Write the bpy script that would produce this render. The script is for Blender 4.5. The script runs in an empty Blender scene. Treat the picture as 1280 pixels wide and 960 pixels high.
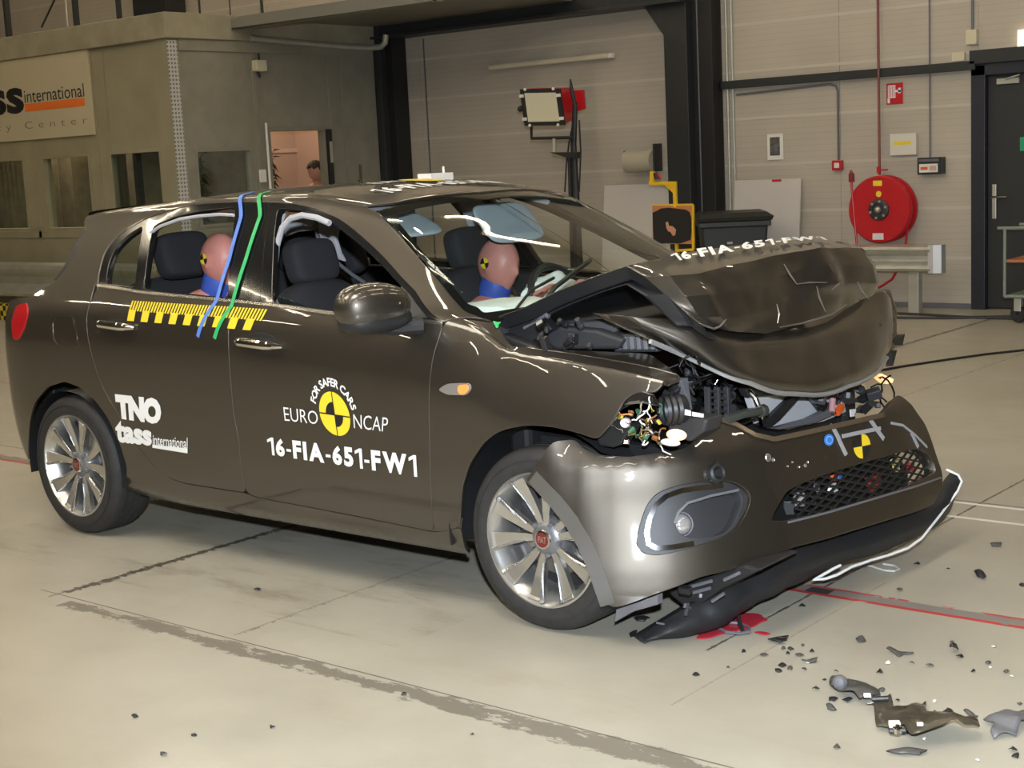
import bpy, bmesh, math, random
import numpy as np
from mathutils import Vector, Matrix, noise
from mathutils.geometry import delaunay_2d_cdt
random.seed(7)
sc = bpy.context.scene
COL = sc.collection

# ------------------------------------------------------------------ camera, world, light, exposure
CAM_POS = np.array([5.55187788, -4.52647029, 1.55202886])
YAW, PITCH, ROLL, FPX = 2.26192222, -0.151448952, -0.0480990660, 1832.65866
FW = np.array([math.cos(PITCH)*math.cos(YAW), math.cos(PITCH)*math.sin(YAW), math.sin(PITCH)])
_r = np.cross(FW, [0, 0, 1]); _r /= np.linalg.norm(_r); _u = np.cross(_r, FW)
RT = math.cos(ROLL)*_r + math.sin(ROLL)*_u
UP = -math.sin(ROLL)*_r + math.cos(ROLL)*_u
cd = bpy.data.cameras.new('camera'); cam = bpy.data.objects.new('camera', cd); COL.objects.link(cam)
cam.matrix_world = Matrix(((RT[0], UP[0], -FW[0], CAM_POS[0]), (RT[1], UP[1], -FW[1], CAM_POS[1]), (RT[2], UP[2], -FW[2], CAM_POS[2]), (0, 0, 0, 1)))
cd.sensor_fit = 'HORIZONTAL'; cd.sensor_width = 36; cd.lens = 36*FPX/1280; cd.clip_start = .05; cd.clip_end = 200
sc.camera = cam

world = bpy.data.worlds.new('world'); sc.world = world; world.use_nodes = True
world.node_tree.nodes['Background'].inputs[0].default_value = (.5, .45, .36, 1)
world.node_tree.nodes['Background'].inputs[1].default_value = .05
sc.view_settings.view_transform = 'Standard'; sc.view_settings.look = 'None'
sc.view_settings.exposure = 0.0; sc.view_settings.gamma = 1; sc.view_settings.use_curve_mapping = False
TUBE_POWER = 36.0          # emission strength of the hall's fluorescent tubes
TUBE_COL = (1, .86, .64, 1)

def lamp(name, kind, loc, energy, color=(1, 1, 1), size=.1, target=None, **kw):
    l = bpy.data.lights.new(name, kind); o = bpy.data.objects.new(name, l); COL.objects.link(o)
    o.location = loc; l.energy = energy; l.color = color
    if kind == 'AREA': l.size = size
    else: l.shadow_soft_size = size
    for k, v in kw.items(): setattr(l, k, v)
    if target is not None: o.rotation_euler = (Vector(target)-Vector(loc)).to_track_quat('-Z', 'Y').to_euler()
    return o
# added overhead fill: unseen area lights that brighten the floor and the car
lamp('overhead_fill_light', 'AREA', (3.2, -3.8, 6.2), 150, (1, .94, .84), 2.2, (3.2, -2.2, 0))
lamp('overhead_fill_light', 'AREA', (-1.0, -4.5, 6.2), 130, (1, .91, .76), 2.2, (1, -3.0, 0))
# the photographer's flash, beside the camera
lamp('camera_flash', 'SPOT', (5.66, -4.60, 1.86), 1700, (.80, .89, 1.0), .045, (3.0, -.5, .6), spot_size=math.radians(62), spot_blend=.6)

# ------------------------------------------------------------------ pixel -> world helpers
def ray(u, v): return FW + RT*(u-640)/FPX - UP*(v-480)/FPX
def P(u, v, **k):
    d = ray(u, v); (a, val), = k.items(); i = 'xyz'.index(a)
    return CAM_POS + d*((val-CAM_POS[i])/d[i])
def proj(X):
    d = np.asarray(X, float)-CAM_POS; z = d@FW
    return np.stack([640+FPX*(d@RT)/z, 480-FPX*(d@UP)/z], -1)

# ------------------------------------------------------------------ materials
MATS = {}
def mat(name, col, rough=.5, metal=0, coat=0, emit=None, es=0, spec=None, trans=0, alpha=None, noise_amt=0, noise_scale=20, bump=0, bump_scale=200, coat_rough=.03):
    m = bpy.data.materials.new(name); m.use_nodes = True; n = m.node_tree.nodes; b = n['Principled BSDF']; L = m.node_tree.links
    c = tuple(col)+(1,) if len(col) == 3 else tuple(col)
    b.inputs['Base Color'].default_value = c; b.inputs['Roughness'].default_value = rough; b.inputs['Metallic'].default_value = metal
    b.inputs['Coat IOR'].default_value = 1.7 if coat == 1.0 else 1.5; b.inputs['Coat Weight'].default_value = coat; b.inputs['Coat Roughness'].default_value = coat_rough
    if spec is not None: b.inputs['Specular IOR Level'].default_value = spec
    if trans: b.inputs['Transmission Weight'].default_value = trans
    if emit: b.inputs['Emission Color'].default_value = tuple(emit)+(1,); b.inputs['Emission Strength'].default_value = es
    if alpha is not None: b.inputs['Alpha'].default_value = alpha
    if noise_amt or bump:
        tc = n.new('ShaderNodeTexCoord')
    if noise_amt:
        t = n.new('ShaderNodeTexNoise'); t.inputs['Scale'].default_value = noise_scale; t.inputs['Detail'].default_value = 6
        L.new(tc.outputs['Object'], t.inputs['Vector'])
        r = n.new('ShaderNodeMapRange'); r.inputs[1].default_value = .3; r.inputs[2].default_value = .7
        r.inputs[3].default_value = 1-noise_amt; r.inputs[4].default_value = 1+noise_amt
        L.new(t.outputs['Fac'], r.inputs[0])
        mx = n.new('ShaderNodeMix'); mx.data_type = 'RGBA'; mx.blend_type = 'MULTIPLY'; mx.inputs[0].default_value = 1
        mx.inputs[6].default_value = c; L.new(r.outputs[0], mx.inputs[7]); L.new(mx.outputs[2], b.inputs['Base Color'])
    if bump:
        t = n.new('ShaderNodeTexNoise'); t.inputs['Scale'].default_value = bump_scale; t.inputs['Detail'].default_value = 3
        L.new(tc.outputs['Object'], t.inputs['Vector'])
        bp = n.new('ShaderNodeBump'); bp.inputs['Strength'].default_value = bump; bp.inputs['Distance'].default_value = .002
        L.new(t.outputs['Fac'], bp.inputs['Height']); L.new(bp.outputs[0], b.inputs['Normal'])
    MATS[name] = m; return m

PAINT = mat('bronze_grey_metallic_paint', (.083, .072, .058), .44, .86, 1.0)
PAINTF = mat('bumper_paint', (.22, .21, .20), .36, .8, .8)
BLACKG = mat('gloss_black_trim', (.008, .008, .008), .12, 0, .5)
BLACK = mat('black_plastic', (.016, .016, .017), .45, bump=.25, bump_scale=300)
DGREY = mat('dark_grey_plastic', (.032, .032, .034), .5)
MGREY = mat('mid_grey_plastic', (.13, .13, .14), .45)
RUBBER = mat('tyre_rubber', (.022, .021, .02), .7, noise_amt=.2, noise_scale=30)
ALLOY = mat('silver_alloy', (.62, .61, .58), .28, .9, .4)
ALLOYD = mat('grey_alloy_pockets', (.22, .22, .23), .4, .6)
CHROME = mat('chrome', (.75, .74, .72), .08, 1)
SEAT = mat('dark_seat_fabric', (.02, .02, .023), .85, bump=.5, bump_scale=500)
LTRIM = mat('light_grey_trim', (.42, .42, .44), .7)
LINER = mat('pale_headliner', (.42, .47, .49), .9)
DASH = mat('dashboard_plastic', (.03, .03, .033), .55)
WHITE = mat('white_decal', (.82, .82, .80), .5)
YELLOW = mat('yellow_decal', (.85, .62, .03), .5)
BLACKD = mat('black_decal', (.012, .012, .012), .5)
BLUET = mat('blue_tape', (.10, .22, .62), .5)
GREENT = mat('green_tape', (.04, .42, .13), .5)
GREYT = mat('grey_tape', (.33, .33, .34), .5)
BLUED = mat('blue_sticker', (.04, .22, .65), .4)
RED = mat('red_enamel', (.50, .012, .018), .35)
REDL = mat('red_lens', (.45, .01, .015), .12, 0, .6)
ORANGE = mat('orange_plastic', (.75, .12, .02), .4)
AMBER = mat('lit_amber_lamp', (.8, .22, .05), .3, emit=(1, .22, .05), es=.75)
LENS = mat('clear_lamp_lens', (.26, .235, .21), .12, .3)
BULB = mat('lit_lamp', (1, .8, .6), .3, emit=(1, .48, .18), es=1.3)
SKIN = mat('dummy_skin', (.62, .25, .20), .45, noise_amt=.12, noise_scale=9)
DBLUE = mat('dummy_blue_neck', (.04, .09, .42), .55)
HSKIN = mat('person_skin', (.45, .22, .14), .55)
HAIR = mat('dark_hair', (.018, .012, .009), .6, bump=.8, bump_scale=120)
SHIRT = mat('pale_shirt', (.55, .45, .42), .85)
TROUS = mat('dark_trousers', (.03, .035, .06), .85)
FOIL = mat('radiator_fins', (.66, .66, .68), .35, .25, bump=1.0, bump_scale=160)
COPPER = mat('copper_wire', (.55, .24, .10), .35, .7)
STEELD = mat('dark_painted_steel', (.022, .024, .024), .45)
STEELM = mat('grey_painted_steel', (.19, .185, .155), .5)
GALV = mat('galvanised_steel', (.50, .49, .42), .42, .55, noise_amt=.1, noise_scale=6)
BAGW = mat('white_airbag_cloth', (.72, .76, .72), .9)
PLANT = mat('plant_leaves', (.03, .06, .02), .6)
WOOD = mat('wood', (.35, .2, .1), .6)
YSTEEL = mat('yellow_painted_steel', (.80, .50, .02), .4)
CREAMP = mat('cream_plastic', (.62, .56, .40), .5)
WPANEL = mat('white_board', (.58, .54, .49), .5)
PAPER = mat('white_paper', (.75, .72, .66), .8)
SHARD = mat('grey_plastic_shard', (.07, .066, .06), .45)

def glass_mat(name, tint=(.93, .97, .96), fac_min=0.04, fac_max=.9):
    m = bpy.data.materials.new(name); m.use_nodes = True; n = m.node_tree.nodes; L = m.node_tree.links
    n.remove(n['Principled BSDF']); out = n['Material Output']
    t = n.new('ShaderNodeBsdfTransparent'); t.inputs[0].default_value = tuple(tint)+(1,)
    g = n.new('ShaderNodeBsdfGlossy'); g.inputs['Roughness'].default_value = .01; g.inputs[0].default_value = (1, 1, 1, 1)
    ge = n.new('ShaderNodeNewGeometry'); dt = n.new('ShaderNodeVectorMath'); dt.operation = 'DOT_PRODUCT'; L.new(ge.outputs['Normal'], dt.inputs[0]); L.new(ge.outputs['Incoming'], dt.inputs[1])
    def mth(op, x, y):
        q = n.new('ShaderNodeMath'); q.operation = op
        for i, w in enumerate((x, y)):
            if w is None: continue
            if isinstance(w, (int, float)): q.inputs[i].default_value = w
            else: L.new(w, q.inputs[i])
        return q
    f = mth('ADD', mth('MULTIPLY', mth('POWER', mth('SUBTRACT', 1.0, mth('ABSOLUTE', dt.outputs['Value'], None).outputs[0]).outputs[0], 5.0).outputs[0], .9).outputs[0], .06)
    mx = n.new('ShaderNodeMixShader'); L.new(f.outputs[0], mx.inputs[0]); L.new(t.outputs[0], mx.inputs[1]); L.new(g.outputs[0], mx.inputs[2])
    L.new(mx.outputs[0], out.inputs[0]); MATS[name] = m; return m
GLASS = glass_mat('window_glass', (.88, .94, .92))
GLASSG = glass_mat('green_glass', (.35, .58, .50))

# ------------------------------------------------------------------ object helpers
def tag(o, label=None, cat=None, group=None, kind=None):
    if label: o['label'] = label
    if cat: o['category'] = cat
    if group: o['group'] = group
    if kind: o['kind'] = kind
    return o
def thing(name, label, cat, loc=(0, 0, 0), group=None):
    o = bpy.data.objects.new(name, None); COL.objects.link(o); o.location = loc; o.empty_display_size = .1
    return tag(o, label, cat, group)
def world_loc(o):
    v = Vector((0, 0, 0))
    while o is not None: v += o.location; o = o.parent
    return v
def link(name, me, m, parent=None, org=None):
    """a mesh authored in world coordinates becomes one object whose origin sits at its own centre"""
    o = bpy.data.objects.new(name, me); COL.objects.link(o)
    if len(me.vertices):
        if org is None:
            co = np.empty(len(me.vertices)*3); me.vertices.foreach_get('co', co); co = co.reshape(-1, 3)
            org = (co.min(0)+co.max(0))/2; org[2] = co[:, 2].min()
        me.transform(Matrix.Translation(-Vector(org)))
        o.location = Vector(org)
    if parent is not None:
        o.parent = parent; o.location = Vector(org)-world_loc(parent)
    if m is not None:
        me.materials.clear()
        for k in (m if isinstance(m, (list, tuple)) else [m]): me.materials.append(k)
    return o
class MB:
    def __init__(s): s.v = []; s.f = []; s.mi = []; s.cur = 0
    def add(s, vs, fs):
        b = len(s.v); s.v += [tuple(map(float, x)) for x in vs]; s.f += [tuple(i+b for i in f) for f in fs]; s.mi += [s.cur]*len(fs); return s
    def box(s, c, d, R=None):
        c = np.array(c, float); d = np.array(d, float)/2
        pts = np.array([(x, y, z) for x in (-1, 1) for y in (-1, 1) for z in (-1, 1)])*d
        if R is not None: pts = pts@np.array(R).T
        return s.add(pts+c, [(0, 1, 3, 2), (4, 6, 7, 5), (0, 4, 5, 1), (2, 3, 7, 6), (0, 2, 6, 4), (1, 5, 7, 3)])
    def box2(s, a, b): a = np.array(a, float); b = np.array(b, float); return s.box((a+b)/2, abs(b-a))
    def tube(s, pts, r, n=8, cap=True):
        pts = [Vector(p) for p in pts]; N = len(pts); rr = r if hasattr(r, '__len__') else [r]*N
        t0 = (pts[1]-pts[0]).normalized(); a = t0.orthogonal().normalized(); vs = []
        for i, p in enumerate(pts):
            t = (pts[min(i+1, N-1)]-pts[max(i-1, 0)])
            t = t.normalized() if t.length > 1e-9 else t0
            a = (a-t*a.dot(t)); a = a.normalized() if a.length > 1e-6 else t.orthogonal().normalized(); b = t.cross(a)
            vs += [p+(a*math.cos(2*math.pi*k/n)+b*math.sin(2*math.pi*k/n))*rr[i] for k in range(n)]
        fs = [(i*n+k, i*n+(k+1) % n, (i+1)*n+(k+1) % n, (i+1)*n+k) for i in range(N-1) for k in range(n)]
        if cap: fs += [tuple(range(n-1, -1, -1)), tuple((N-1)*n+k for k in range(n))]
        return s.add(vs, fs)
    def lathe(s, prof, c, axis, n=32, close=False):
        """prof: list of (radius, height along axis)"""
        ax = Vector(axis).normalized(); a = ax.orthogonal().normalized(); b = ax.cross(a); c = Vector(c); vs = []
        for r, h in prof: vs += [c+ax*h+(a*math.cos(2*math.pi*k/n)+b*math.sin(2*math.pi*k/n))*r for k in range(n)]
        M = len(prof); fs = [(i*n+k, i*n+(k+1) % n, ((i+1) % M)*n+(k+1) % n, ((i+1) % M)*n+k) for i in range(M if close else M-1) for k in range(n)]
        return s.add(vs, fs)
    def prism(s, poly, d):
        """poly: 3D polygon; d: extrusion vector"""
        n = len(poly); q = [np.array(p, float) for p in poly]; d = np.array(d, float)
        return s.add(q+[p+d for p in q], [tuple(range(n-1, -1, -1)), tuple(range(n, 2*n))]+[(i, (i+1) % n, n+(i+1) % n, n+i) for i in range(n)])
    def ball(s, c, r, n=12, m=8):
        r = np.array(r if hasattr(r, '__len__') else (r, r, r), float); vs = []
        for i in range(m+1):
            for k in range(n):
                t = math.pi*i/m; p = 2*math.pi*k/n
                vs.append(np.array(c)+r*np.array((math.sin(t)*math.cos(p), math.sin(t)*math.sin(p), math.cos(t))))
        return s.add(vs, [(i*n+k, (i+1)*n+k, (i+1)*n+(k+1) % n, i*n+(k+1) % n) for i in range(m) for k in range(n)])
    def build(s, name, m, parent=None, bevel=0, smooth=False, segs=2, org=None, subsurf=0, angle=35):
        me = bpy.data.meshes.new(name); me.from_pydata(s.v, [], s.f); me.validate(); me.update()
        bm = bmesh.new(); bm.from_mesh(me); bmesh.ops.remove_doubles(bm, verts=bm.verts, dist=1e-6); bmesh.ops.recalc_face_normals(bm, faces=bm.faces); bm.to_mesh(me); bm.free()
        mi = list(s.mi)
        o = link(name, me, m, parent, org)
        if isinstance(m, (list, tuple)) and len(mi) == len(me.polygons): me.polygons.foreach_set('material_index', mi)
        if smooth:
            me.polygons.foreach_set('use_smooth', [True]*len(me.polygons)); me.set_sharp_from_angle(angle=math.radians(angle))
        if bevel:
            b = o.modifiers.new('b', 'BEVEL'); b.width = bevel; b.segments = segs; b.limit_method = 'ANGLE'; b.angle_limit = math.radians(40)
        if subsurf:
            b = o.modifiers.new('s', 'SUBSURF'); b.levels = b.render_levels = subsurf
            me.polygons.foreach_set('use_smooth', [True]*len(me.polygons))
        return o
def struct(o): o['kind'] = 'structure'; return o
def dup_tree(o, off, parent=None):
    c = o.copy(); COL.objects.link(c)
    if parent is None: c.location = o.location+Vector(off)
    else: c.parent = parent
    for ch in list(o.children): dup_tree(ch, off, c)
    return c
def text_mesh(body, bold=0.0, spacing=1.0, res=3):
    """flat outline letters -> (n,2) points scaled so that the letters fill width 1 and height 1, triangles, aspect"""
    c = bpy.data.curves.new('lettering', 'FONT'); c.body = body; c.offset = bold; c.resolution_u = res; c.space_character = spacing
    o = bpy.data.objects.new('lettering', c); COL.objects.link(o); dg = bpy.context.evaluated_depsgraph_get()
    me = bpy.data.meshes.new_from_object(o.evaluated_get(dg)); bpy.data.objects.remove(o); bpy.data.curves.remove(c)
    v = np.array([x.co[:2] for x in me.vertices]); f = [tuple(p.vertices) for p in me.polygons]; bpy.data.meshes.remove(me)
    lo = v.min(0); hi = v.max(0)
    return (v-lo)/(hi-lo), f, (hi-lo)[0]/(hi-lo)[1]
GL1 = [(.30, 0), (.46, 0), (.46, 1), (.32, 1), (.06, .86), (.06, .70), (.30, .82)]
def number_mesh(body, bold=.05, narrow=.86):
    V = []; F = []; x = 0
    for ch in body:
        k = len(V)
        if ch == '1': V += [(x+p[0]-.06, p[1]) for p in GL1]; F += [(k, k+1, k+6), (k+1, k+2, k+6), (k+2, k+3, k+6), (k+3, k+4, k+6), (k+4, k+5, k+6)]; x += .40
        elif ch == '-': V += [(x, .34), (x+.28, .34), (x+.28, .49), (x, .49)]; F.append((k, k+1, k+2, k+3)); x += .28
        else:
            v, f, a = text_mesh(ch, bold); a *= narrow; V += [(x+p[0]*a, p[1]) for p in v]; F += [tuple(i+k for i in q) for q in f]; x += a
        x += .11
    x -= .11; return np.array([(p[0]/x, p[1]) for p in V]), F, x
def flat_text(mb, body, o, ex, ey, bold=0.0, spacing=1.0, off=None):
    v, f, a = text_mesh(body, bold, spacing); o = np.array(o, float); ex = np.array(ex, float); ey = np.array(ey, float)
    return mb.add([o+ex*p[0]+ey*p[1] for p in v], f)

# ------------------------------------------------------------------ floor material
def floor_material():
    m = bpy.data.materials.new('cream_epoxy_floor'); m.use_nodes = True; n = m.node_tree.nodes; L = m.node_tree.links; b = n['Principled BSDF']
    tc = n.new('ShaderNodeTexCoord'); sp = n.new('ShaderNodeSeparateXYZ'); L.new(tc.outputs['Object'], sp.inputs[0]); X, Y = sp.outputs[0], sp.outputs[1]
    def M(op, a, bb=None, c=None):
        q = n.new('ShaderNodeMath'); q.operation = op
        for i, w in enumerate((a, bb, c)):
            if w is None: continue
            if isinstance(w, (int, float)): q.inputs[i].default_value = w
            else: L.new(w, q.inputs[i])
        return q.outputs[0]
    def N(scale, detail=5, rough=.55, sx=1, sy=1, ofs=0):
        mp = n.new('ShaderNodeMapping'); mp.inputs['Scale'].default_value = (sx, sy, 1); mp.inputs['Location'].default_value = (ofs, ofs, 0); L.new(tc.outputs['Object'], mp.inputs[0])
        t = n.new('ShaderNodeTexNoise'); t.inputs['Scale'].default_value = scale; t.inputs['Detail'].default_value = detail; t.inputs['Roughness'].default_value = rough
        L.new(mp.outputs[0], t.inputs['Vector']); return t.outputs['Fac']
    def step(v, lo, hi):
        r = n.new('ShaderNodeMapRange'); r.interpolation_type = 'SMOOTHSTEP'; r.inputs[1].default_value = lo; r.inputs[2].default_value = hi; L.new(v, r.inputs[0]); return r.outputs[0]
    def band(v, c, w, soft=.004):   # 1 inside |v-c|<w
        d = M('ABSOLUTE', M('SUBTRACT', v, c)); return M('SUBTRACT', 1, step(d, w-soft, w+soft))
    def between(v, lo, hi): return M('MULTIPLY', M('GREATER_THAN', v, lo), M('LESS_THAN', v, hi))
    col = None
    base = n.new('ShaderNodeValToRGB'); L.new(N(1.3, 8, .6), base.inputs[0])
    e = base.color_ramp.elements; e[0].position = .3; e[0].color = (.355, .328, .262, 1); e[1].position = .7; e[1].color = (.445, .418, .342, 1)
    state = [base.outputs[0]]
    def over(mask, c):
        mx = n.new('ShaderNodeMix'); mx.data_type = 'RGBA'; L.new(mask, mx.inputs[0]); L.new(state[0], mx.inputs[6]); mx.inputs[7].default_value = tuple(c)+(1,); state[0] = mx.outputs[2]
    # scuffs: rubbed brown-grey streaks
    over(M('MULTIPLY', step(N(1.3, 7, .68, 1, 2.2, 4), .54, .74), .34), (.33, .27, .18))
    over(M('MULTIPLY', step(N(6, 8, .7, 1, 1, 9), .62, .8), .35), (.36, .31, .22))
    # peeled strip along the joint in front of the car
    wob = N(17, 8, .8, .7, 1.6, 2); wob2 = N(3.2, 3, .5, 1, 1, 7)
    edge = M('ADD', M('MULTIPLY', M('SUBTRACT', wob, .5), .16), M('MULTIPLY', M('SUBTRACT', wob2, .52), .12))
    d = M('SUBTRACT', M('ABSOLUTE', M('ADD', M('SUBTRACT', Y, -1.535), 0)), edge)
    peel = M('MULTIPLY', M('MULTIPLY', M('LESS_THAN', d, .038), M('GREATER_THAN', N(9, 8, .75, .5, 1.3, 11), .43)), between(X, 0.86, 9))
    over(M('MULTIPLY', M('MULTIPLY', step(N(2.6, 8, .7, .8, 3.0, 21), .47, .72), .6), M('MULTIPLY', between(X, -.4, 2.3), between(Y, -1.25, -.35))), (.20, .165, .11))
    over(M('MULTIPLY', peel, .85), (.165, .145, .115))
    over(M('MULTIPLY', band(Y, -1.478, .003, .002), between(X, .62, 9)), (.12, .10, .08))
    over(M('MULTIPLY', band(Y, -1.30, .0015, .002), M('MULTIPLY', between(X, 2.2, 9), .0)), (.2, .2, .2))
    def joint(x0, w, y0, y1, c, rag):
        dd = M('SUBTRACT', M('ABSOLUTE', M('SUBTRACT', X, x0)), M('MULTIPLY', M('SUBTRACT', wob, .5), rag))
        over(M('MULTIPLY', M('LESS_THAN', dd, w), between(Y, y0, y1)), c)
    joint(.745, .018, -1.45, 8, (.09, .08, .065), .20)
    joint(.735, .004, -1.52, 8, (.07, .06, .05), 0)
    joint(1.735, .0, -1.45, 8, (.14, .12, .10), .075)
    joint(1.725, .003, -1.45, 8, (.20, .175, .14), 0)
    joint(3.17, .005, -.75, 3, (.10, .09, .08), .035)
    joint(3.33, .003, -1.2, .2, (.30, .26, .2), .02)
    # guide rail channel on the car's centre line with red painted edges
    over(band(Y, -.008, .036, .003), (.23, .21, .19))
    over(M('MULTIPLY', band(Y, -.046, .012, .003), M('GREATER_THAN', N(5, 4, .6), .38)), (.52, .04, .04))
    over(M('MULTIPLY', band(Y, .034, .008, .003), M('GREATER_THAN', N(5, 4, .6, 1, 1, 3), .5)), (.50, .05, .05))
    over(M('MULTIPLY', band(Y, -.008, .03, .004), between(X, 3.13, 3.22)), (.05, .05, .05))
    over(M('MULTIPLY', band(Y, .21, .006, .003), M('LESS_THAN', X, 1)), (.12, .08, .06))
    over(M('MULTIPLY', band(Y, 1.78, .008, .003), M('LESS_THAN', X, 1)), (.5, .05, .04))
    over(M('MULTIPLY', band(Y, 1.44, .014, .003), M('GREATER_THAN', X, 1.5)), (.78, .76, .72))
    over(M('MULTIPLY', band(Y, 1.20, .014, .003), M('GREATER_THAN', X, 1.5)), (.78, .76, .72))
    over(M('MULTIPLY', band(Y, 1.475, .008, .003), M('GREATER_THAN', X, 1.5)), (.2, .18, .14))
    L.new(state[0], b.inputs['Base Color'])
    rr = n.new('ShaderNodeMapRange'); rr.inputs[3].default_value = .28; rr.inputs[4].default_value = .5; L.new(N(3, 4), rr.inputs[0]); L.new(rr.outputs[0], b.inputs['Roughness'])
    return m
FLOOR = floor_material()
def panel_wall_material():
    m = mat('beige_sandwich_panels', (.45, .40, .325), .55, noise_amt=.06, noise_scale=1.5)
    n = m.node_tree.nodes; L = m.node_tree.links; b = n['Principled BSDF']; src = b.inputs['Base Color'].links[0].from_socket
    tc = n.new('ShaderNodeTexCoord'); sp = n.new('ShaderNodeSeparateXYZ'); L.new(tc.outputs['Object'], sp.inputs[0])
    w = n.new('ShaderNodeMath'); w.operation = 'MULTIPLY'; w.inputs[1].default_value = 1/.0575; L.new(sp.outputs[2], w.inputs[0])
    fr = n.new('ShaderNodeMath'); fr.operation = 'FRACT'; L.new(w.outputs[0], fr.inputs[0])
    lt = n.new('ShaderNodeMath'); lt.operation = 'LESS_THAN'; lt.inputs[1].default_value = .2; L.new(fr.outputs[0], lt.inputs[0])
    mx = n.new('ShaderNodeMix'); mx.data_type = 'RGBA'; mx.blend_type = 'MULTIPLY'; L.new(src, mx.inputs[6]); mx.inputs[7].default_value = (.94, .935, .93, 1); L.new(lt.outputs[0], mx.inputs[0])
    L.new(mx.outputs[2], b.inputs['Base Color']); return m
PANELW = panel_wall_material()
CABIN = mat('olive_grey_cabin_wall', (.29, .262, .17), .65, noise_amt=.08, noise_scale=3)
CABINS = mat('grey_cabin_side', (.235, .22, .17), .65, noise_amt=.10, noise_scale=5)
SLABM = mat('concrete_slab', (.30, .27, .19), .8, noise_amt=.15, noise_scale=4)
DARKW = mat('dark_hall_wall', (.10, .09, .075), .7)
CEIL = mat('hall_ceiling', (.10, .095, .085), .7)
INNER = mat('pink_room_wall', (.50, .36, .28), .8)
BLIND = mat('brown_vertical_blinds', (.17, .13, .085), .8, noise_amt=.2, noise_scale=8)

# ================================================================== THE HALL
O0 = (0, 0, 0); YW = 8.5
def boxes(name, m, lst, parent=None, bevel=0, org=None):
    b = MB()
    for a, c in lst: b.box2(a, c)
    return b.build(name, m, parent, bevel, org=org)
struct(boxes('floor', FLOOR, [((-18, -14, -.2), (14, YW+.2, 0))], org=O0))
struct(boxes('ceiling', CEIL, [((-18, -14, 7.2), (14, YW+.2, 7.4))]))
struct(boxes('wall_front', DARKW, [((-18, -14.2, 0), (14, -14, 7.2))]))
struct(boxes('wall_left', DARKW, [((-18.2, -14, 0), (-18, YW, 7.2))]))
struct(boxes('wall_right', DARKW, [((14, -14, 0), (14.2, YW, 7.2))]))
# back wall of sandwich panels with a door opening at x .31..1.36
DX0, DX1, DZ = .36, 1.40, 2.17
wb = MB()
def panel_rows(x0, x1, z0, z1):
    zs = [z0]+[z for z in np.arange(.01, 7.2, .46) if z0+.02 < z < z1-.02]+[z1]
    for a, b in zip(zs[:-1], zs[1:]):
        wb.prism([(x0, YW, a), (x0, YW+.012, a), (x0, YW+.15, a), (x0, YW+.15, b), (x0, YW+.012, b), (x0, YW, b-.012), (x0, YW, a+.012)], (x1-x0, 0, 0))
for x0, x1 in ((-18, -9.0), (-9.0, -6.4), (-6.4, -1.0), (-1.0, DX0)): panel_rows(x0+.002, x1-.002, 0, 7.2)
panel_rows(DX0, DX1, DZ+.02, 7.2); panel_rows(DX1, 14, 0, 7.2)
struct(wb.build('wall_back', PANELW, org=O0))
SEAMM = mat('pale_panel_joint', (.52, .47, .385), .55)
sb = MB()
for z in np.arange(.01+.46, 7.2, .46):
    for x0, x1 in ((-18, DX0),) if z < DZ else ((-18, 14),): sb.box2((x0, YW-.004, z-.016), (x1, YW+.004, z+.012))
struct(sb.build('trim_1', SEAMM))
vb = MB(); vb.box2((-6.33, YW-.004, 0), (-6.31, YW+.002, 3.0)); vb.box2((-1.40, YW-.003, 0), (-1.395, YW+.002, .6))
struct(vb.build('trim_2', MGREY))
struct(boxes('baseboard_back', MGREY, [((-18, YW-.02, 0), (DX0-.04, YW, .05))]))
# the dark door on the right
dr = MB(); dr.box2((DX0+.07, YW+.03, .01), (DX1-.03, YW+.09, DZ-.08)); door = struct(dr.build('door_1', STEELD, bevel=.006))
fr = MB(); fr.box2((DX0-.06, YW-.035, 0), (DX0+.07, YW+.1, DZ+.02)); fr.box2((DX1-.03, YW-.035, 0), (DX1+.08, YW+.1, DZ+.02)); fr.box2((DX0-.06, YW-.035, DZ-.075), (DX1+.08, YW+.1, DZ+.05))
fr.build('door_frame', mat('blue_black_frame', (.016, .018, .028), .45), door, .005)
dp = MB(); dp.box2((.475, YW+.012, .82), (.515, YW+.03, 1.13)); q = dp.build('handle_plate', GALV, door, .006)
dh = MB(); dh.tube([(.495, YW+.03, 1.02), (.495, YW-.035, 1.02), (.52, YW-.04, 1.02), (.63, YW-.04, 1.02)], .010); dh.build('door_handle', CHROME, door, smooth=True)
# door closer + exit mark
dc = MB(); dc.box2((.52, YW-.0, 2.01), (.72, YW+.03, 2.06)); dc.tube([(.60, YW-.01, 2.05), (.74, YW-.03, 2.08)], .008); tag(dc.build('door_closer', GALV, bevel=.004), 'metal door closer box at the top of the dark door', 'door closer')
es = MB(); p0 = P(1279, 180, y=YW+.02); es.box2((p0[0]-.03, YW+.022, p0[2]-.06), (p0[0]+.12, YW+.03, p0[2]+.06)); tag(es.build('exit_sticker', mat('green_sign', (.02, .32, .16), .5)), 'small green exit sticker on the dark door', 'sign')
# cable rail along the wall, rising over the door
rail = MB(); rail.prism([(-2.27, YW-.07, 2.15), (-2.27, YW-.033, 2.15), (-2.27, YW-.033, 2.23), (-2.27, YW-.07, 2.23)], (2.62, 0, 0)); rail.prism([(.30, YW-.07, 2.2), (.30, YW-.002, 2.2), (.30, YW-.002, 2.32), (.30, YW-.07, 2.32)], (3.5, 0, 0))
tag(rail.build('cable_tray', STEELD, bevel=.004), 'long black cable tray running along the wall to above the door', 'cable tray')

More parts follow.
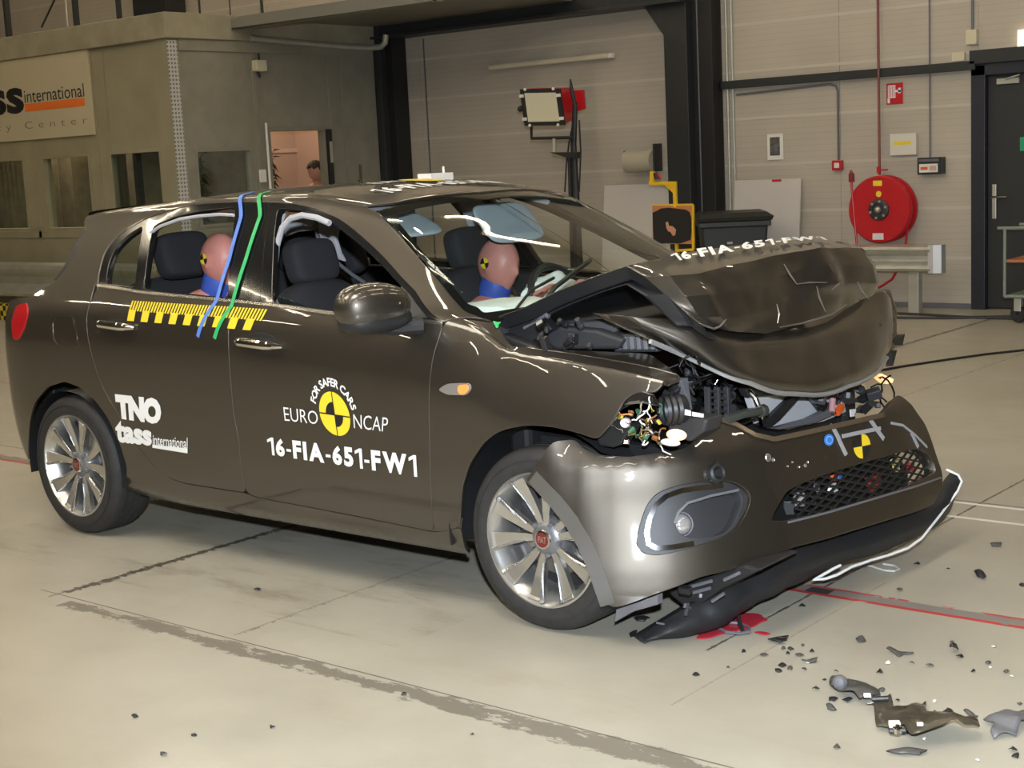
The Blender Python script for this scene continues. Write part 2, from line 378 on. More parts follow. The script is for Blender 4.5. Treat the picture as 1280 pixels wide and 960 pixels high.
# steel frame of the hall
def column(x0, x1, y0, y1, z1, label, hid=False):
    t = thing('steel_column', label, 'column', ((x0+x1)/2, (y0+y1)/2, 0)); t['kind'] = 'structure'
    b = MB(); b.box2((x0, y0, 0), (x0+(x1-x0)*.54, y1, z1)); b.build('flange', STEELD, t, .006)
    b = MB(); b.box2((x0+(x1-x0)*.54, y0+.10, 0), (x1, y1, z1)); b.build('web', mat('black_column_web', (.010, .010, .011), .5), t, .004)
    b = MB(); b.tube([(x1-.16, y0+.095, 0), (x1-.16, y0+.095, z1)], .008); b.build('conduit', MGREY, t)
    return t
column(-2.78, -2.28, 8.2, YW-.01, 7.1, 'dark steel column on the back wall behind the black bin')
column(-6.83, -6.60, 8.15, YW-.01, 7.1, 'dark steel column at the end of the office cabin side wall')
b = MB(); b.prism([(-2.78, 8.2, 2.72), (-2.78, 8.2, 3.05), (-3.02, 8.2, 3.05)], (0, .2, 0)); tag(b.build('haunch_plate', STEELD, bevel=.004), 'dark triangular steel bracket where beam meets column', 'bracket', kind='structure')
# I-beam along the wall and the mezzanine deck edge in front of it
b = MB(); b.box2((-6.8, 8.08, 3.02), (-2.5, 8.38, 3.05)); b.box2((-6.8, 8.22, 3.05), (-2.5, 8.25, 3.30)); b.box2((-6.8, 8.08, 3.30), (-2.5, 8.38, 3.33))
tag(b.build('steel_beam', STEELD, bevel=.003), 'dark steel beam spanning from the cabin to the wall column', 'beam', kind='structure')
b = MB(); b.box2((-6.82, 6.0, 3.06), (-3.9, 6.06, 3.17)); b.box2((-6.82, 6.0, 3.06), (-3.9, 6.16, 3.075)); b.box2((-6.82, 6.0, 3.155), (-3.9, 6.16, 3.17)); b.box2((-6.82, 6.1, 3.17), (-3.9, 8.2, 3.20))
tag(b.build('mezzanine_deck', STEELM, bevel=.003), 'grey steel mezzanine deck edge projecting from the cabin roof', 'deck', kind='structure')
b = MB(); y = 8.04; b.tube([(-6.78, 6.25, 2.98), (-6.78, 7.6, 2.93), (-6.72, 8.02, 2.92), (-6.56, 8.04, 2.92), (-6.5, 8.04, 2.96), (-6.48, 8.04, 3.05)], .035, 12)
tag(b.build('drain_pipe', GALV, smooth=True), 'pale horizontal pipe under the mezzanine beam with elbow', 'pipe')

# office cabin --------------------------------------------------
XS, YC = -6.83, 5.19
cb = MB()
ZS, ZH, ZT = 1.0, 1.85, 2.95
wins = [(-10.9, -9.62), (-9.27, -8.34), (-8.04, -7.08)]
cb.box2((-16, YC, 0), (XS, YC+.12, ZS)); cb.box2((-16, YC, ZH), (XS, YC+.12, ZT))
xs = [-16]+[v for w in wins for v in w]+[XS]
for i in range(0, len(xs), 2): cb.box2((xs[i], YC, ZS), (xs[i+1], YC+.12, ZH))
struct(cb.build('wall_cabin_front', CABIN))
fb = MB()
for x in (-9.42, -8.19, -7.98): fb.box2((x-.03, YC-.012, ZS-.1), (x+.03, YC, ZT))
fb.box2((-7.07, YC-.02, 0), (XS, YC, ZT)); fb.box2((-16, YC-.012, .92), (XS, YC, 1.0))
struct(fb.build('trim_3', CABIN, bevel=.004))
for i, (a, c) in enumerate(wins):
    w = MB(); t = .035
    w.box2((a, YC-.01, ZS), (a+t, YC+.1, ZH)); w.box2((c-t, YC-.01, ZS), (c, YC+.1, ZH)); w.box2((a+t, YC-.01, ZS), (c-t, YC+.1, ZS+t)); w.box2((a+t, YC-.01, ZH-t), (c-t, YC+.1, ZH))
    wo = struct(w.build('window_%d' % (i+1), CABIN, bevel=.003))
    g = MB(); g.box2((a+t, YC+.05, ZS+t), (c-t, YC+.056, ZH-t)); g.build('pane', GLASS, wo)
    bl = MB(); rnd = random.Random(i)
    for k in range(int((c-a)/.10)+1):
        x = a+.05+k*.10
        if rnd.random() < .95: bl.box((x, YC+.4, 1.45), (.115, .006, 2.9), [[math.cos(.2), -math.sin(.2), 0], [math.sin(.2), math.cos(.2), 0], [0, 0, 1]])
    tag(bl.build('vertical_blind', BLIND), ['brown vertical blind behind the cabin window at the picture edge', 'brown vertical blind behind the cabin window under the sign', 'brown vertical blind behind the cabin window next to the corner'][i], 'blind')
struct(boxes('wall_cabin_inner', BLIND, [((-16, YC+.75, 0), (-9.4, YC+.8, 2.9)), ((-9.4, YC+.75, 0), (-8.6, YC+.8, 2.9))]))
# side of the cabin with door_2 opening and a window
cs = MB(); D0, D1, DH = 6.43, 7.33, 2.03; W0, W1 = 5.42, 6.20
for q0, q1 in (((XS-.1, YC+.12, 0), (XS, W0, ZT)), ((XS-.1, W0, 0), (XS, W1, ZS)), ((XS-.1, W0, 1.82), (XS, W1, ZT)), ((XS-.1, W1, 0), (XS, D0, ZT)), ((XS-.1, D0, DH), (XS, D1, ZT)), ((XS-.1, D1, 0), (XS, YW, ZT))):
    struct(boxes('wall_cabin_side', CABINS, [(q0, q1)]))
st = MB()
for y in (6.30, 7.42): st.box2((XS, y-.03, 0), (XS+.012, y+.03, ZT))
st.box2((XS, YC+.12, ZT-.12), (XS+.02, YW-.4, ZT)); st.box2((XS, 7.6, 0), (XS+.03, 8.14, ZT))
struct(st.build('trim_4', CABINS, bevel=.003))
w = MB(); t = .03
w.box2((XS-.08, W0, ZS), (XS+.01, W0+t, 1.82)); w.box2((XS-.08, W1-t, ZS), (XS+.01, W1, 1.82)); w.box2((XS-.08, W0+t, ZS), (XS+.01, W1-t, ZS+t)); w.box2((XS-.08, W0+t, 1.82-t), (XS+.01, W1-t, 1.82))
wo = struct(w.build('window_4', CABINS, bevel=.003)); g = MB(); g.box2((XS-.05, W0+t, ZS+t), (XS-.044, W1-t, 1.82-t)); g.build('pane', GLASS, wo)
w = MB(); w.box2((XS-.1, D0, 0), (XS+.015, D0+.04, DH)); w.box2((XS-.1, D1-.04, 0), (XS+.015, D1, DH)); w.box2((XS-.1, D0+.04, DH-.04), (XS+.015, D1-.04, DH))
wo = struct(w.build('door_2', CABINS, bevel=.003))
w = MB(); w.box2((XS+.015, D1-.03, .02), (XS+.06, D1+.03, DH-.03)); w.build('open_leaf', BLACK, wo, .004)
w = MB(); w.box2((XS+.055, D1-.02, 1.62), (XS+.066, D1+.02, 1.86)); w.box2((XS+.055, D1-.02, 1.1), (XS+.066, D1+.02, 1.30)); w.build('edge_plate', GALV, wo)
# lit room behind the opening
struct(boxes('wall_room_back', INNER, [((-8.6, 6.3, 0), (-8.5, 8.45, 2.9))])); struct(boxes('wall_room_side', INNER, [((-8.5, 8.38, 0), (XS-.1, 8.45, 2.9))])); struct(boxes('wall_room_divider', BLIND, [((-8.5, 6.26, 0), (XS-.1, 6.30, 2.9))]))
struct(boxes('trim_5', mat('pale_rail', (.60, .47, .40), .6), [((-8.5, 6.3, 1.78), (-8.48, 8.38, 1.83))]))
lamp('cabin_fill_light', 'AREA', (-9.4, 5.62, 2.9), 85, (1, .82, .58), .5, (-9.4, 5.62, 0))  # added fill light, brightens the blinds behind the cabin windows
lamp('room_lamp', 'POINT', (-7.7, 7.3, 2.6), 34, (1, .74, .52), .15)
# cabin roof slab with railing
struct(boxes('trim_6', SLABM, [((-16, YC-.06, ZT), (XS+.05, YW-.02, 3.21))], bevel=.01))
def post(u, w, label):
    p = P(u, 30, y=5.35); b = MB(); b.box2((p[0]-w, 5.32, 3.21), (p[0]+w, 5.38, 4.3)); b.box2((p[0]-w-.03, 5.29, 3.21), (p[0]+w+.03, 5.41, 3.225))
    tag(b.build('railing_post', STEELD, bevel=.003), label, 'post', 'railing posts on the cabin roof')
post(10, .028, 'thick dark railing post on the cabin roof at the picture edge'); post(96, .020, 'dark railing post on the cabin roof above the sign'); post(150, .012, 'thin dark railing post on the cabin roof beside the wide column')
for (u, yy, h, r_) in ((82, 6.4, 1.1, .012), (249, 7.8, 1.0, .014), (287, 8.0, 1.0, .008), (327, 8.1, 1.0, .02)):
    p = P(u, 5, y=yy); z0 = 3.21
    b = MB(); b.tube([(p[0], yy, z0-.015), (p[0], yy, z0+h)], r_)
    tag(b.build('railing_rod', STEELD if u != 82 else GALV), {82: 'pale thin rod standing on the cabin roof', 249: 'dark rod on the cabin roof left of the mezzanine deck', 287: 'thinnest dark rod above the mezzanine deck', 327: 'thick dark rod above the mezzanine deck'}[u], 'rod')
b = MB(); b.tube([P(52, 34, y=6.2), P(68, 0, y=6.2), P(72, -10, y=6.2)], .012); tag(b.build('brace_rod', STEELD), 'slanting dark brace rod above the cabin roof', 'rod')
b = MB(); q = P(190, 10, y=8.2); b.box2((q[0]-.35, 8.15, 3.19), (q[0]+.35, YW-.01, 7.1)); tag(b.build('steel_column', STEELD, bevel=.006), 'wide dark steel column rising behind the cabin roof', 'column', kind='structure')
# white perforated strip on the corner post
def strip_mat():
    m = mat('perforated_pale_strip', (.50, .49, .47), .5); n = m.node_tree.nodes; L = m.node_tree.links; tc = n.new('ShaderNodeTexCoord'); sp = n.new('ShaderNodeSeparateXYZ'); L.new(tc.outputs['Object'], sp.inputs[0])
    def M(op, a, c):
        q = n.new('ShaderNodeMath'); q.operation = op
        for i, w in enumerate((a, c)):
            if isinstance(w, (int, float)): q.inputs[i].default_value = w
            elif w is not None: L.new(w, q.inputs[i])
        return q.outputs[0]
    def holes(o, k, t): return M('LESS_THAN', M('FRACT', M('MULTIPLY', o, k), None), t)
    mk = M('MULTIPLY', holes(sp.outputs[2], 1/.042, .5), holes(M('ADD', sp.outputs[1], .07), 1/.04, .5)); mx = n.new('ShaderNodeMix'); mx.data_type = 'RGBA'; L.new(mk, mx.inputs[0]); mx.inputs[6].default_value = (.50, .49, .47, 1); mx.inputs[7].default_value = (.14, .135, .12, 1); L.new(mx.outputs[2], n['Principled BSDF'].inputs['Base Color']); return m
b = MB(); b.box2((XS+.0, YC-.022, 0), (XS+.012, YC+.10, ZT-.02)); cs_ = b.build('corner_strip', strip_mat(), bevel=.003); tag(cs_, 'perforated pale strip up the corner of the office cabin', 'strip')
# sign on the cabin
sg = thing('company_sign', 'cream company sign with black letters and an orange bar on the cabin', 'sign', (-9.4, YC-.03, 2.03))
boxes('sign_board', mat('cream_sign_board', (.52, .46, .32), .55), [((-12.0, YC-.03, 2.04), (-8.185, YC-.001, 2.95))], sg, .004)
b = MB(); yS = YC-.032
def sign_text(mb, body, x0, x1, z0, z1, bold=0, sp=1): flat_text(mb, body, (x0, yS, z0), (x1-x0, 0, 0), (0, 0, z1-z0), bold, sp)
b = MB(); sign_text(b, 'tass', -10.93, -9.47, 2.345, 2.71, .035); b.build('lettering', BLACKD, sg)
b = MB(); sign_text(b, 'international', -9.45, -8.30, 2.455, 2.60, .0); b.build('lettering', BLACKD, sg)
b = MB(); b.box2((-9.46, yS-.001, 2.355), (-8.31, yS+.003, 2.445)); b.build('orange_bar', mat('orange_bar', (.82, .19, .03), .5), sg)
b = MB(); sign_text(b, 'Safety Center', -10.85, -8.29, 2.14, 2.245, -.012, 1.75); b.build('lettering', mat('grey_brown_letters', (.16, .135, .09), .6), sg)
# emergency light, pole, switch
b = MB(); b.box2((XS, 6.28, 2.63), (XS+.09, 6.43, 2.75)); lo = b.build('wall_light', CREAMP, bevel=.012); tag(lo, 'small cream light box high on the cabin side wall', 'light')
b = MB(); b.tube([(XS+.04, 6.36, 2.75), (XS+.04, 6.36, 2.82)], .012); b.tube([(XS+.04, 6.33, 2.63), (XS+.04, 6.36, 2.57)], .015); b.build('bracket', STEELD, lo)
b = MB(); b.tube([(XS+.05, 6.385, 0), (XS+.05, 6.385, 2.08)], .014); tag(b.build('pole', PAPER), 'thin white pole beside the cabin doorway', 'pole')
b = MB(); b.box2((XS, 6.27, 1.44), (XS+.03, 6.36, 1.58)); tag(b.build('switch_box', PAPER, bevel=.006), 'white switch box on the cabin wall beside the doorway', 'switch')
# plants
def plant(c, h, r, n, label, seed):
    t = thing('potted_plant', label, 'plant', c); rnd = random.Random(seed); c = Vector(c)
    b = MB(); b.lathe([(.0, 0), (.12, 0), (.15, .26), (.13, .26), (.12, .22), (0, .22)], c, (0, 0, 1), 20); b.build('pot', DGREY, t, smooth=True)
    s = MB(); s.tube([c+Vector((0, 0, .2)), c+Vector((0, 0, h*.75))], .012, 6); s.build('stem', WOOD, t)
    f = MB()
    for k in range(n):
        a = rnd.uniform(0, 6.28); z = rnd.uniform(.35, 1)*h; rr = r*rnd.uniform(.25, .75)
        base = c+Vector((0, 0, z*.86)); tip = base+Vector((math.cos(a)*rr, math.sin(a)*rr, rnd.uniform(-.06, .06)*h)); mid = (base+tip)/2+Vector((0, 0, .05)); side = Vector((-math.sin(a), math.cos(a), rnd.uniform(-.5, .5)))*rnd.uniform(.015, .03)
        f.add([base, mid+side, tip, mid-side], [(0, 1, 2, 3)])
    f.build('leaves', PLANT, t)
plant((-7.15, 6.70, .0), 2.0, .24, 260, 'green potted plant inside the cabin doorway', 1)
plant((-7.4, 5.90, .0), 2.05, .26, 260, 'dark potted plant behind the cabin side window', 2)

# things on and before the back wall ------------------------------------
def wall_thing(name, label, cat, u0, v0, u1, v1, depth, m, bevel=.004, kids=()):
    a = P(u0, v0, y=YW); c = P(u1, v1, y=YW); x0, x1 = sorted((a[0], c[0])); z0, z1 = sorted((a[2], c[2]))
    o = boxes(name, m, [((x0, YW-depth, z0), (x1, YW-.004, z1))], bevel=bevel); tag(o, label, cat)
    return o, x0, x1, z0, z1
o, x0, x1, z0, z1 = wall_thing('hose_sign', 'red fire hose sign with white hose symbol above the reel', 'sign', 1108.5, 104.5, 1129.5, 129.5, .012, RED)
b = MB(); w = x1-x0; h = z1-z0; ys = YW-.0125
def pl(mb, a0, a1, c0, c1): mb.box2((x0+w*a0, ys-.001, z0+h*c0), (x0+w*a1, ys+.001, z0+h*c1))
pl(b, .10, .55, .30, .90); b.build('hose_symbol', WHITE, o)
ys -= .002; b = MB(); pl(b, .08, .22, .06, .28); pl(b, .55, .9, .56, .66); pl(b, .72, .88, .5, .76); b.build('hose_symbol', WHITE, o)
ys -= .003; b = MB()
for k in range(4): pl(b, .16+.1*k, .19+.1*k, .34, .86)
b.build('symbol_lines', RED, o)
o, x0, x1, z0, z1 = wall_thing('picture_frame', 'small white frame with dark picture on the back wall', 'picture', 959.5, 168, 980, 199.5, .015, PAPER)
w = x1-x0; h = z1-z0; ys = YW-.0155; b = MB(); pl(b, .18, .80, .17, .88); b.build('picture', mat('dark_print', (.10, .09, .08), .6, noise_amt=.6, noise_scale=25), o)
ys -= .003; b = MB(); pl(b, .45, .68, .34, .60); b.build('pale_patch', MGREY, o)
o, x0, x1, z0, z1 = wall_thing('distribution_box', 'white cabinet box with a yellow stripe on the wall', 'box', 1115, 167.5, 1148, 193, .05, mat('white_cabinet', (.68, .64, .55), .5))
w = x1-x0; h = z1-z0; ys = YW-.0505; b = MB(); pl(b, .15, .82, .48, .64); b.build('yellow_stripe', YELLOW, o)
o, x0, x1, z0, z1 = wall_thing('notice_box', 'black framed notice box beside the dark door', 'box', 1151, 197, 1182.5, 217, .08, STEELD)
w = x1-x0; h = z1-z0; ys = YW-.081; b = MB(); pl(b, .08, .82, .12, .62); b.build('notice_paper', PAPER, o); b = MB(); pl(b, .06, .85, .76, .9); b.build('glass_strip', MGREY, o); ys -= .003; b = MB(); pl(b, .14, .42, .28, .45); b.build('orange_label', ORANGE, o)
b = MB(); pl(b, .5, .76, .22, .5); b.build('printed_label', mat('pink_print', (.6, .38, .3), .7), o)
o, x0, x1, z0, z1 = wall_thing('fire_call_point', 'small red fire call point box below the grey conduit', 'call point', 1042.5, 200.5, 1055, 212.5, .05, RED)
w = x1-x0; h = z1-z0; ys = YW-.051; b = MB(); pl(b, .25, .75, .25, .75); b.build('break_glass', PAPER, o)
b = MB(); zt = P(1040, 101, y=YW)[2]; cx = P(1049, 190, y=YW)[0]
b.tube([(-2.12, YW-.014, 2.09), (cx-.08, YW-.014, zt-.03), (cx-.02, YW-.014, zt-.05), (cx, YW-.014, zt-.10), (cx, YW-.014, P(1049, 200, y=YW)[2])], .011); tag(b.build('conduit_pipe', MGREY, smooth=True), 'grey conduit bending down to the small red call point', 'pipe')
o, x0, x1, z0, z1 = wall_thing('junction_box', 'pale junction box on the wall above the cable tray', 'box', 1209.5, 38, 1223, 55, .05, CREAMP)
b = MB(); b.tube([((x0+x1)/2, YW-.014, z1), ((x0+x1)/2, YW-.014, 4.5)], .012); tag(b.build('conduit_pipe', MGREY), 'grey conduit rising from the pale junction box', 'pipe')
o, x0, x1, z0, z1 = wall_thing('cream_plate', 'small cream plate resting on the cable tray by the door', 'plate', 1191, 66, 1207, 76, .03, CREAMP)
px = P(1163, 150, y=YW)[0]; b = MB(); b.tube([(px, YW-.012, P(1163, 197, y=YW)[2]), (px, YW-.012, 4.5)], .008); tag(b.build('conduit_pipe', MGREY), 'thin grey conduit down to the black notice box', 'pipe')
b = MB(); b.tube([(-2.22, YW-.016, .0), (-2.22, YW-.016, 6.5)], .014); tag(b.build('conduit_pipe', GALV), 'pale vertical conduit right beside the dark wall column', 'pipe')
b = MB(); b.tube([(-2.16, YW-.016, .0), (-2.16, YW-.016, 6.5)], .012); tag(b.build('conduit_pipe', GALV), 'pale vertical conduit second from the dark wall column', 'pipe')
o, x0, x1, z0, z1 = wall_thing('exit_lamp', 'bright lamp on the wall at the top right edge', 'lamp', 1275, 38, 1290, 58, .06, mat('glowing_wall_lamp', (1, .9, .6), .4, emit=(1, .88, .55), es=2))
px = P(1103.5, 120, y=YW)[0]; b = MB(); zv = P(1104, 208, y=YW)[2]; b.tube([(px, YW-.085, 1.25), (px, YW-.085, 6.5)], .013)
tag(b.build('sprinkler_pipe', mat('dull_red_pipe', (.20, .05, .04), .5), smooth=True), 'thin dark red pipe rising from the hose reel', 'pipe')
# hose reel
rc = P(1099, 262, y=YW-.18); R_ = .31
hr = thing('fire_hose_reel', 'round red fire hose reel on the back wall', 'hose reel', (rc[0], YW, rc[2]))
yb = YW-.18
b = MB(); b.lathe([(.0, 0), (.06, 0), (.30, .008), (.31, 0), (.315, -.012), (.315, -.035), (.30, -.04), (.12, -.04)], (rc[0], yb, rc[2]), (0, -1, 0), 56); b.build('front_disc', RED, hr, smooth=True)
b = MB(); b.lathe([(.12, -.12), (.31, -.12), (.315, -.13), (.315, -.15), (.30, -.155), (0, -.155)], (rc[0], yb, rc[2]), (0, -1, 0), 56); b.build('rear_disc', RED, hr, smooth=True)
b = MB()
for k in range(5): b.lathe([(.27-.0*k+.011*math.cos(a), -.05-.016*k+.011*math.sin(a)) for a in np.linspace(0, 2*math.pi, 9)], (rc[0], yb, rc[2]), (0, -1, 0), 48)
b.build('wound_hose', mat('red_hose', (.28, .02, .02), .5), hr, smooth=True)
b = MB(); b.lathe([(.10, .002), (.10, .02), (.085, .03), (.06, .03), (.055, .02), (0, .02)], (rc[0], yb, rc[2]), (0, -1, 0), 32); hub = b.build('hub', DGREY, hr, smooth=True)
b = MB()
for k in range(6):
    a = k*math.pi/3+.3; b.box((rc[0]+.078*math.cos(a), yb-.03, rc[2]+.078*math.sin(a)), (.02, .01, .02))
b.ball((rc[0], yb-.03, rc[2]), .03); b.build('hub_bolts', GALV, hub)
b = MB(); b.box((rc[0]-.01, yb-.009, rc[2]+.245), (.09, .003, .05)); b.build('yellow_label', YELLOW, hr); b = MB(); b.lathe([(0, .002), (.028, .002), (.028, 0)], (rc[0], yb-.008, rc[2]+.145), (0, -1, 0), 20); b.build('yellow_label', YELLOW, hr)
b = MB(); b.box((rc[0]-.01, yb-.009, rc[2]-.25), (.11, .003, .06)); b.build('white_label', PAPER, hr)
b = MB(); b.box2((rc[0]-.05, YW-.03, rc[2]-.05), (rc[0]+.05, YW-.002, rc[2]+.05)); b.build('wall_bracket', RED, hr)
n0 = P(1064.5, 222, y=yb)
b = MB(); b.tube([tuple(n0), (n0[0], yb, n0[2]-.1), (n0[0]+.02, yb, n0[2]-.35), (n0[0]+.06, yb, .45), (n0[0]+.14, yb, .25), (n0[0]+.27, yb, .20), (n0[0]+.4, yb, .28), (rc[0]+.235, yb+.03, .5), (rc[0]+.25, yb+.06, .75)], .012, 8); b.build('hanging_hose', RED, hr, smooth=True)
b = MB(); b.box((n0[0], yb, n0[2]), (.04, .05, .08)); b.tube([(n0[0], yb, n0[2]+.04), (n0[0]-.01, yb, n0[2]+.07)], [.02, .008]); b.build('nozzle', mat('dark_red_nozzle', (.25, .02, .03), .4), hr, .005)
vz = P(1104, 212, y=YW)[2]; b = MB(); b.box((px, YW-.10, vz), (.03, .03, .06)); b.box((px+.05, YW-.11, vz), (.09, .012, .015)); b.build('valve_handle', RED, hr)
# wall tube light
a = P(617, 85.5, y=YW); c = P(766, 69, y=YW); zl = (a[2]+c[2])/2
b = MB(); b.box2((a[0], YW-.10, zl-.028), (c[0], YW-.03, zl+.028)); tl = b.build('wall_tube_light', mat('cream_tube_diffuser', (.62, .54, .40), .5), bevel=.015); tag(tl, 'long cream tube light, switched off, high on the back wall', 'light')
b = MB(); b.box2((c[0], YW-.09, zl-.024), (c[0]+.05, YW-.03, zl+.024)); b.box2((a[0]+.2, YW-.035, zl-.02), (a[0]+.25, YW-.004, zl+.02)); b.box2((c[0]-.3, YW-.035, zl-.02), (c[0]-.25, YW-.004, zl+.02)); b.build('end_cap', PAPER, tl, .004)
# paper roll
a = P(782, 188, y=8.35); c = P(817, 215, y=8.35)
pr = thing('paper_roll', 'big beige paper roll in a holder on the back wall', 'paper roll', ((a[0]+c[0])/2, YW, c[2])); rr = (a[2]-c[2])/2-.005; zc = (a[2]+c[2])/2
b = MB(); b.lathe([(.02, 0), (rr, 0), (rr, c[0]-a[0]), (.02, c[0]-a[0])], (a[0], YW-rr-.015, zc), (1, 0, 0), 28); b.build('roll', mat('beige_paper', (.46, .42, .31), .8), pr, smooth=True)
b = MB(); b.box2((c[0]+.005, YW-rr-.05, zc-rr), (c[0]+.02, YW-.004, zc+rr+.06)); b.box2((a[0]-.02, YW-rr-.05, zc-.04), (a[0]-.005, YW-.004, zc+rr)); b.build('holder', DGREY, pr, .003)
# leaning white boards
def board(u0, v0, u1, label, ylean):
    a = P(u0, v0, y=8.40); c = P(u1, v0, y=8.40); t = .02
    b = MB(); b.prism([(a[0], YW-ylean, .0), (a[0], YW-.03-t, a[2]), (a[0], YW-.03, a[2]), (a[0], YW-ylean+t, .0)], (c[0]-a[0], 0, 0))
    o = b.build('white_board', WPANEL, bevel=.003); tag(o, label, 'board'); return o, a, c
o, a, c = board(915, 226, 998, 'large white board leaning on the wall behind the black bin', .18)
b = MB(); b.box((a[0]+.48, YW-.055, a[2]-.012), (.1, .01, .02)); b.build('red_clip', RED, o)
board(752, 232, 850, 'white board leaning on the wall left of the dark column', .2)
# black bin
bn = thing('waste_bin', 'black wheeled waste bin with a flared lid before the dark column', 'bin', (-1.95, 7.75, 0))
BINM = mat('black_bin_plastic', (.020, .022, .019), .5); ca, sa = math.cos(.62), math.sin(.62)
bc = P(912, 300, y=7.7); bx, by = bc[0], 7.75
def BR(x, y, z): return (bx+ca*x-sa*y, by+sa*x+ca*y, z)
zt = P(915, 268, y=7.6)[2]
b = MB()
def frust(mb, w0, d0, z0, w1, d1, z1): mb.add([BR(*q) for q in ((-w0, -d0, z0), (w0, -d0, z0), (w0, d0, z0), (-w0, d0, z0), (-w1, -d1, z1), (w1, -d1, z1), (w1, d1, z1), (-w1, d1, z1))], [(3, 2, 1, 0), (4, 5, 6, 7), (0, 1, 5, 4), (1, 2, 6, 5), (2, 3, 7, 6), (3, 0, 4, 7)])
frust(b, .25, .27, .06, .31, .33, zt-.10); b.build('bin_body', BINM, bn, .02)
b = MB(); frust(b, .335, .36, zt-.11, .335, .36, zt-.06); b.build('bin_rim', BINM, bn, .008)
b = MB(); frust(b, .345, .37, zt-.058, .36, .39, zt-.02); frust(b, .36, .39, zt-.02, .30, .33, zt+.02); b.build('lid', BINM, bn, .01)
for sx in (-1, 1):
    b = MB(); b.lathe([(.02, -.02), (.09, -.02), (.09, .02), (.02, .02)], BR(.2*sx, .30, .09), (ca, sa, 0), 20, True); b.build('wheel', RUBBER, bn, smooth=True)
b = MB(); b.box(BR(-.05, -.32, zt-.26), (.05, .012, .02), [[ca, -sa, 0], [sa, ca, 0], [0, 0, 1]]); b.box(BR(-.08, -.32, zt-.30), (.03, .012, .012), [[ca, -sa, 0], [sa, ca, 0], [0, 0, 1]]); b.build('label_mark', GREYT, bn)
# yellow lifting frame with the dark panel
yf = thing('yellow_stand', 'yellow steel stand holding a square black and orange panel', 'stand', tuple(P(842, 330, y=7.3)*np.array((1, 1, 0))))
def Y(u, v, d=0): return P(u, v, y=7.3+d)
b = MB(); zb_ = 0
b.tube([Y(815.5, 214), Y(815.5, 229)], .025, 4); b.tube([Y(812, 229), Y(845, 229)], .022, 4); b.tube([Y(843.5, 229), Y(844.5, 259)], .022, 4); b.prism([Y(830, 231), Y(843, 231), Y(843, 243)], (0, .02, 0)); b.tube([Y(844.5, 259, .03), Y(846.5, 316, .03)], .02, 4)
q = Y(847, 316, .03); b.tube([q, (q[0], q[1], 0)], .022, 4); b.build('post', YSTEEL, yf)
b = MB(); q = Y(847, 316, .03); b.box((q[0], q[1], .02), (.6, .5, .04)); b.build('foot_plate', YSTEEL, yf, .004)
b = MB()
for a_, c_ in (((815, 257), (866, 256)), ((866, 256), (867, 312)), ((867, 312), (847, 313))): b.tube([Y(*a_), Y(*c_)], .016, 4)
b.build('panel_frame', YSTEEL, yf)
b = MB(); b.add([Y(815.5, 257, -.012), Y(865, 257, -.012), Y(865, 305, -.012), Y(816, 305, -.012), Y(815.5, 257, .012), Y(865, 257, .012), Y(865, 305, .012), Y(816, 305, .012)], [(0, 1, 2, 3), (7, 6, 5, 4), (0, 4, 5, 1), (1, 5, 6, 2), (2, 6, 7, 3), (3, 7, 4, 0)]); b.build('panel', mat('orange_panel', (.52, .20, .07), .6), yf)
b = MB(); out = [(815.5, 266), (822, 263), (826, 260.5), (836, 259.5), (848, 261), (857, 262), (862, 265), (864, 272), (864.5, 290), (863, 300), (850, 304.5), (834, 304), (817, 305)]
b.prism([Y(*p, -.0135) for p in out], (0, .001, 0)); b.build('black_patch', mat('charred_black', (.014, .011, .010), .8), yf)
b = MB(); b.prism([Y(*p, -.015) for p in ((832, 278), (835, 277), (836, 282), (841, 283), (845, 287), (844, 294), (841, 295), (838, 290), (835, 289), (833, 285))], (0, .001, 0)); b.build('peeled_patch', mat('peeled_orange', (.55, .28, .15), .7), yf)
b = MB(); b.tube([Y(819, 216, -.03), Y(821, 224, -.03)], .02, 6); b.build('grip', BLACK, yf); b = MB(); b.tube([Y(822, 217, -.03), Y(826, 223, -.03)], .012, 6); b.build('red_handle', RED, yf)
# flood lamp on stand
fl = thing('flood_light', 'red film flood light on a tall black stand behind the car', 'flood light', tuple(P(722, 240, y=7)*np.array((1, 1, 0))))
def F(u, v, y=7.0): return P(u, v, y=y)
b = MB(); FC = [F(651, 112), F(700, 111), F(706, 156), F(657, 157)]; BK = [F(668, 110, 7.35), F(716, 109, 7.35), F(722, 147, 7.35), F(674, 150, 7.35)]
b.add(FC+BK, [(0, 1, 2, 3), (7, 6, 5, 4), (0, 4, 5, 1), (1, 5, 6, 2), (2, 6, 7, 3), (3, 7, 4, 0)]); b.build('lamp_housing', RED, fl, .008)
b = MB(); b.add([F(714, 113, 7.3), F(730, 112, 7.3), F(732, 136, 7.3), F(716, 141, 7.3), F(716, 113, 7.45), F(731, 112, 7.45), F(733, 135, 7.45), F(717, 139, 7.45)], [(0, 1, 2, 3), (7, 6, 5, 4), (0, 4, 5, 1), (1, 5, 6, 2), (2, 6, 7, 3), (3, 7, 4, 0)]); b.build('rear_box', RED, fl, .006)
b = MB(); fcm = sum(FC)/4
def fr_(t): return [fcm+(p-fcm)*t+np.array((0, -.012, 0)) for p in FC]
o1 = fr_(1.02); o2 = fr_(.80)
b.add(o1+o2+[p+np.array((0, .02, 0)) for p in o1]+[p+np.array((0, .02, 0)) for p in o2], [(0, 1, 5, 4), (1, 2, 6, 5), (2, 3, 7, 6), (3, 0, 4, 7), (0, 8, 9, 1), (1, 9, 10, 2), (2, 10, 11, 3), (3, 11, 8, 0)]); b.build('front_frame', BLACK, fl)
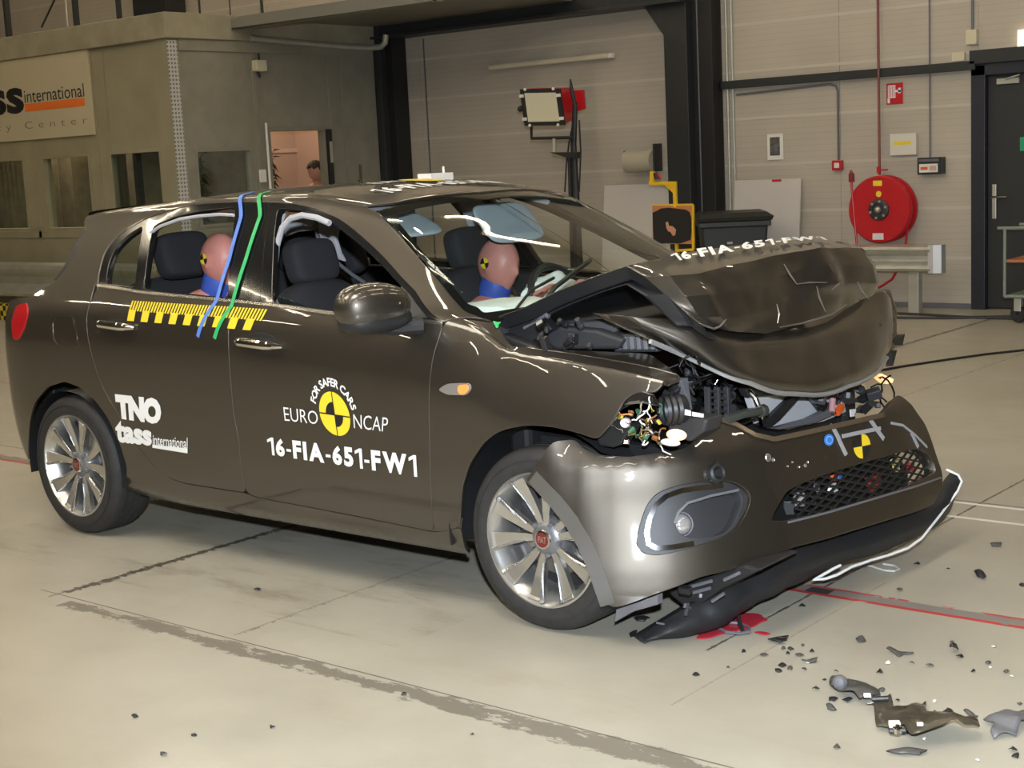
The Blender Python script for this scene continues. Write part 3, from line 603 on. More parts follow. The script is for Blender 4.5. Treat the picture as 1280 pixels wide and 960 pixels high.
b = MB(); g_ = fr_(.8); b.add(g_+[p+np.array((0, .012, 0)) for p in g_], [(0, 1, 2, 3), (7, 6, 5, 4), (0, 4, 5, 1), (1, 5, 6, 2), (2, 6, 7, 3), (3, 7, 4, 0)]); b.build('diffuser', mat('cream_diffuser', (.60, .56, .40), .6), fl)
b = MB()
for t_ in ((.14, 0), (.86, 0), (.14, 1), (.86, 1)):
    p = FC[0]*(1-t_[0])*(1-t_[1])+FC[1]*t_[0]*(1-t_[1])+FC[3]*(1-t_[0])*t_[1]+FC[2]*t_[0]*t_[1]; b = MB(); b.ball(p+np.array((0, -.02, 0)), .016, 8, 6); b.build('clip', PAPER, fl)
for t_ in ((.03, .18), (.97, .18), (.03, .82), (.97, .82)):
    p = FC[0]*(1-t_[0])*(1-t_[1])+FC[1]*t_[0]*(1-t_[1])+FC[3]*(1-t_[0])*t_[1]+FC[2]*t_[0]*t_[1]; b = MB(); b.box(p+np.array((0, -.02, 0)), (.045, .02, .03)); b.build('clip', PAPER, fl)
b = MB(); b.tube([F(664, 157), F(664.5, 173), F(716, 172)], .016, 4); b.ball(F(650.5, 136), .03, 8, 6); b.build('yoke', BLACK, fl)
b = MB(); b.tube([F(693, 173), F(693, 190)], .02, 8); b.build('spigot', GALV, fl)
b = MB(); b.prism([F(687, 190.5), F(722, 190), F(722, 198), F(708, 197)], (0, .04, 0)); b.build('bracket', BLACK, fl)
b = MB(); top = F(719, 130, 7.1); bot = F(720, 236, 7.1); b.tube([top, F(717, 180, 7.1), (bot[0], bot[1], 0)], [.026, .03, .05], 10); b.tube([F(713, 99, 7.1), F(714.5, 112, 7.1), top], [.008, .02, .02]); q = F(712, 196, 7.08); b.tube([q, (q[0]-.03, q[1], 0.02)], .02); b.build('stand_pole', BLACK, fl)
for k in range(3):
    a_ = k*2.094+.4; b = MB(); b.tube([(bot[0], bot[1], .45), (bot[0]+.5*math.cos(a_), bot[1]+.5*math.sin(a_), .02)], .016); b.build('leg', BLACK, fl)
b = MB(); b.tube([F(717, 150, 7.05), F(711, 180, 7.05), F(708, 205, 7.05), F(706, 240, 7.05)], .008); b.tube([F(724, 150, 7.05), F(726, 190, 7.05), F(724, 240, 7.05)], .008); b.build('cable', BLACK, fl, smooth=True)
# guard rails
def guard(x0, x1, y, z0, z1, label, n_posts, face_gap=None):
    t = thing('guard_rail', label, 'guard rail', ((x0+x1)/2, y, 0)); h = z1-z0
    prof = [(0, 0), (-.085, .07), (-.10, .16), (-.085, .26), (-.01, .40), (-.005, .5), (-.01, .60), (-.085, .74), (-.10, .84), (-.085, .93), (0, 1)]
    b = MB(); n = len(prof); pts = []
    for x in (x0, x1): pts += [(x, y+d, z0+h*q) for d, q in prof]+[(x, y+d+.006, z0+h*q) for d, q in prof[::-1]]
    m = 2*n; b.add(pts, [(i, (i+1) % m, m+(i+1) % m, m+i) for i in range(m)]+[tuple(range(m-1, -1, -1)), tuple(range(m, 2*m))]); b.build('rail_beam', GALV, t, smooth=True)
    for k in range(n_posts):
        x = x0+(x1-x0)*(.15+.7*k/max(1, n_posts-1)); b = MB(); b.box2((x-.05, y+.01, 0), (x+.05, y+.10, z1-.04)); b.build('post', GALV, t, .004)
    return t
gz0, gz1 = P(1150, 341, y=7.96)[2], P(1150, 306, y=7.96)[2]; gx = P(1165, 320, y=7.96)[0]
g = guard(gx-1.35, gx, 8.0, gz0, gz1, 'galvanised guard rail standing before the wall beside the hose reel', 2)
b = MB(); pf = []; x0, x1 = gx-.02, gx+.10; 
for i, x in enumerate((x0, x0+.05, x1)):
    pf.append([(x, 7.92-.006+(.02 if i == 2 else 0), gz0+(gz1-gz0)*q) for q in (0, .5, 1)])
b.add([p for r_ in pf for p in r_]+[(p[0], p[1]+.09, p[2]) for r_ in pf for p in r_], [(0, 3, 4, 1), (1, 4, 5, 2), (3, 6, 7, 4), (4, 7, 8, 5), (6, 15, 16, 7), (7, 16, 17, 8)]); b.build('end_shoe', mat('bright_galvanised', (.62, .62, .63), .4, .5), g, .004)
guard(-14, -6.9, 4.95, .25, .66, 'galvanised guard rail standing along the front of the office cabin', 4)
def hazard_mat():
    m = mat('hazard_check', (.7, .5, .03), .6); n = m.node_tree.nodes; L = m.node_tree.links; tc = n.new('ShaderNodeTexCoord'); ck = n.new('ShaderNodeTexChecker'); ck.inputs['Scale'].default_value = 1/.06
    ck.inputs[1].default_value = (.72, .55, .03, 1); ck.inputs[2].default_value = (.015, .014, .012, 1); mp = n.new('ShaderNodeMapping'); mp.inputs['Location'].default_value = (.013, .017, .011); L.new(tc.outputs['Object'], mp.inputs[0]); L.new(mp.outputs[0], ck.inputs[0]); L.new(ck.outputs[0], n['Principled BSDF'].inputs['Base Color']); return m
b = MB(); b.box2((-14, 4.80, 0), (-7.5, 4.92, .19)); tag(b.build('hazard_kerb', hazard_mat(), bevel=.004), 'black and yellow checked kerb block under the cabin guard rail', 'kerb')
# trolley at the right edge
wp = P(1273, 404, z=0); tr = thing('trolley', 'green framed tool trolley at the right edge by the door', 'trolley', tuple(wp)); GRN = mat('grey_green_tube', (.20, .24, .19), .5)
x0 = P(1257.5, 340, y=wp[1])[0]; y0 = wp[1]-.03; zt = P(1258, 285, y=wp[1])[2]; zb_ = P(1258, 370, y=wp[1])[2]
b = MB()
for yy in (y0, y0+.5): b.tube([(x0-.06, yy, zt), (x0+1.0, yy, zt)], .014); b.tube([(x0, yy, zb_), (x0, yy, zt)], .014); b.tube([(x0, yy, zb_), (x0+.9, yy, zb_)], .014); b.tube([(x0+.9, yy, zb_), (x0+.9, yy, zt)], .014)
b.build('frame', GRN, tr, smooth=True)
b = MB(); zm = P(1265, 326, y=wp[1])[2]; b.box2((x0+.01, y0, zm-.012), (x0+.9, y0+.5, zm+.012)); b.build('shelf', mat('orange_brown_shelf', (.42, .16, .06), .6), tr, .003)
b = MB(); b.box2((x0+.01, y0, zb_-.012), (x0+.9, y0+.5, zb_+.012)); b.build('shelf', GRN, tr, .003)
for dx in (.10, .8):
    for dy in (.05, .45):
        b = MB(); b.lathe([(.01, -.018), (.07, -.018), (.075, 0), (.07, .018), (.01, .018)], (x0+dx, y0+dy, .076), (.3, 1, 0), 20, True); b.build('caster', RUBBER, tr, smooth=True)
        b = MB(); b.box2((x0+dx-.03, y0+dy-.03, .10), (x0+dx+.03, y0+dy+.03, zb_)); b.build('caster_fork', GALV, tr, .004)
# cables on the floor
def fpts(L): return [tuple(P(u, v, z=.008)) for u, v in L]
b = MB(); b.tube(fpts([(1080, 391), (1120, 392), (1165, 394), (1215, 397), (1255, 396), (1280, 396)]), .014); b.tube(fpts([(1080, 396), (1130, 397.5), (1180, 397.8), (1215, 397), (1250, 398), (1285, 399)]), .014); tag(b.build('floor_cable', BLACK, smooth=True), 'black cable pair lying on the floor along the back wall', 'cable')
b = MB(); b.tube(fpts([(1060, 468), (1100, 463), (1125, 458.5), (1180, 450), (1230, 443), (1290, 436.5)]), .009); tag(b.build('floor_cable', BLACK, smooth=True), 'single black cable crossing the floor behind the wrecked car', 'cable')
# hall fluorescent fittings
first = None
TUBE = mat('lit_fluorescent_tube', (1, .95, .8), .5, emit=TUBE_COL[:3], es=TUBE_POWER)
for y in (-10.6, -6.9, -2.7, 1.5, 5.76):
    for ix in range(6):
        x = -11.2+ix*3.6-(0 if y < 5 else .02)
        if first is None:
            first = thing('ceiling_light', 'long fluorescent fitting hung under the hall ceiling', 'ceiling light', (x, y, 6.4), 'ceiling lights of the hall'); FP = (x, y)
            b = MB(); b.box2((x-.08, y-1.42, 6.40), (x+.08, y+1.42, 6.47)); b.build('housing', PAPER, first, .01)
            b = MB(); b.tube([(x, y-1.38, 6.36), (x, y+1.38, 6.36)], .036, 8); b.build('tube', TUBE, first, smooth=True)
            b = MB(); b.tube([(x, y-.9, 6.46), (x, y-.9, 7.2)], .006, 5); b.build('hanger', STEELD, first); b = MB(); b.tube([(x, y+.9, 6.46), (x, y+.9, 7.2)], .006, 5); b.build('hanger', STEELD, first)
        else: dup_tree(first, (x-FP[0], y-FP[1], 0))
hb = thing('spot_lamp', 'small bright round spot lamp hung under the hall ceiling', 'lamp', (.02, 3.24, 6.3))
b = MB(); b.lathe([(.0, .16), (.06, .16), (.11, .06), (.12, 0), (.11, 0), (.05, .14), (0, .14)], (.02, 3.24, 6.32), (0, 0, 1), 24); b.build('reflector', DGREY, hb, smooth=True)
b = MB(); b.ball((.02, 3.24, 6.35), .10, 14, 10); b.build('bulb', mat('spot_bulb', (1, 1, 1), .5, emit=(1, .97, .9), es=160), hb, smooth=True)
b = MB(); b.tube([(.02, 3.24, 6.46), (.02, 3.24, 7.2)], .008, 6); b.build('rod', STEELD, hb)

# ================================================================== THE CAR
car = thing('car', 'bronze-grey hatchback with crushed front and crumpled bonnet after a crash test', 'car', (1.3, 0, 0))
def pchip(xs, ys):
    xs = np.array(xs, float); ys = np.array(ys, float); h = np.diff(xs); d = np.diff(ys)/h; m = np.zeros(len(xs))
    for i in range(1, len(xs)-1):
        if d[i-1]*d[i] > 0: w1 = 2*h[i]+h[i-1]; w2 = h[i]+2*h[i-1]; m[i] = (w1+w2)/(w1/d[i-1]+w2/d[i])
    m[0] = d[0]; m[-1] = d[-1]
    def f(x):
        x = np.clip(x, xs[0], xs[-1]); i = np.clip(np.searchsorted(xs, x)-1, 0, len(h)-1); t = (x-xs[i])/h[i]
        return (2*t**3-3*t**2+1)*ys[i]+(t**3-2*t**2+t)*h[i]*m[i]+(-2*t**3+3*t**2)*ys[i+1]+(t**3-t**2)*h[i]*m[i+1]
    return f
ST = [  # x, z bottom, y sill, y max, z belt, y belt, z rail, y rail, z roof
    (-.69, .36, .46, .56, .99, .52, 1.01, .47, 1.03), (-.655, .33, .57, .66, 1.01, .62, 1.04, .55, 1.06), (-.60, .30, .67, .755, 1.03, .70, 1.10, .61, 1.12),
    (-.53, .27, .75, .825, 1.055, .76, 1.19, .625, 1.21), (-.43, .24, .80, .868, 1.08, .80, 1.29, .615, 1.325), (-.25, .22, .81, .887, 1.10, .81, 1.375, .61, 1.41),
    (.3, .20, .82, .892, 1.105, .825, 1.425, .615, 1.46), (.8, .19, .83, .893, 1.09, .835, 1.45, .62, 1.485), (1.2, .19, .83, .894, 1.075, .84, 1.452, .62, 1.49),
    (1.65, .19, .83, .894, 1.05, .842, 1.395, .595, 1.45), (2.0, .19, .83, .894, 1.025, .842, 1.235, .66, 1.30), (2.36, .19, .83, .893, .985, .838, 1.025, .745, 1.10),
    (2.5, .19, .83, .892, .92, .845, .945, .77, 1.0), (2.7, .19, .83, .888, .90, .835, .925, .755, .96), (2.98, .19, .80, .855, .86, .80, .89, .72, .92), (3.1, .19, .77, .82, .83, .77, .86, .69, .9)]
SP = [pchip([s[0] for s in ST], [s[k] for s in ST]) for k in range(1, 9)]
QK = np.array([0, .06, .21, .43, .67, .83, .98, 1.17, 1.25, 1.42, 1.63, 1.87]); QMAX = 1.87
def S(x, q):
    """body surface, near side (y<0): x along the car, q girth from sill (0) over the belt (.83) and roof rail (1.25) to the roof centre (1.87)"""
    x = np.atleast_1d(np.asarray(x, float)); q = np.atleast_1d(np.asarray(q, float))
    zb, ys, ym, zl, yl, zr, yr, zc = [f(x) for f in SP]
    gz = zr-zl; dz = zc-zr
    Y = [ys-.03, ys+.02, ym-.013, ym, ym-.010, yl, yl+(yr-yl)*.36, yl+(yr-yl)*.83, yr, yr*.80, yr*.42, 0*yr]
    Z = [zb, zb+.045, zb+.205, zb+.42, zl-.14, zl, zl+gz*.42, zl+gz*.86, zr, zr+dz*.42, zr+dz*.875, zc]
    Y = np.array(Y); Z = np.array(Z)
    Y = np.vstack([Y, -Y[-2:-3:-1]]); Z = np.vstack([Z, Z[-2:-3:-1]]); K = np.append(QK, 2*QMAX-QK[-2])
    i = np.clip(np.searchsorted(K, q)-1, 0, len(QK)-2); n = np.arange(len(x))
    h = K[i+1]-K[i]; t = (q-K[i])/h
    def her(V):
        a, b = V[i, n], V[i+1, n]; im = np.maximum(i-1, 0); ip = i+2
        ma = np.where(i > 0, (b-V[im, n])/(K[i+1]-K[im]), (b-a)/h); mb = (V[ip, n]-a)/(K[ip]-K[i])
        return (2*t**3-3*t**2+1)*a+(t**3-2*t**2+t)*h*ma+(-2*t**3+3*t**2)*b+(t**3-t**2)*h*mb
    return np.stack([x, -her(Y), her(Z)], -1)
def grad_normal(surf, a, b, e=2e-3):
    du = surf(a+e, b)-surf(a-e, b); dv = surf(a, b+e)-surf(a, b-e); n = np.cross(du, dv); return n/(np.linalg.norm(n, axis=-1, keepdims=True)+1e-12)
class Inv:
    def __init__(s, surf, a0, a1, na, b0, b1, nb):
        s.surf = surf; A, B = np.meshgrid(np.linspace(a0, a1, na), np.linspace(b0, b1, nb), indexing='ij'); s.A = A.ravel(); s.B = B.ravel()
        X = surf(s.A, s.B); s.px = proj(X); n = grad_normal(surf, s.A, s.B); s.ok = ((CAM_POS-X)*n).sum(1) > -.02; s.lim = (a0, a1, b0, b1)
    def __call__(s, u, v):
        d = ((s.px-np.array((u, v)))**2).sum(1)+np.where(s.ok, 0, 1e5); k = d.argmin(); a, b = s.A[k], s.B[k]
        for _ in range(12):
            p0 = proj(s.surf(a, b))[0]; e = 1e-4; ja = (proj(s.surf(a+e, b))[0]-p0)/e; jb = (proj(s.surf(a, b+e))[0]-p0)/e
            J = np.stack([ja, jb], 1); r = np.array((u, v))-p0
            try: st = np.linalg.solve(J.T@J+np.eye(2)*30, J.T@r)
            except Exception: break
            st = np.clip(st, -.05, .05); a = np.clip(a+st[0], s.lim[0], s.lim[1]); b = np.clip(b+st[1], s.lim[2], s.lim[3])
        return float(a), float(b)
INV = Inv(S, -.69, 3.1, 260, 0, QMAX-.001, 150)
def toparam(poly, inv=None):
    inv = inv or INV; return [tuple(p[1:]) if isinstance(p[0], str) else inv(*p) for p in poly]
def resample(poly, d):
    out = []; n = len(poly)
    for i in range(n):
        a = np.array(poly[i]); b = np.array(poly[(i+1) % n]); k = max(1, int(math.ceil(np.linalg.norm(b-a)/d))); out += [a+(b-a)*j/k for j in range(k)]
    return np.array(out)
def smooth_loop(p, it):
    for _ in range(it): p = .25*np.roll(p, 1, 0)+.5*p+.25*np.roll(p, -1, 0)
    return p
def area2(p): return .5*np.sum(p[:, 0]*np.roll(p[:, 1], -1)-np.roll(p[:, 0], -1)*p[:, 1])
def inset(p, g):
    t = np.roll(p, -1, 0)-np.roll(p, 1, 0); t /= np.linalg.norm(t, axis=1, keepdims=True)+1e-9; nn = np.stack([-t[:, 1], t[:, 0]], 1)
    return p+nn*g*(1 if area2(p) > 0 else -1)
def inside(poly, pts):
    x, y = pts[:, 0], pts[:, 1]; c = np.zeros(len(pts), bool); n = len(poly); j = n-1
    for i in range(n):
        xi, yi = poly[i]; xj, yj = poly[j]
        c ^= ((yi > y) != (yj > y)) & (x < (xj-xi)*(y-yi)/(yj-yi+1e-12)+xi); j = i
    return c
def panel(name, poly, m, parent, holes=(), surf=S, gap=.0045, depth=.016, hole_depth=None, off=0.0, step=.04, mirror=False, sm=3, bothhalf=False, back=True, warp=None, hsm=3, edge=.016, rim_mat=None):
    """a skin cut out of a body surface along poly (surface parameters), with rounded turned-in edges"""
    loops = []
    for i, pl in enumerate([poly]+list(holes)):
        p = np.array(pl, float)
        if area2(p) < 0: p = p[::-1]
        p = smooth_loop(resample(p, edge), sm if i == 0 else hsm); p = inset(p, gap if i == 0 else -gap if gap > 0 else 0); loops.append(p)
    allb = np.vstack(loops); lo = allb.min(0); hi = allb.max(0)
    gx, gy = np.meshgrid(np.arange(lo[0]+step/2, hi[0], step), np.arange(lo[1]+step/2, hi[1], step), indexing='ij'); g = np.stack([gx.ravel(), gy.ravel()], 1)
    g[:, 1] += ((np.round(g[:, 0]/step) % 2)*step*.5)
    ok = inside(loops[0], g)
    for l in loops[1:]: ok &= ~inside(l, g)
    g = g[ok]
    if len(g):
        dm = np.min(((g[:, None, :]-allb[None])**2).sum(2), 1); g = g[dm > (step*.45)**2]
    pts = np.vstack([allb, g]); edges = []; o = 0
    for l in loops: n = len(l); edges += [(o+k, o+(k+1) % n) for k in range(n)]; o += n
    vs, es_, fs, ov, oe, of = delaunay_2d_cdt([Vector(p) for p in pts], edges, [], 0, 1e-7)
    V2 = np.array([tuple(v) for v in vs]); F = np.array([tuple(f) for f in fs if len(f) == 3]); cen = V2[F].mean(1); keep = inside(loops[0], cen)
    for l in loops[1:]: keep &= ~inside(l, cen)
    F = F[keep]
    X = surf(V2[:, 0], V2[:, 1]); N = grad_normal(surf, V2[:, 0], V2[:, 1]); 
    if off: X = X+N*off
    if warp is not None: X = warp(X, V2)
    a = V2[F]; ar = (a[:, 1, 0]-a[:, 0, 0])*(a[:, 2, 1]-a[:, 0, 1])-(a[:, 2, 0]-a[:, 0, 0])*(a[:, 1, 1]-a[:, 0, 1])
    F = np.where((ar < 0)[:, None], F[:, ::-1], F)
    vlist = [tuple(x) for x in X]; nlist = [tuple(x) for x in N]; flist = [tuple(map(int, f)) for f in F]; nskin = len(flist)
    look = {}
    for k, w in enumerate(ov):
        for q in w: look[q] = k
    o = 0
    for li, l in enumerate(loops):
        n = len(l); ids = [look.get(o+k, None) for k in range(n)]; o += n; dd = depth if li == 0 else (hole_depth if hole_depth is not None else depth)
        if dd <= 0 or any(i is None for i in ids): continue
        Xb = X[ids]; Nb = N[ids]; T = np.roll(Xb, -1, 0)-np.roll(Xb, 1, 0); T /= np.linalg.norm(T, axis=1, keepdims=True)+1e-9
        O = np.cross(T, Nb)*(1 if li == 0 else -1)  # outward from the skin
        O = O if li == 0 else -O*-1
        if li > 0: O = np.cross(T, Nb)*-1
        prev = ids
        for (oo, ii, wn) in ((.0018, .0008, .75), (.0028, .003, .25), (.003, dd, .0)):
            R = Xb+O*oo-Nb*ii; NN = Nb*wn+O*(1-wn); NN /= np.linalg.norm(NN, axis=1, keepdims=True)+1e-9; b0 = len(vlist)
            vlist += [tuple(x) for x in R]; nlist += [tuple(x) for x in NN]
            for k in range(n):
                k2 = (k+1) % n; f = (prev[k], b0+k, b0+k2, prev[k2])
                flist.append(f if li == 0 else f[::-1])
            prev = list(range(b0, b0+n))
    vv = np.array(vlist); nn = np.array(nlist)
    if bothhalf or mirror:
        if bothhalf:
            k = len(vv); vv = np.vstack([vv, vv*np.array((1, -1, 1))]); nn = np.vstack([nn, nn*np.array((1, -1, 1))]); flist += [tuple(i+k for i in f[::-1]) for f in flist]
        else: vv = vv*np.array((1, -1, 1)); nn = nn*np.array((1, -1, 1)); flist = [f[::-1] for f in flist]
    me = bpy.data.meshes.new(name); me.from_pydata([tuple(v) for v in vv], [], flist); me.update()
    me.polygons.foreach_set('use_smooth', [True]*len(me.polygons)); me.normals_split_custom_set_from_vertices([tuple(x) for x in nn])
    if rim_mat is not None:
        mi = [0]*len(flist); half = len(flist)//2 if bothhalf else len(flist)
        for i in range(nskin, half): mi[i] = 1
        if bothhalf:
            for i in range(half+nskin, 2*half): mi[i] = 1
    o = link(name, me, m if rim_mat is None else [m, rim_mat], parent)
    if rim_mat is not None: o.data.polygons.foreach_set('material_index', mi)
    return o
def both(name, poly, m, parent, **k):
    return [panel(name, poly, m, parent, mirror=s, **k) for s in (False, True)]
def surf_pt(x, q, off=0, surf=S):
    X = surf(x, q); return X+grad_normal(surf, np.atleast_1d(float(x)), np.atleast_1d(float(q)))*off
def strip(name, path, w, m, parent, surf=S, off=.002, th=.0012, n=60, mirror=False):
    """tape or moulding of width w laid along a parameter path on the surface"""
    p = np.array(path, float); L = np.r_[0, np.cumsum(np.linalg.norm(np.diff(p, axis=0), axis=1))]; t = np.linspace(0, L[-1], n); a = np.interp(t, L, p[:, 0]); c = np.interp(t, L, p[:, 1])
    X = surf(a, c); N = grad_normal(surf, a, c); T = np.gradient(X, axis=0); T /= np.linalg.norm(T, axis=1, keepdims=True)+1e-9; B = np.cross(T, N)
    rows = [X+B*w/2+N*(off-.001), X+B*w/2+N*(off+th), X-B*w/2+N*(off+th), X-B*w/2+N*(off-.001)]; vs = np.stack(rows, 1).reshape(-1, 3)
    if mirror: vs = vs*np.array((1, -1, 1))
    b = MB(); b.add(vs, [(4*i+k, 4*i+4+k, 4*i+4+(k+1) % 4, 4*i+(k+1) % 4) for i in range(n-1) for k in range(4)]+[(3, 2, 1, 0), (4*n-4, 4*n-3, 4*n-2, 4*n-1)])
    return b.build(name, m, parent, smooth=True)
def decal(name, body, quad, m, parent, bold=0.0, sp=1.0, surf=S, inv=None, off=.0022, par=False):
    """lettering conformed to the body: quad = 4 pixel (or parameter) corners, bottom-left, bottom-right, top-right, top-left"""
    v, f, a = text_mesh(body, bold, sp); return decal_mesh(name, v, f, quad, m, parent, surf, inv, off, par)
def decal_mesh(name, v, f, quad, m, parent, surf=S, inv=None, off=.0022, par=False, post=None):
    q = np.array(quad if par else toparam(quad, inv), float); v = np.asarray(v, float); s, t = v[:, :1], v[:, 1:2]
    p = q[0]*(1-s)*(1-t)+q[1]*s*(1-t)+q[2]*s*t+q[3]*(1-s)*t; X = surf(p[:, 0], p[:, 1])+grad_normal(surf, p[:, 0], p[:, 1])*off
    if post is not None: X = post(X)
    b = MB(); b.add(X, f); return b.build(name, m, parent)
def disc_mesh(a0, a1, r0, r1, n=24):
    v = []; f = []
    for k in range(n+1):
        a = a0+(a1-a0)*k/n; v += [(.5+.5*r0*math.cos(a), .5+.5*r0*math.sin(a)), (.5+.5*r1*math.cos(a), .5+.5*r1*math.sin(a))]
    return v, [(2*k, 2*k+1, 2*k+3, 2*k+2) for k in range(n)]

# traced outlines (photograph pixels) of the near side
C_REAR = [(119, 352), (112, 380), (108, 396), (109, 421), (116, 451), (125, 478), (146, 515.6), (170, 555.5), (191, 582), (205, 594), (218, 600.6), (231, 604.6)]
SILLTOP = [(231, 604.6), (308, 617), (320, 622), (426, 642), (506, 658), (543, 666)]
B_LINE = [(289, 378), (286.5, 398), (285.5, 421), (287, 462), (292, 516), (299, 553), (302, 593), (308, 617)]
F_LINE = [(555, 404), (550, 420), (540.6, 451), (536.5, 493), (538, 573), (543, 666)]
ARCH_R = [(36, 575), (36, 545), (38, 520), (43, 502), (58, 484), (80, 477), (101, 485), (120, 502), (135, 523), (149, 553), (159, 585), (165, 619), (167, 634)]
ARCH_F = [(746, 549), (721, 540), (690, 533), (658, 531), (628, 537), (604.5, 553), (586, 580), (577, 611), (575, 659), (577, 706)]
BELT = [(119, 352), (122, 357), (175, 365), (250, 372), (289, 377.5)]; BELTF = [(289, 377.5), (337, 381), (375, 386.5), (416, 392), (480, 397), (555, 404)]
DLO_TOP = [(122, 357), (124, 338), (130, 316), (140, 301), (156, 287.5), (181, 273), (219, 260.5), (250, 254.5), (297, 251.5), (336, 252.5), (362, 254), (394, 260.5), (425, 274), (456, 299), (487, 328.5), (519, 362), (547, 398), (554, 404)]
T = toparam
# skins
def seg(*ls):
    out = []
    for l in ls:
        for p in l:
            if not out or out[-1] != p: out.append(p)
    return out
rear_door = both('rear_door', T(seg(BELT[1:], B_LINE[1:], SILLTOP[1::-1], C_REAR[::-1][1:-1])), PAINT, car)
front_door = both('front_door', T(seg(BELTF, F_LINE[1:], SILLTOP[::-1][1:-2], B_LINE[::-1])), PAINT, car)
sillp = T(SILLTOP); archr = T(ARCH_R); archf = T(ARCH_F)
LAMP = T([(22, 383), (34, 379), (36, 392), (31, 410), (24, 424), (17.5, 424), (16, 402)])
# side frame: cant rail, A-pillar, C-pillar in one skin
dlo = T(DLO_TOP)
WS_EDGE = [(469, 263), (487, 282), (519, 317), (550, 353), (581, 390), (607, 400), (618, 404)]
wse = T(WS_EDGE)
top_line = [(1.60, 1.262), (1.2, 1.262), (.6, 1.262), (0.0, 1.262), (-.10, 1.262)]+T([(104, 277), (107, 288), (99, 308), (84, 334), (68, 352), (50, 363), (36, 372)])+[(-.685, .78), (-.685, .62), (-.685, .10), (-.66, .06), (-.46, .05)]
body_side = both('body_side_frame', archr+[(archr[-1][0]+.03, .012), (archf[-2][0]-.004, .012), archf[-2]]+sillp[::-1]+T(C_REAR)[::-1][1:]+dlo+[(wse[-1][0]-.02, wse[-1][1]-.02)]+wse[::-1]+top_line, PAINT, car, gap=.0025, step=.03)
roof = panel('roof_panel', [(1.605, 1.275), (1.2, 1.275), (.6, 1.275), (0, 1.275), (-.10, 1.275), (-.20, 1.5), (-.25, QMAX), (.6, QMAX), (1.715, QMAX), (1.70, 1.65), (1.66, 1.42)], PAINT, car, bothhalf=True, gap=0, depth=.01, sm=0)
# front wing
fender = both('front_wing', T([(555, 404), (550, 420), (540.6, 451), (536.5, 493), (538, 573), (543, 666)])+archf[::-1][1:]+T([(772, 516), (776, 505), (786, 495), (801, 489), (814, 492), (825, 488), (851, 471), (838, 460), (816, 444), (804, 441.5), (717, 437.5), (660, 434), (639, 432.5), (628, 418), (620, 405), (600, 402)]), PAINT, car, gap=.002, step=.03)
both('sill_end_cover', T([(530, 655), (577, 648), (577, 690), (530, 684)]), PAINT, car, off=-.006, gap=0, depth=0, sm=0, step=.03)
# black window surround with openings, door by door
Q_OPEN = [(131, 355), (134, 330), (143, 308.5), (160, 291.5), (178, 280.5), (168, 358.5)]
R_OPEN = [(178, 361), (190.5, 281.5), (219, 269.5), (250, 263), (293, 258), (284, 372), (250, 368.5)]
F_OPEN = [(339, 378.5), (341, 300), (345, 260), (372, 261), (394, 267), (421, 281), (452, 306.5), (483, 336), (512, 366), (537, 398), (480, 394), (416, 389)]
bsplit = T([(336, 252.5), (330, 300), (325, 381)])
ws_poly = dlo[:10]+bsplit[1:]+T(BELT)[::-1][0:-1]
trims = both('window_surround', ws_poly, BLACKG, None, holes=[T(Q_OPEN), T(R_OPEN)], off=-.004, gap=.001, depth=.02, hole_depth=.03)
trimf = both('window_surround', dlo[9:]+T(BELTF)[::-1][:-1]+T([(325, 381)])+bsplit[1:2], BLACKG, None, holes=[T(F_OPEN)], off=-.004, gap=.001, depth=.02, hole_depth=.03)
def reparent(o, p):
    o.parent = p; o.location = o.location-world_loc(p)
for o, p in zip(trims, rear_door): reparent(o, p)
for o, p in zip(trimf, front_door): reparent(o, p)
both('quarter_glass', T([(129, 357), (132, 328), (141, 305), (160, 288), (182, 276), (169, 361)]), GLASS, car, off=-.018, gap=0, depth=0)
both('belt_moulding', T([(122, 358.5), (175, 366.5), (250, 373.5), (337, 382.5), (416, 393.5), (480, 398.5), (553, 405.5), (553, 403), (480, 396), (416, 391), (337, 380), (250, 371), (175, 364), (122, 356)]), mat('bright_moulding', (.30, .29, .26), .2, .9), car, off=.004, gap=0, depth=.008, sm=0, step=.02)
# windscreen (curved, with dark border)
wsb = [(2.335, 1.262), (2.40, 1.42), (2.45, 1.63), (2.475, QMAX)]
wsq = [(q[0]+.008, q[1]+.010) for q in wse[:5]]
WSP = wsq+[(2.315, 1.11), (2.35, 1.19)]+wsb[1:]+[(1.73, QMAX), (1.715, 1.65), (1.675, 1.43)]
panel('windscreen', WSP, GLASS, car, bothhalf=True, gap=0, depth=0, off=-.006, sm=0, step=.03)
panel('windscreen_border', WSP, mat('black_glass_border', (.006, .006, .006), .1), car, holes=[[(2.44, QMAX-.002), (2.415, 1.63), (2.37, 1.44), (2.315, 1.24), (2.24, 1.145), (2.10, 1.200), (1.95, 1.245), (1.80, 1.28), (1.745, 1.34), (1.745, 1.45), (1.77, 1.65), (1.785, QMAX-.002)]], bothhalf=True, gap=0, depth=0, off=-.009, sm=0, hsm=1, step=.03)

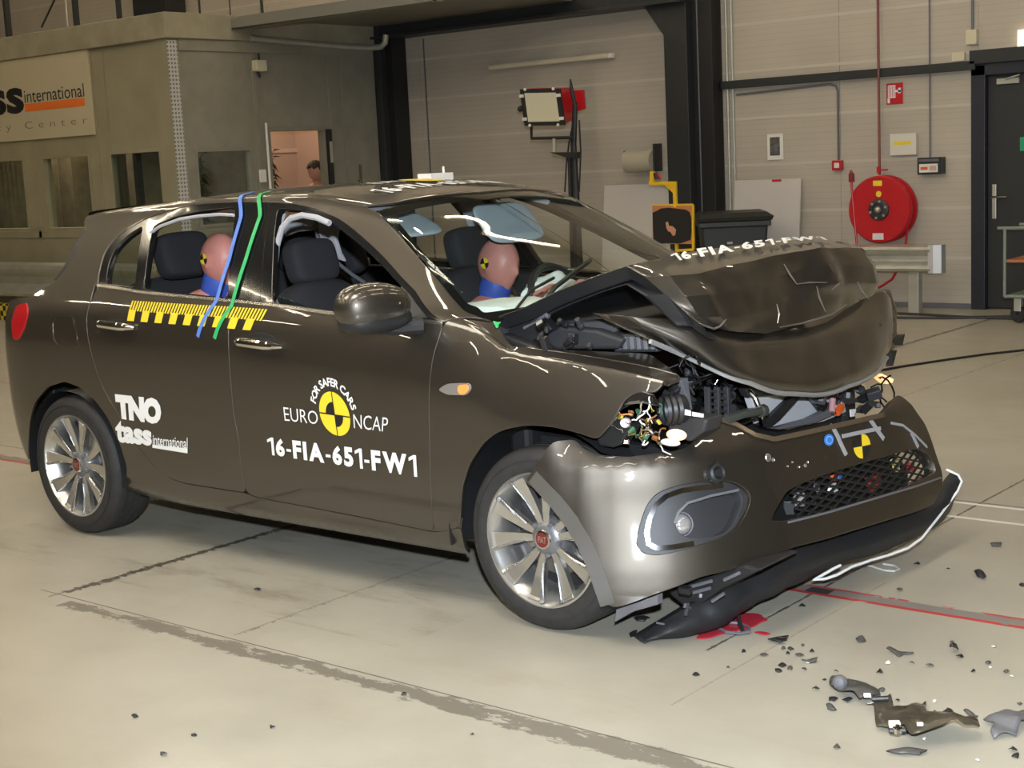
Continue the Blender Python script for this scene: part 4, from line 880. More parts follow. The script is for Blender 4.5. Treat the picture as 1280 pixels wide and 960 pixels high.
# ---- rear end
def rear_shell(name, q0, q1, m, bulge, inset_=0.0):
    b = MB(); rows = []; qs = np.linspace(q0, q1, 14); ts = np.linspace(-1, 1, 25)
    for q in qs:
        p = S(-.683, q)[0]
        rows.append([(p[0]+.004-bulge*(1-abs(t)**2.4), t*abs(p[1]), p[2]) for t in ts])
    n = len(ts); b.add([p for r_ in rows for p in r_], [(i*n+k, (i+1)*n+k, (i+1)*n+k+1, i*n+k+1) for i in range(len(rows)-1) for k in range(n-1)]); return b.build(name, m, car, smooth=True)
rear_shell('rear_bumper', .0, .44, PAINT, .17); rear_shell('tailgate', .445, .83, PAINT, .15)
CUTL = [S(*q)[0] for q in T([(104, 277), (107, 288), (99, 308), (84, 334), (68, 352), (50, 363), (36, 372)])]
b = MB(); rows = [[(p[0]-.01-.05*(1-t*t), t*(abs(p[1])-.012), p[2]) for t in np.linspace(-1, 1, 17)] for p in CUTL]
b.add([p for r_ in rows for p in r_], [(i*17+k, (i+1)*17+k, (i+1)*17+k+1, i*17+k+1) for i in range(len(rows)-1) for k in range(16)]); b.build('rear_window', GLASS, car, smooth=True)
b = MB(); rows = []
for x, z, w in ((-.09, 1.414, .60), (-.13, 1.405, .59), (-.16, 1.39, .565)): rows.append([(x-.16*(1-t*t), t*w, z+.012*(1-t*t)) for t in np.linspace(-1, 1, 17)])
for x, z, w in ((-.16, 1.37, .56), (-.13, 1.385, .58)): rows.append([(x-.16*(1-t*t), t*w, z+.012*(1-t*t)) for t in np.linspace(-1, 1, 17)])
b.add([p for r_ in rows for p in r_], [(i*17+k, (i+1)*17+k, (i+1)*17+k+1, i*17+k+1) for i in range(4) for k in range(16)]); b.build('roof_spoiler', PAINT, car, smooth=True)
for s in (-1, 1):
    pts = [p+np.array((-.012, s*.0 + (.012 if s < 0 else 0), 0)) for p in CUTL[1:5]]; out = [p+np.array((-.055+.016*abs(i-1.4), .012, .004)) for i, p in enumerate(CUTL[1:5])]
    pl_ = [np.array((p[0], p[1] if s < 0 else -p[1], p[2])) for p in pts+out[::-1]]
    b = MB(); b.prism(pl_, (0, .03*-s, 0)); b.build('spoiler_side_blade', BLACK, car, .006)
both('tail_lamp', LAMP, REDL, car, off=.006, gap=0, depth=.015, step=.02, edge=.01)
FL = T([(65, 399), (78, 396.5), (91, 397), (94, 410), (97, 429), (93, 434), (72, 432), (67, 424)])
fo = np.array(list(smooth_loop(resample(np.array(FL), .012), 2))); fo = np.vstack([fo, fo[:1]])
strip('fuel_flap_glint', fo, .0045, mat('seam_catch_light', (.20, .18, .15), .2, .9), car, off=.0012, n=90)  # catch-light of the flap gap, laid on as a paler metal strip
panel('tape_scrap', T([(617, 403), (625, 404), (621, 411)]), GREENT, car, off=.006, gap=0, depth=.002, step=.02, edge=.006, sm=0)
# ---- floor pan, wheel arch liners, inner trim
b = MB(); b.box2((-.60, -.68, .20), (2.55, .68, .27)); b.box2((-.6, -.62, .27), (-.5, .62, .98)); b.build('underbody', BLACK, car, .01)
for x, nm, rad in ((0.0, 'wheel_arch_liner', .345), (2.60, 'wheel_arch_liner', .385)):
    for s in (-1, 1):
        b = MB(); n = 26; v = []
        for k in range(n+1):
            a = (.25 if x > 1 else -.15)+(math.pi+(-.1 if x > 1 else .3))*k/n
            for yy, rr in ((.872 if x < 1 or a > 1.75 else .80 if a > .9 else .74, rad), (.56, rad), (.56, 0.02)): v.append((x+rr*math.cos(a), s*yy, .30+rr*math.sin(a)))
        b.add(v, [(3*k+j, 3*k+3+j, 3*k+4+j, 3*k+1+j) for k in range(n) for j in (0, 1)]); 
        if x > 1 and s > 0: continue
        b.build(nm, BLACK, car, smooth=True)
for dd, (x0, x1) in ((rear_door, (.12, 1.10)), (front_door, (1.16, 2.15))):
    for k, o in enumerate(dd): panel('door_card', [(x0, .14), (x1, .14), (x1, .82), (x0, .82)], DASH, o, off=-.07, gap=0, depth=.02, mirror=bool(k), sm=1)
B_IN = T([(300, 252), (345, 253), (342, 380), (290, 376)])
b = MB(); b.tube([P(u, v, y=-.69) for u, v in ((186, 293), (200, 283), (225, 274), (250, 270), (275, 268), (292, 269))], .007, 6); b.build('door_seal', LTRIM, car, smooth=True)
b = MB(); b.tube([P(u, v, y=-.70) for u, v in ((341, 380), (342.5, 345), (346, 308), (353, 284), (363, 273), (378, 269), (396, 272), (412, 279))], .012, 8); b.build('door_seal', LTRIM, car, smooth=True)
b = MB(); b.tube([P(u, v, y=.05) for u, v in ((398, 270), (395, 282), (397, 296), (405, 312), (420, 327), (440, 343), (458, 355))], .009, 8); b.build('hanging_belt', MGREY, car, smooth=True)
b = MB(); b.prism([P(u, v, y=.0) for u, v in ((397, 271), (428, 276), (421, 288), (419, 300), (424, 316), (430, 327), (416, 322), (404, 308), (398, 292))], (0, .02, 0)); b.prism([P(u, v, y=.0) for u, v in ((354, 287), (362, 275), (394, 272), (392, 288), (370, 290), (356, 296))], (0, .02, 0)); b.build('far_pillar_trim', LTRIM, car, .004)
both('pillar_trim', [(1.02, .82), (1.20, .82), (1.17, 1.26), (1.06, 1.26)], LTRIM, car, off=-.05, gap=0, depth=.02, sm=2)
both('pillar_trim', [(.14, .82), (.22, .82), (.16, 1.0), (.14, 1.13), (.3, 1.19), (.6, 1.21), (1.2, 1.21), (1.6, 1.215), (1.6, 1.27), (1.2, 1.27), (.10, 1.27), (.02, 1.18), (.0, 1.0), (.06, .82)], LTRIM, car, off=-.04, gap=0, depth=.02, sm=2)
panel('headliner', [(1.60, 1.27), (1.0, 1.27), (.3, 1.27), (.0, 1.27), (-.15, QMAX), (.6, QMAX), (1.68, QMAX), (1.66, 1.63), (1.62, 1.42)], LINER, car, off=-.035, gap=0, depth=0, bothhalf=True, sm=0)
# ---- side trim: lamp, handles, tape, seams
rep = panel('side_repeater', T([(549, 487), (560, 480.5), (588, 480), (589, 486), (583, 493.5), (560, 492.5)]), LENS, car, off=.006, gap=0, depth=.012, step=.02, edge=.008)
panel('lit_indicator', T([(574, 482.5), (587, 481.5), (587, 486.5), (582, 492), (575, 491.5)]), AMBER, rep, off=.0095, gap=0, depth=.003, step=.02, edge=.006)
def handle(parent, l, r, cup):
    panel('handle_recess', T(cup), BLACK, parent, off=-.0 + .0015, gap=0, depth=.004, sm=4, edge=.008, step=.02)
    a = T([l])[0]; c = T([r])[0]; b = MB(); n = 14; rows = []
    for i in range(n):
        t = i/(n-1); p = surf_pt(a[0]+(c[0]-a[0])*t, a[1]+(c[1]-a[1])*t, .006+.030*min(1, 4*min(t, 1-t))**.6)[0]; rows.append(p)
    rr = [.007+.0115*min(1, 5*min(i, n-1-i)/(n-1)) for i in range(n)]; b.tube(rows, rr, 10); return b.build('door_handle', CHROME, parent, smooth=True)
handle(rear_door[0], (124, 404), (169, 410), [(131, 400), (145, 398), (156, 402), (154, 413), (144, 417), (132, 412)])
handle(front_door[0], (296, 426), (354, 433.5), [(308, 421), (325, 416), (343, 421), (344, 436), (328, 443), (310, 438)])
for o, off in ((rear_door[1], 0), (front_door[1], 0)): pass
strip('blue_tape_strip', T([(317, 241), (302, 272), (287, 326), (272, 375), (248, 421)]), .018, BLUET, car, off=.004)
strip('green_tape_strip', T([(338, 240), (326, 270), (308, 325), (290.6, 382), (269, 423)]), .018, GREENT, car, off=.004)
# yellow scale ruler
RQ = [(159, 401), (323, 414), (336, 387), (165.6, 376)]
v = []; f = []
def rect(a, c, e, g): k = len(v); v.extend([(a, e), (c, e), (c, g), (a, g)]); f.append((k, k+1, k+2, k+3))
for k in range(46): rect((k+.1)/46, (k+.66)/46, .45, 1.0)
for k in range(9): rect((k+.02)/9, (k+.52)/9, 0.0, .5)
decal_mesh('yellow_scale_ruler', v, f, RQ, YELLOW, car, off=.0025)
# measuring marks on the doors
fd, rd = front_door[0], rear_door[0]
NQ = [(404, 541.5), (442, 547.5), (434, 492.5), (396, 486.5)]
def crash_mark(quad, parent, surf=S, inv=None, par=False, off=.0022, post=None):
    v, f = disc_mesh(0, 2*math.pi, 0, 1, 40); o = decal_mesh('crash_test_mark', v, f, quad, YELLOW, parent, surf, inv, off, par, post)
    v = []; f = []
    for a0 in (math.pi/2, 1.5*math.pi):
        vv, ff = disc_mesh(a0, a0+math.pi/2, 0, .56, 14); f += [tuple(i+len(v) for i in q) for q in ff]; v += vv
    for (a, c, e, g) in ((.485, .515, 0, 1), (0, 1, .485, .515)): k = len(v); v += [(a, e), (c, e), (c, g), (a, g)]; f.append((k, k+1, k+2, k+3))
    decal_mesh('black_quadrants', v, f, quad, BLACKD, o, surf, inv, off+.0008, par, post)
crash_mark(NQ, fd)
V = []; Fs = []; s_ = 'FOR SAFER CARS'; a0, a1 = math.radians(163), math.radians(15)
wd = {c: (.35 if c == ' ' else text_mesh(c, .03)[2]+.12) for c in set(s_)}; tot = sum(wd[c] for c in s_); pos = 0
for c in s_:
    mid = a0+(a1-a0)*(pos+wd[c]/2)/tot; pos += wd[c]
    if c == ' ': continue
    vv, ff, asp = text_mesh(c, .03); h = .36; R0 = 1.22; k = len(V)
    for p in vv:
        lx = (p[0]-.5)*asp*h; ly = R0+p[1]*h; V.append((.5+.5*(ly*math.cos(mid)+lx*math.sin(mid)), .5+.5*(ly*math.sin(mid)-lx*math.cos(mid))))
    Fs += [tuple(i+k for i in q) for q in ff]
decal_mesh('slogan_lettering', V, Fs, NQ, WHITE, fd)
decal('lettering', 'EURO', [(356.5, 525.7), (398, 530.5), (397.5, 514), (354.5, 508.5)], WHITE, fd, -.005)
decal('lettering', 'NCAP', [(443, 535), (484.5, 540), (486, 522), (442, 517.5)], WHITE, fd, -.005)
v, f, a = number_mesh('16-FIA-651-FW1'); decal_mesh('test_number', v, f, [(336, 568), (522, 596), (520.5, 569), (334, 546)], WHITE, fd)
decal('lettering', 'TNO', [(147, 523), (202, 531), (202, 498), (144, 492)], WHITE, rd, .075, .92)
decal('lettering', 'tass', [(146, 552.5), (190.5, 557.5), (190, 533), (144, 524)], WHITE, rd, .05)
decal('lettering', 'international', [(191.5, 555.5), (235, 561), (235, 547), (191.5, 543)], WHITE, rd, .01)
decal_mesh('lettering_bar', [(0, 0), (1, 0), (1, 1), (0, 1)], [(0, 1, 2, 3)], [(191, 559.5), (235, 566.5), (235, 560.5), (191, 555.5)], WHITE, rd)
# roof lettering, facing forward
def roofq(x0, x1, y0, y1): return x0, x1, y0, y1
def roof_decal(v, f, x0, x1, y0, y1, nm, m, dz=.003):
    out = []; qs = np.linspace(1.25, QMAX, 80)
    for a, c in v:
        y = y0+(y1-y0)*a; x = x0+(x1-x0)*c; Sx = S(np.full(80, x), qs); out.append((x, y, np.interp(-abs(y), Sx[:, 1], Sx[:, 2])+dz))
    b = MB(); b.add(out, f); return b.build(nm, m, roof)
v, f, a = number_mesh('16-FIA-651-FW1'); roof_decal(v, f, 1.56, 1.45, -.40, .42, 'test_number', WHITE)
v, f, a = text_mesh('EURO', 0); roof_decal(v, f, 1.36, 1.28, -.24, -.06, 'lettering', WHITE); v, f, a = text_mesh('NCAP', 0); roof_decal(v, f, 1.36, 1.28, .18, .36, 'lettering', WHITE)
v, f = disc_mesh(0, 2*math.pi, 0, 1, 30); roof_decal(v, f, 1.42, 1.22, -.04, .16, 'crash_test_mark', YELLOW)
b = MB(); z0 = S(1.0, QMAX)[0][2]; b.tube([(1.0, .02, z0-.01), (1.0, .02, z0+.075)], .006, 8); b.lathe([(0, 0), (.014, 0), (.014, .008), (0, .008)], (1.0, .02, z0+.002), (0, 0, 1), 12); b.build('roof_target_pin', CHROME, car)
b = MB(); b.box2((1.10, .27, z0-.012), (1.18, .42, z0+.022)); b.tube([(1.14, .40, z0+.02), (1.14, .40, z0+.05)], .006, 8); b.build('roof_sensor_plate', PAPER, car, .003)
# ---- door mirror
mc = np.array((2.035, -.998, 1.085)); dirm = np.array((.985, -.17, 0)); per = np.array((.17, .985, 0))
def superell(c, rx, ry, rz, ex, n=28, m=18, flat=None):
    b = MB(); v = []
    for i in range(m+1):
        for k in range(n):
            t = math.pi*i/m-math.pi/2; p = 2*math.pi*k/n; sg = lambda w, e: math.copysign(abs(w)**e, w)
            x = sg(math.cos(t), ex)*sg(math.cos(p), ex); y = sg(math.cos(t), ex)*sg(math.sin(p), ex); z = sg(math.sin(t), ex)
            if flat is not None and x < flat: x = flat+(x-flat)*.15
            tw = 1-.16*y*0; v.append((c+dirm*x*rx+per*y*ry+np.array((0, 0, z*rz*(1-.18*(y > 0)*y))))); 
    b.add(v, [(i*n+k, i*n+(k+1) % n, (i+1)*n+(k+1) % n, (i+1)*n+k) for i in range(m) for k in range(n)]); return b
mir = superell(mc, .088, .142, .083, .8, flat=-.35).build('door_mirror', PAINT, fd, smooth=True)
b = superell(mc+np.array((-.004, .01, -.045)), .088, .138, .05, .8, flat=-.3); b.build('mirror_base', BLACK, mir, smooth=True)
b = MB(); b.add([mc+dirm*-.036+per*a_*.098+np.array((0, 0, c_*.058)) for a_, c_ in ((-1, -1), (1, -1), (1, 1), (-1, 1))]+[mc+dirm*-.030+per*a_*.098+np.array((0, 0, c_*.058)) for a_, c_ in ((-1, -1), (1, -1), (1, 1), (-1, 1))], [(0, 1, 2, 3), (7, 6, 5, 4), (0, 4, 5, 1), (1, 5, 6, 2), (2, 6, 7, 3), (3, 7, 4, 0)]); b.build('mirror_glass', CHROME, mir)
b = MB(); b.tube([mc+np.array((.0, .02, -.075)), mc+np.array((.03, .085, -.082)), (2.12, -.845, 1.005)], [.026, .028, .03], 10); b.build('mirror_arm', BLACK, mir, smooth=True)
# sail triangle inside the front window corner
panel('mirror_sail', T([(500, 352), (547, 399), (505, 398), (496, 385)]), BLACK, fd, off=-.012, gap=0, depth=.006, sm=1)
both('front_window_remnant', T([(335, 369), (338, 381), (375, 388), (392, 390), (372, 379), (352, 371)]), GLASSG, car, off=-.02, gap=0, depth=.004, sm=1)

# ---- wheels
def wheel(cx, cy, cz, s, rot=0.0, R=.311, steer=0.0):
    """s=-1 near side (outer face towards -y)"""
    ax = (0, -s, 0)  # from outer face inwards
    ct, stt = math.cos(steer), math.sin(steer)
    def tf(o):
        o.rotation_euler = (0, 0, steer); return o
    c = (cx, cy, cz)
    b = MB(); b.lathe([(.222, -.004), (.228, -.003), (.229, .004), (.222, .012), (.205, .03), (.192, .07), (.188, .19), (.182, .19), (.186, .07), (.198, .028), (.214, .012)], c, ax, 64, True)
    wh = b.build('wheel', ALLOY, car, smooth=True, org=c)
    prof = [(.214, .02), (.224, .002), (.236, -.004), (.262, -.007), (.284, -.003), (.299, .008), (.307, .022), (R-.001, .034)]
    for g in (.058, .100, .142): prof += [(R, g-.006), (R-.009, g-.004), (R-.009, g+.004), (R, g+.006)]
    prof += [(R-.001, .168), (.305, .183), (.296, .196), (.262, .207), (.224, .205), (.214, .19)]
    b = MB(); b.lathe(prof, c, ax, 96, True)
    b.lathe([(.268, -.0085), (.270, -.0085), (.270, -.006), (.268, -.006)], c, ax, 72, True)
    b.build('tyre', RUBBER, wh, smooth=True, org=c, angle=50)
    bsp = MB(); bpk = MB()
    def pt(r, a, h): return (cx+r*math.cos(a), cy-s*h, cz+r*math.sin(a))
    for k in range(10):
        base = rot+(k//2)*2*math.pi/5; sg = -1 if k % 2 else 1
        ah, am, ao = base+sg*.22, base+sg*.27, base+sg*.315
        wh_, wm, wo = .25, .145, .150
        rows = [(.045, ah, wh_*.9, .030), (.085, ah+sg*.01, .17, .026), (.14, am, wm, .020), (.205, ao, wo, .008), (.216, ao, wo*1.02, .002)]
        v = []
        for r, a, w, h in rows: v += [pt(r, a-w, h+.0), pt(r, a+w, h), pt(r, a+w*.78, h+.028), pt(r, a-w*.78, h+.028)]
        bsp.cur = 0; bsp.add(v, [(4*i+j, 4*i+(j+1) % 4, 4*i+4+(j+1) % 4, 4*i+4+j) for i in range(4) for j in range(4)]+[(3, 2, 1, 0), (16, 17, 18, 19)])
        # raised rib along one side of each spoke gives the folded look
        v = []
        for r, a, w, h in rows[1:]: v += [pt(r, a+sg*w*.62, h-.0065), pt(r, a+sg*w*1.0, h-.001), pt(r, a+sg*w*.92, h+.012), pt(r, a+sg*w*.40, h+.008)]
        bpk.add(v, [(4*i+j, 4*i+(j+1) % 4, 4*i+4+(j+1) % 4, 4*i+4+j) for i in range(3) for j in range(4)]+[(3, 2, 1, 0), (12, 13, 14, 15)])
    bsp.build('spokes', ALLOY, wh, bevel=.002); bpk.build('spoke_ribs', mat('spoke_grey', (.42, .42, .42), .25, .9) if 'spoke_grey' not in MATS else MATS['spoke_grey'], wh, bevel=.0015)
    b = MB(); b.lathe([(0, .016), (.030, .016), (.045, .020), (.058, .030), (.070, .05), (.070, .09), (0, .09)], c, ax, 32); b.build('hub', ALLOYD, wh, smooth=True, org=c)
    for k in range(5):
        a = rot+(k+.5)*2*math.pi/5; p = pt(.056, a, .022); q = MB(); q.lathe([(0, -.006), (.008, -.006), (.010, 0), (.010, .012)], p, ax, 6); q.build('wheel_bolt', ALLOYD, wh)
    b = MB(); b.lathe([(0, .008), (.025, .008), (.027, .010)], c, ax, 28); cap = b.build('centre_cap', mat('dark_red_cap', (.16, .02, .02), .3, .2) if 'dark_red_cap' not in MATS else MATS['dark_red_cap'], wh, smooth=True, org=c)
    b = MB(); b.lathe([(.026, .007), (.031, .008), (.033, .014), (.031, .02), (.026, .012)], c, ax, 28, True); b.build('cap_ring', CHROME, cap, smooth=True, org=c)
    b = MB(); flat_text(b, 'FIAT', (cx-s*-1*-.017 if False else cx-.017*(1 if s < 0 else -1), cy-s*.0072, cz-.011), (.034*(1 if s < 0 else -1), 0, 0), (0, 0, .022), .0); b.build('badge_lettering', CHROME, cap)
    b = MB(); b.lathe([(.07, .088), (.135, .088), (.135, .108), (.07, .108)], c, ax, 40, True); b.build('brake_disc', mat('brake_disc', (.22, .21, .20), .4, .8) if 'brake_disc' not in MATS else MATS['brake_disc'], wh, smooth=True, org=c)
    b = MB(); b.lathe([(0, .12), (.185, .12), (.185, .19), (0, .19)], c, ax, 32); b.build('brake_backing', BLACK, wh, org=c)
    b = MB(); a = 2.6; p = pt(.115, a, .095); b.box(p, (.07, .06, .12)); b.build('brake_caliper', DGREY, wh, .01)
    if steer:
        wh.rotation_euler = (0, 0, steer)
    return wh
wheel(0, -.868, .311, -1, 1.50); wheel(0, .868, .311, 1, .4)
wheel(2.615, -.868, .311, -1, 1.72); wheel(2.615, .868, .311, 1, .9)

# ---- interior
def rounded(name, c, d, m, parent, R=None, sub=2, taper=1.0, bulge=.12):
    bm = bmesh.new(); bmesh.ops.create_cube(bm, size=1); bmesh.ops.subdivide_edges(bm, edges=bm.edges, cuts=2, use_grid_fill=True)
    for v in bm.verts:
        p = v.co; l = [abs(q) > .49 for q in p]
        if sum(l) == 1: v.co = p*(1+bulge*.5)
        elif sum(l) == 3: v.co = p*.94
        v.co.x *= d[0]; v.co.y *= d[1]*(taper+(1-taper)*(.5-p.z) if taper != 1 else 1); v.co.z *= d[2]
    me = bpy.data.meshes.new(name)
    if R is not None: bm.transform(R.to_4x4())
    bm.transform(Matrix.Translation(Vector(c))); bm.to_mesh(me); bm.free(); o = link(name, me, m, parent)
    md = o.modifiers.new('s', 'SUBSURF'); md.levels = md.render_levels = sub; me.polygons.foreach_set('use_smooth', [True]*len(me.polygons)); return o
def seat(x, y, lean=.24, hr=True, hx=0):
    R = Matrix.Rotation(-lean, 3, 'Y')
    st = rounded('front_seat', (x+.26, y, .40), (.54, .50, .20), SEAT, car)
    up = R@Vector((0, 0, 1)); base = Vector((x+.03, y, .45)); fw = R@Vector((1, 0, 0))
    rounded('backrest', base+up*.32, (.17, .48, .66), SEAT, st, R, taper=.82)
    for s in (-1, 1): rounded('side_bolster', base+up*.26+Vector((0, s*.21, 0))+fw*.05, (.15, .09, .48), SEAT, st, R)
    h = rounded('headrest', base+up*.745+fw*.02, (.10, .235, .175), SEAT, st, R)
    for s in (-1, 1):
        b = MB(); b.tube([base+up*.58+Vector((0, s*.07, 0)), base+up*.70+Vector((0, s*.07, 0))], .007, 8); b.build('headrest_post', CHROME, h, smooth=True)
    return st
seat(1.20, -.37); seat(1.42, .37)
rb = rounded('rear_bench', (.34, 0, .42), (.52, 1.24, .20), SEAT, car)
R = Matrix.Rotation(-.30, 3, 'Y'); rounded('backrest', (.10, 0, .78), (.15, 1.24, .64), SEAT, rb, R)
rounded('side_wing', P(436, 308, y=.45), (.10, .10, .26), SEAT, rb, Matrix.Rotation(-.5, 3, 'Y'))
_p = P(229, 319, y=-.30)
for y in (-.30, .08, .44): rounded('headrest', (_p[0]-.03*(y > 0), y, _p[2]-(.10 if 0 < y < .2 else .03*(y > 0))), (.11, .27, .20), SEAT, rb, R)
# dashboard and controls
b = MB(); prof = [(2.33, .80), (2.36, .99), (2.22, 1.005), (2.02, .99), (1.90, .955), (1.84, .90), (1.86, .78), (1.92, .62), (2.33, .60)]
b.prism([(x, -.74, z) for x, z in prof], (0, 1.48, 0)); b.build('dashboard', DASH, car, .03, smooth=True)
b = MB(); cw = Vector((1.80, .37, .93)); t1 = Vector((0, 1, 0)); t2 = Vector((-.42, 0, .907)).normalized(); b.tube([cw+t1*.185*math.cos(a)+t2*.185*math.sin(a) for a in np.linspace(0, 2*math.pi, 41)], .017, 8); sw = b.build('steering_wheel', BLACK, car, smooth=True)
b = MB(); b.tube([cw, cw+Vector((.25, 0, -.11))], [.05, .035], 10)
for a in (0, math.pi, -math.pi/2): b.tube([cw, cw+t1*.175*math.cos(a)+t2*.175*math.sin(a)], .016, 6)
b.build('steering_column', BLACK, sw)
def cloth_bag(name, c, r, seed, m):
    bm = bmesh.new(); bmesh.ops.create_icosphere(bm, subdivisions=4, radius=1)
    for v in bm.verts:
        p = v.co.copy(); k = 1+.22*noise.noise(p*2.2+Vector((seed, 0, 0)))+.10*noise.noise(p*6+Vector((0, seed, 0))); v.co = Vector((p.x*r[0]*k, p.y*r[1]*k, p.z*r[2]*k))+Vector(c)
    me = bpy.data.meshes.new(name); bm.to_mesh(me); bm.free(); me.polygons.foreach_set('use_smooth', [True]*len(me.polygons)); return link(name, me, m, car)
cloth_bag('deflated_driver_airbag', (1.74, .37, .97), (.06, .19, .10), 1.3, BAGW)
cloth_bag('deflated_passenger_airbag', (2.0, -.22, 1.0), (.17, .20, .030), 4.1, BAGW)
for y in (-.36, .36): rounded('sun_visor', (1.55, y*.95, 1.325 if y < 0 else 1.29), (.20, .36, .02), LINER, car, Matrix.Rotation(.45 if y < 0 else .9, 3, 'Y'))
b = MB(); b.tube([(2.40, -.55, 1.035), (2.28, -.30, 1.085), (2.15, .10, 1.15)], .010, 6); b.tube([(2.33, -.62, 1.02), (2.25, -.40, 1.085), (2.20, -.20, 1.11)], .006, 6); b.build('windscreen_wiper', BLACK, car)

# ================================================================== CRUSHED FRONT
BPTS = np.array([(2.34, -.905), (2.46, -.922), (2.57, -.933), (2.68, -.934), (2.80, -.912), (2.90, -.866), (2.985, -.810), (3.06, -.748), (3.125, -.668), (3.175, -.560), (3.215, -.42), (3.245, -.22), (3.265, 0), (3.285, .25), (3.30, .48), (3.30, .68), (3.26, .83), (3.14, .92), (2.9, .94)])
BL = np.r_[0, np.cumsum(np.linalg.norm(np.diff(BPTS, axis=0), axis=1))]
BX, BY = pchip(BL, BPTS[:, 0]), pchip(BL, BPTS[:, 1])
BW = pchip([0, .26, .36, .46, .56, .8, 3], [.0, .1, .35, .75, .95, 1, 1])
BO = pchip([-.1, .05, .10, .16, .24, .34, .45, .53, .575, .61, .65, .70, .8], [-.02, .025, .05, .062, .050, .022, -.012, -.040, -.052, -.075, -.11, -.16, -.28])
def Bf(s, z):
    s = np.atleast_1d(np.asarray(s, float)); z = np.atleast_1d(np.asarray(z, float)); e = 2e-2
    tx = BX(s+e)-BX(s-e); ty = BY(s+e)-BY(s-e); l = np.sqrt(tx*tx+ty*ty)+1e-9; o = BO(z)*BW(s)
    return np.stack([BX(s)+ty/l*o, BY(s)-tx/l*o, z], -1)
BINV = Inv(Bf, .02, BL[-1]-.05, 240, .02, .80, 110)
def TB(pl): return toparam(pl, BINV)
BUMP = [(690, 553), (671, 582), (656, 603.6), (683, 617), (704, 639), (719, 660), (735, 684), (743, 710), (751, 736), (760, 758), (772, 759), (800, 749), (830, 738), (877, 719.5), (924, 708), (964, 694), (992, 683), (1035, 672), (1085, 657), (1135, 642), (1167, 630), (1178, 606), (1178, 590), (1171, 571), (1165, 552), (1156, 529), (1141, 508), (1124, 493), (1117, 499), (1103, 517), (1061, 527), (1014, 538), (967, 548), (943, 543), (920, 530), (893, 522), (882, 528), (872, 548), (860, 559), (840, 565), (818, 567), (786, 571.5), (753, 569.5), (727, 560), (719, 549)]
FOG = [(793, 680), (801, 649), (809, 627.5), (822, 614), (849, 605), (875, 601), (910, 599.7), (923, 603.5), (939, 615), (940, 626), (935, 640), (922, 662), (908, 671), (865, 685), (830, 694), (814, 695), (798, 690)]
GRL = [(962, 652), (969, 637), (983, 613.5), (1000, 604), (1037, 590), (1084, 576), (1131, 563), (1145, 559.5), (1158, 564), (1168, 577), (1172, 590), (1131, 611), (1084, 625), (1037, 639), (985, 652)]
fogp, grlp = TB(FOG), TB(GRL)
bumper = panel('front_bumper', TB(BUMP), PAINT, car, holes=[fogp, grlp], surf=Bf, gap=0, depth=.035, hole_depth=.05, step=.028, sm=2)
strip('flange_shade_strip', TB([(666, 596), (694, 626), (714, 651), (731, 679), (743, 707), (755, 742), (760, 756)]), .05, mat('flange_shade', (.085, .078, .068), .45), bumper, surf=Bf, off=.0015, th=.001)  # return flange laid on flat, its shade put into the darker colour
# fog lamp bezel: outer ring, chrome bow, recessed bowl, lamp
BOWL = [(844, 654), (849, 640), (861, 628), (891, 619), (926, 611.5), (934, 622), (924, 651), (910, 667), (870, 672.6), (851, 668)]
bez = panel('fog_lamp_bezel', fogp, DGREY, bumper, holes=[TB(BOWL)], surf=Bf, off=-.018, gap=.003, depth=.01, hole_depth=.05, step=.02, sm=3, hsm=3)
panel('bezel_bowl', TB(BOWL), DGREY, bez, surf=Bf, off=-.06, gap=-.003, depth=0, step=.02)
strip('chrome_bow', TB([(905, 606), (878, 609), (852, 613), (833, 620), (820, 631), (812, 648), (808.5, 666), (811, 680), (822, 685.5), (842, 683.5), (868, 679)]), .016, CHROME, bez, surf=Bf, off=-.010, th=.006)
strip('bezel_lip', TB([(844, 654), (849, 640), (861, 628), (891, 619), (926, 611.5)]), .008, MGREY, bez, surf=Bf, off=-.014, th=.005)
fa = TB([(856, 654)])[0]; fp = surf_pt(fa[0], fa[1], -.050, Bf)[0]; fn = grad_normal(Bf, np.array([fa[0]]), np.array([fa[1]]))[0]
b = MB(); b.lathe([(0, .020), (.018, .017), (.030, .008), (.034, 0), (.034, -.02)], fp, fn, 28); fgl = b.build('fog_lamp', mat('fog_lens', (.55, .53, .50), .06, .5, .6), bez, smooth=True)
b = MB(); b.lathe([(.034, -.01), (.036, .002), (.040, .004), (.042, -.012)], fp, fn, 28, True); b.build('lamp_ring', MGREY, fgl, smooth=True)
# parking sensor torn half out
ta = TB([(893, 592)])[0]; tp = surf_pt(ta[0], ta[1], .004, Bf)[0]; tn = grad_normal(Bf, np.array([ta[0]]), np.array([ta[1]]))[0]
b = MB(); b.lathe([(.0, .026), (.012, .026), (.016, .018), (.022, .024), (.030, .020), (.032, 0), (.030, -.02)], tp, tn, 24); b.build('parking_sensor', BLACK, bumper, smooth=True)
b = MB(); q = tp-np.array((0, 0, -.012)); d_ = np.array((.45, .89, 0)); b.prism([q-d_*.02, q+d_*.02, q+np.array((0, 0, .03))], tn*.012); b.prism([q-d_*.034+np.array((0, 0, -.035)), q-d_*.012+np.array((0, 0, -.035)), q-d_*.010+np.array((0, 0, .0))], tn*.012); b.build('sensor_bracket', BLACK, bumper)
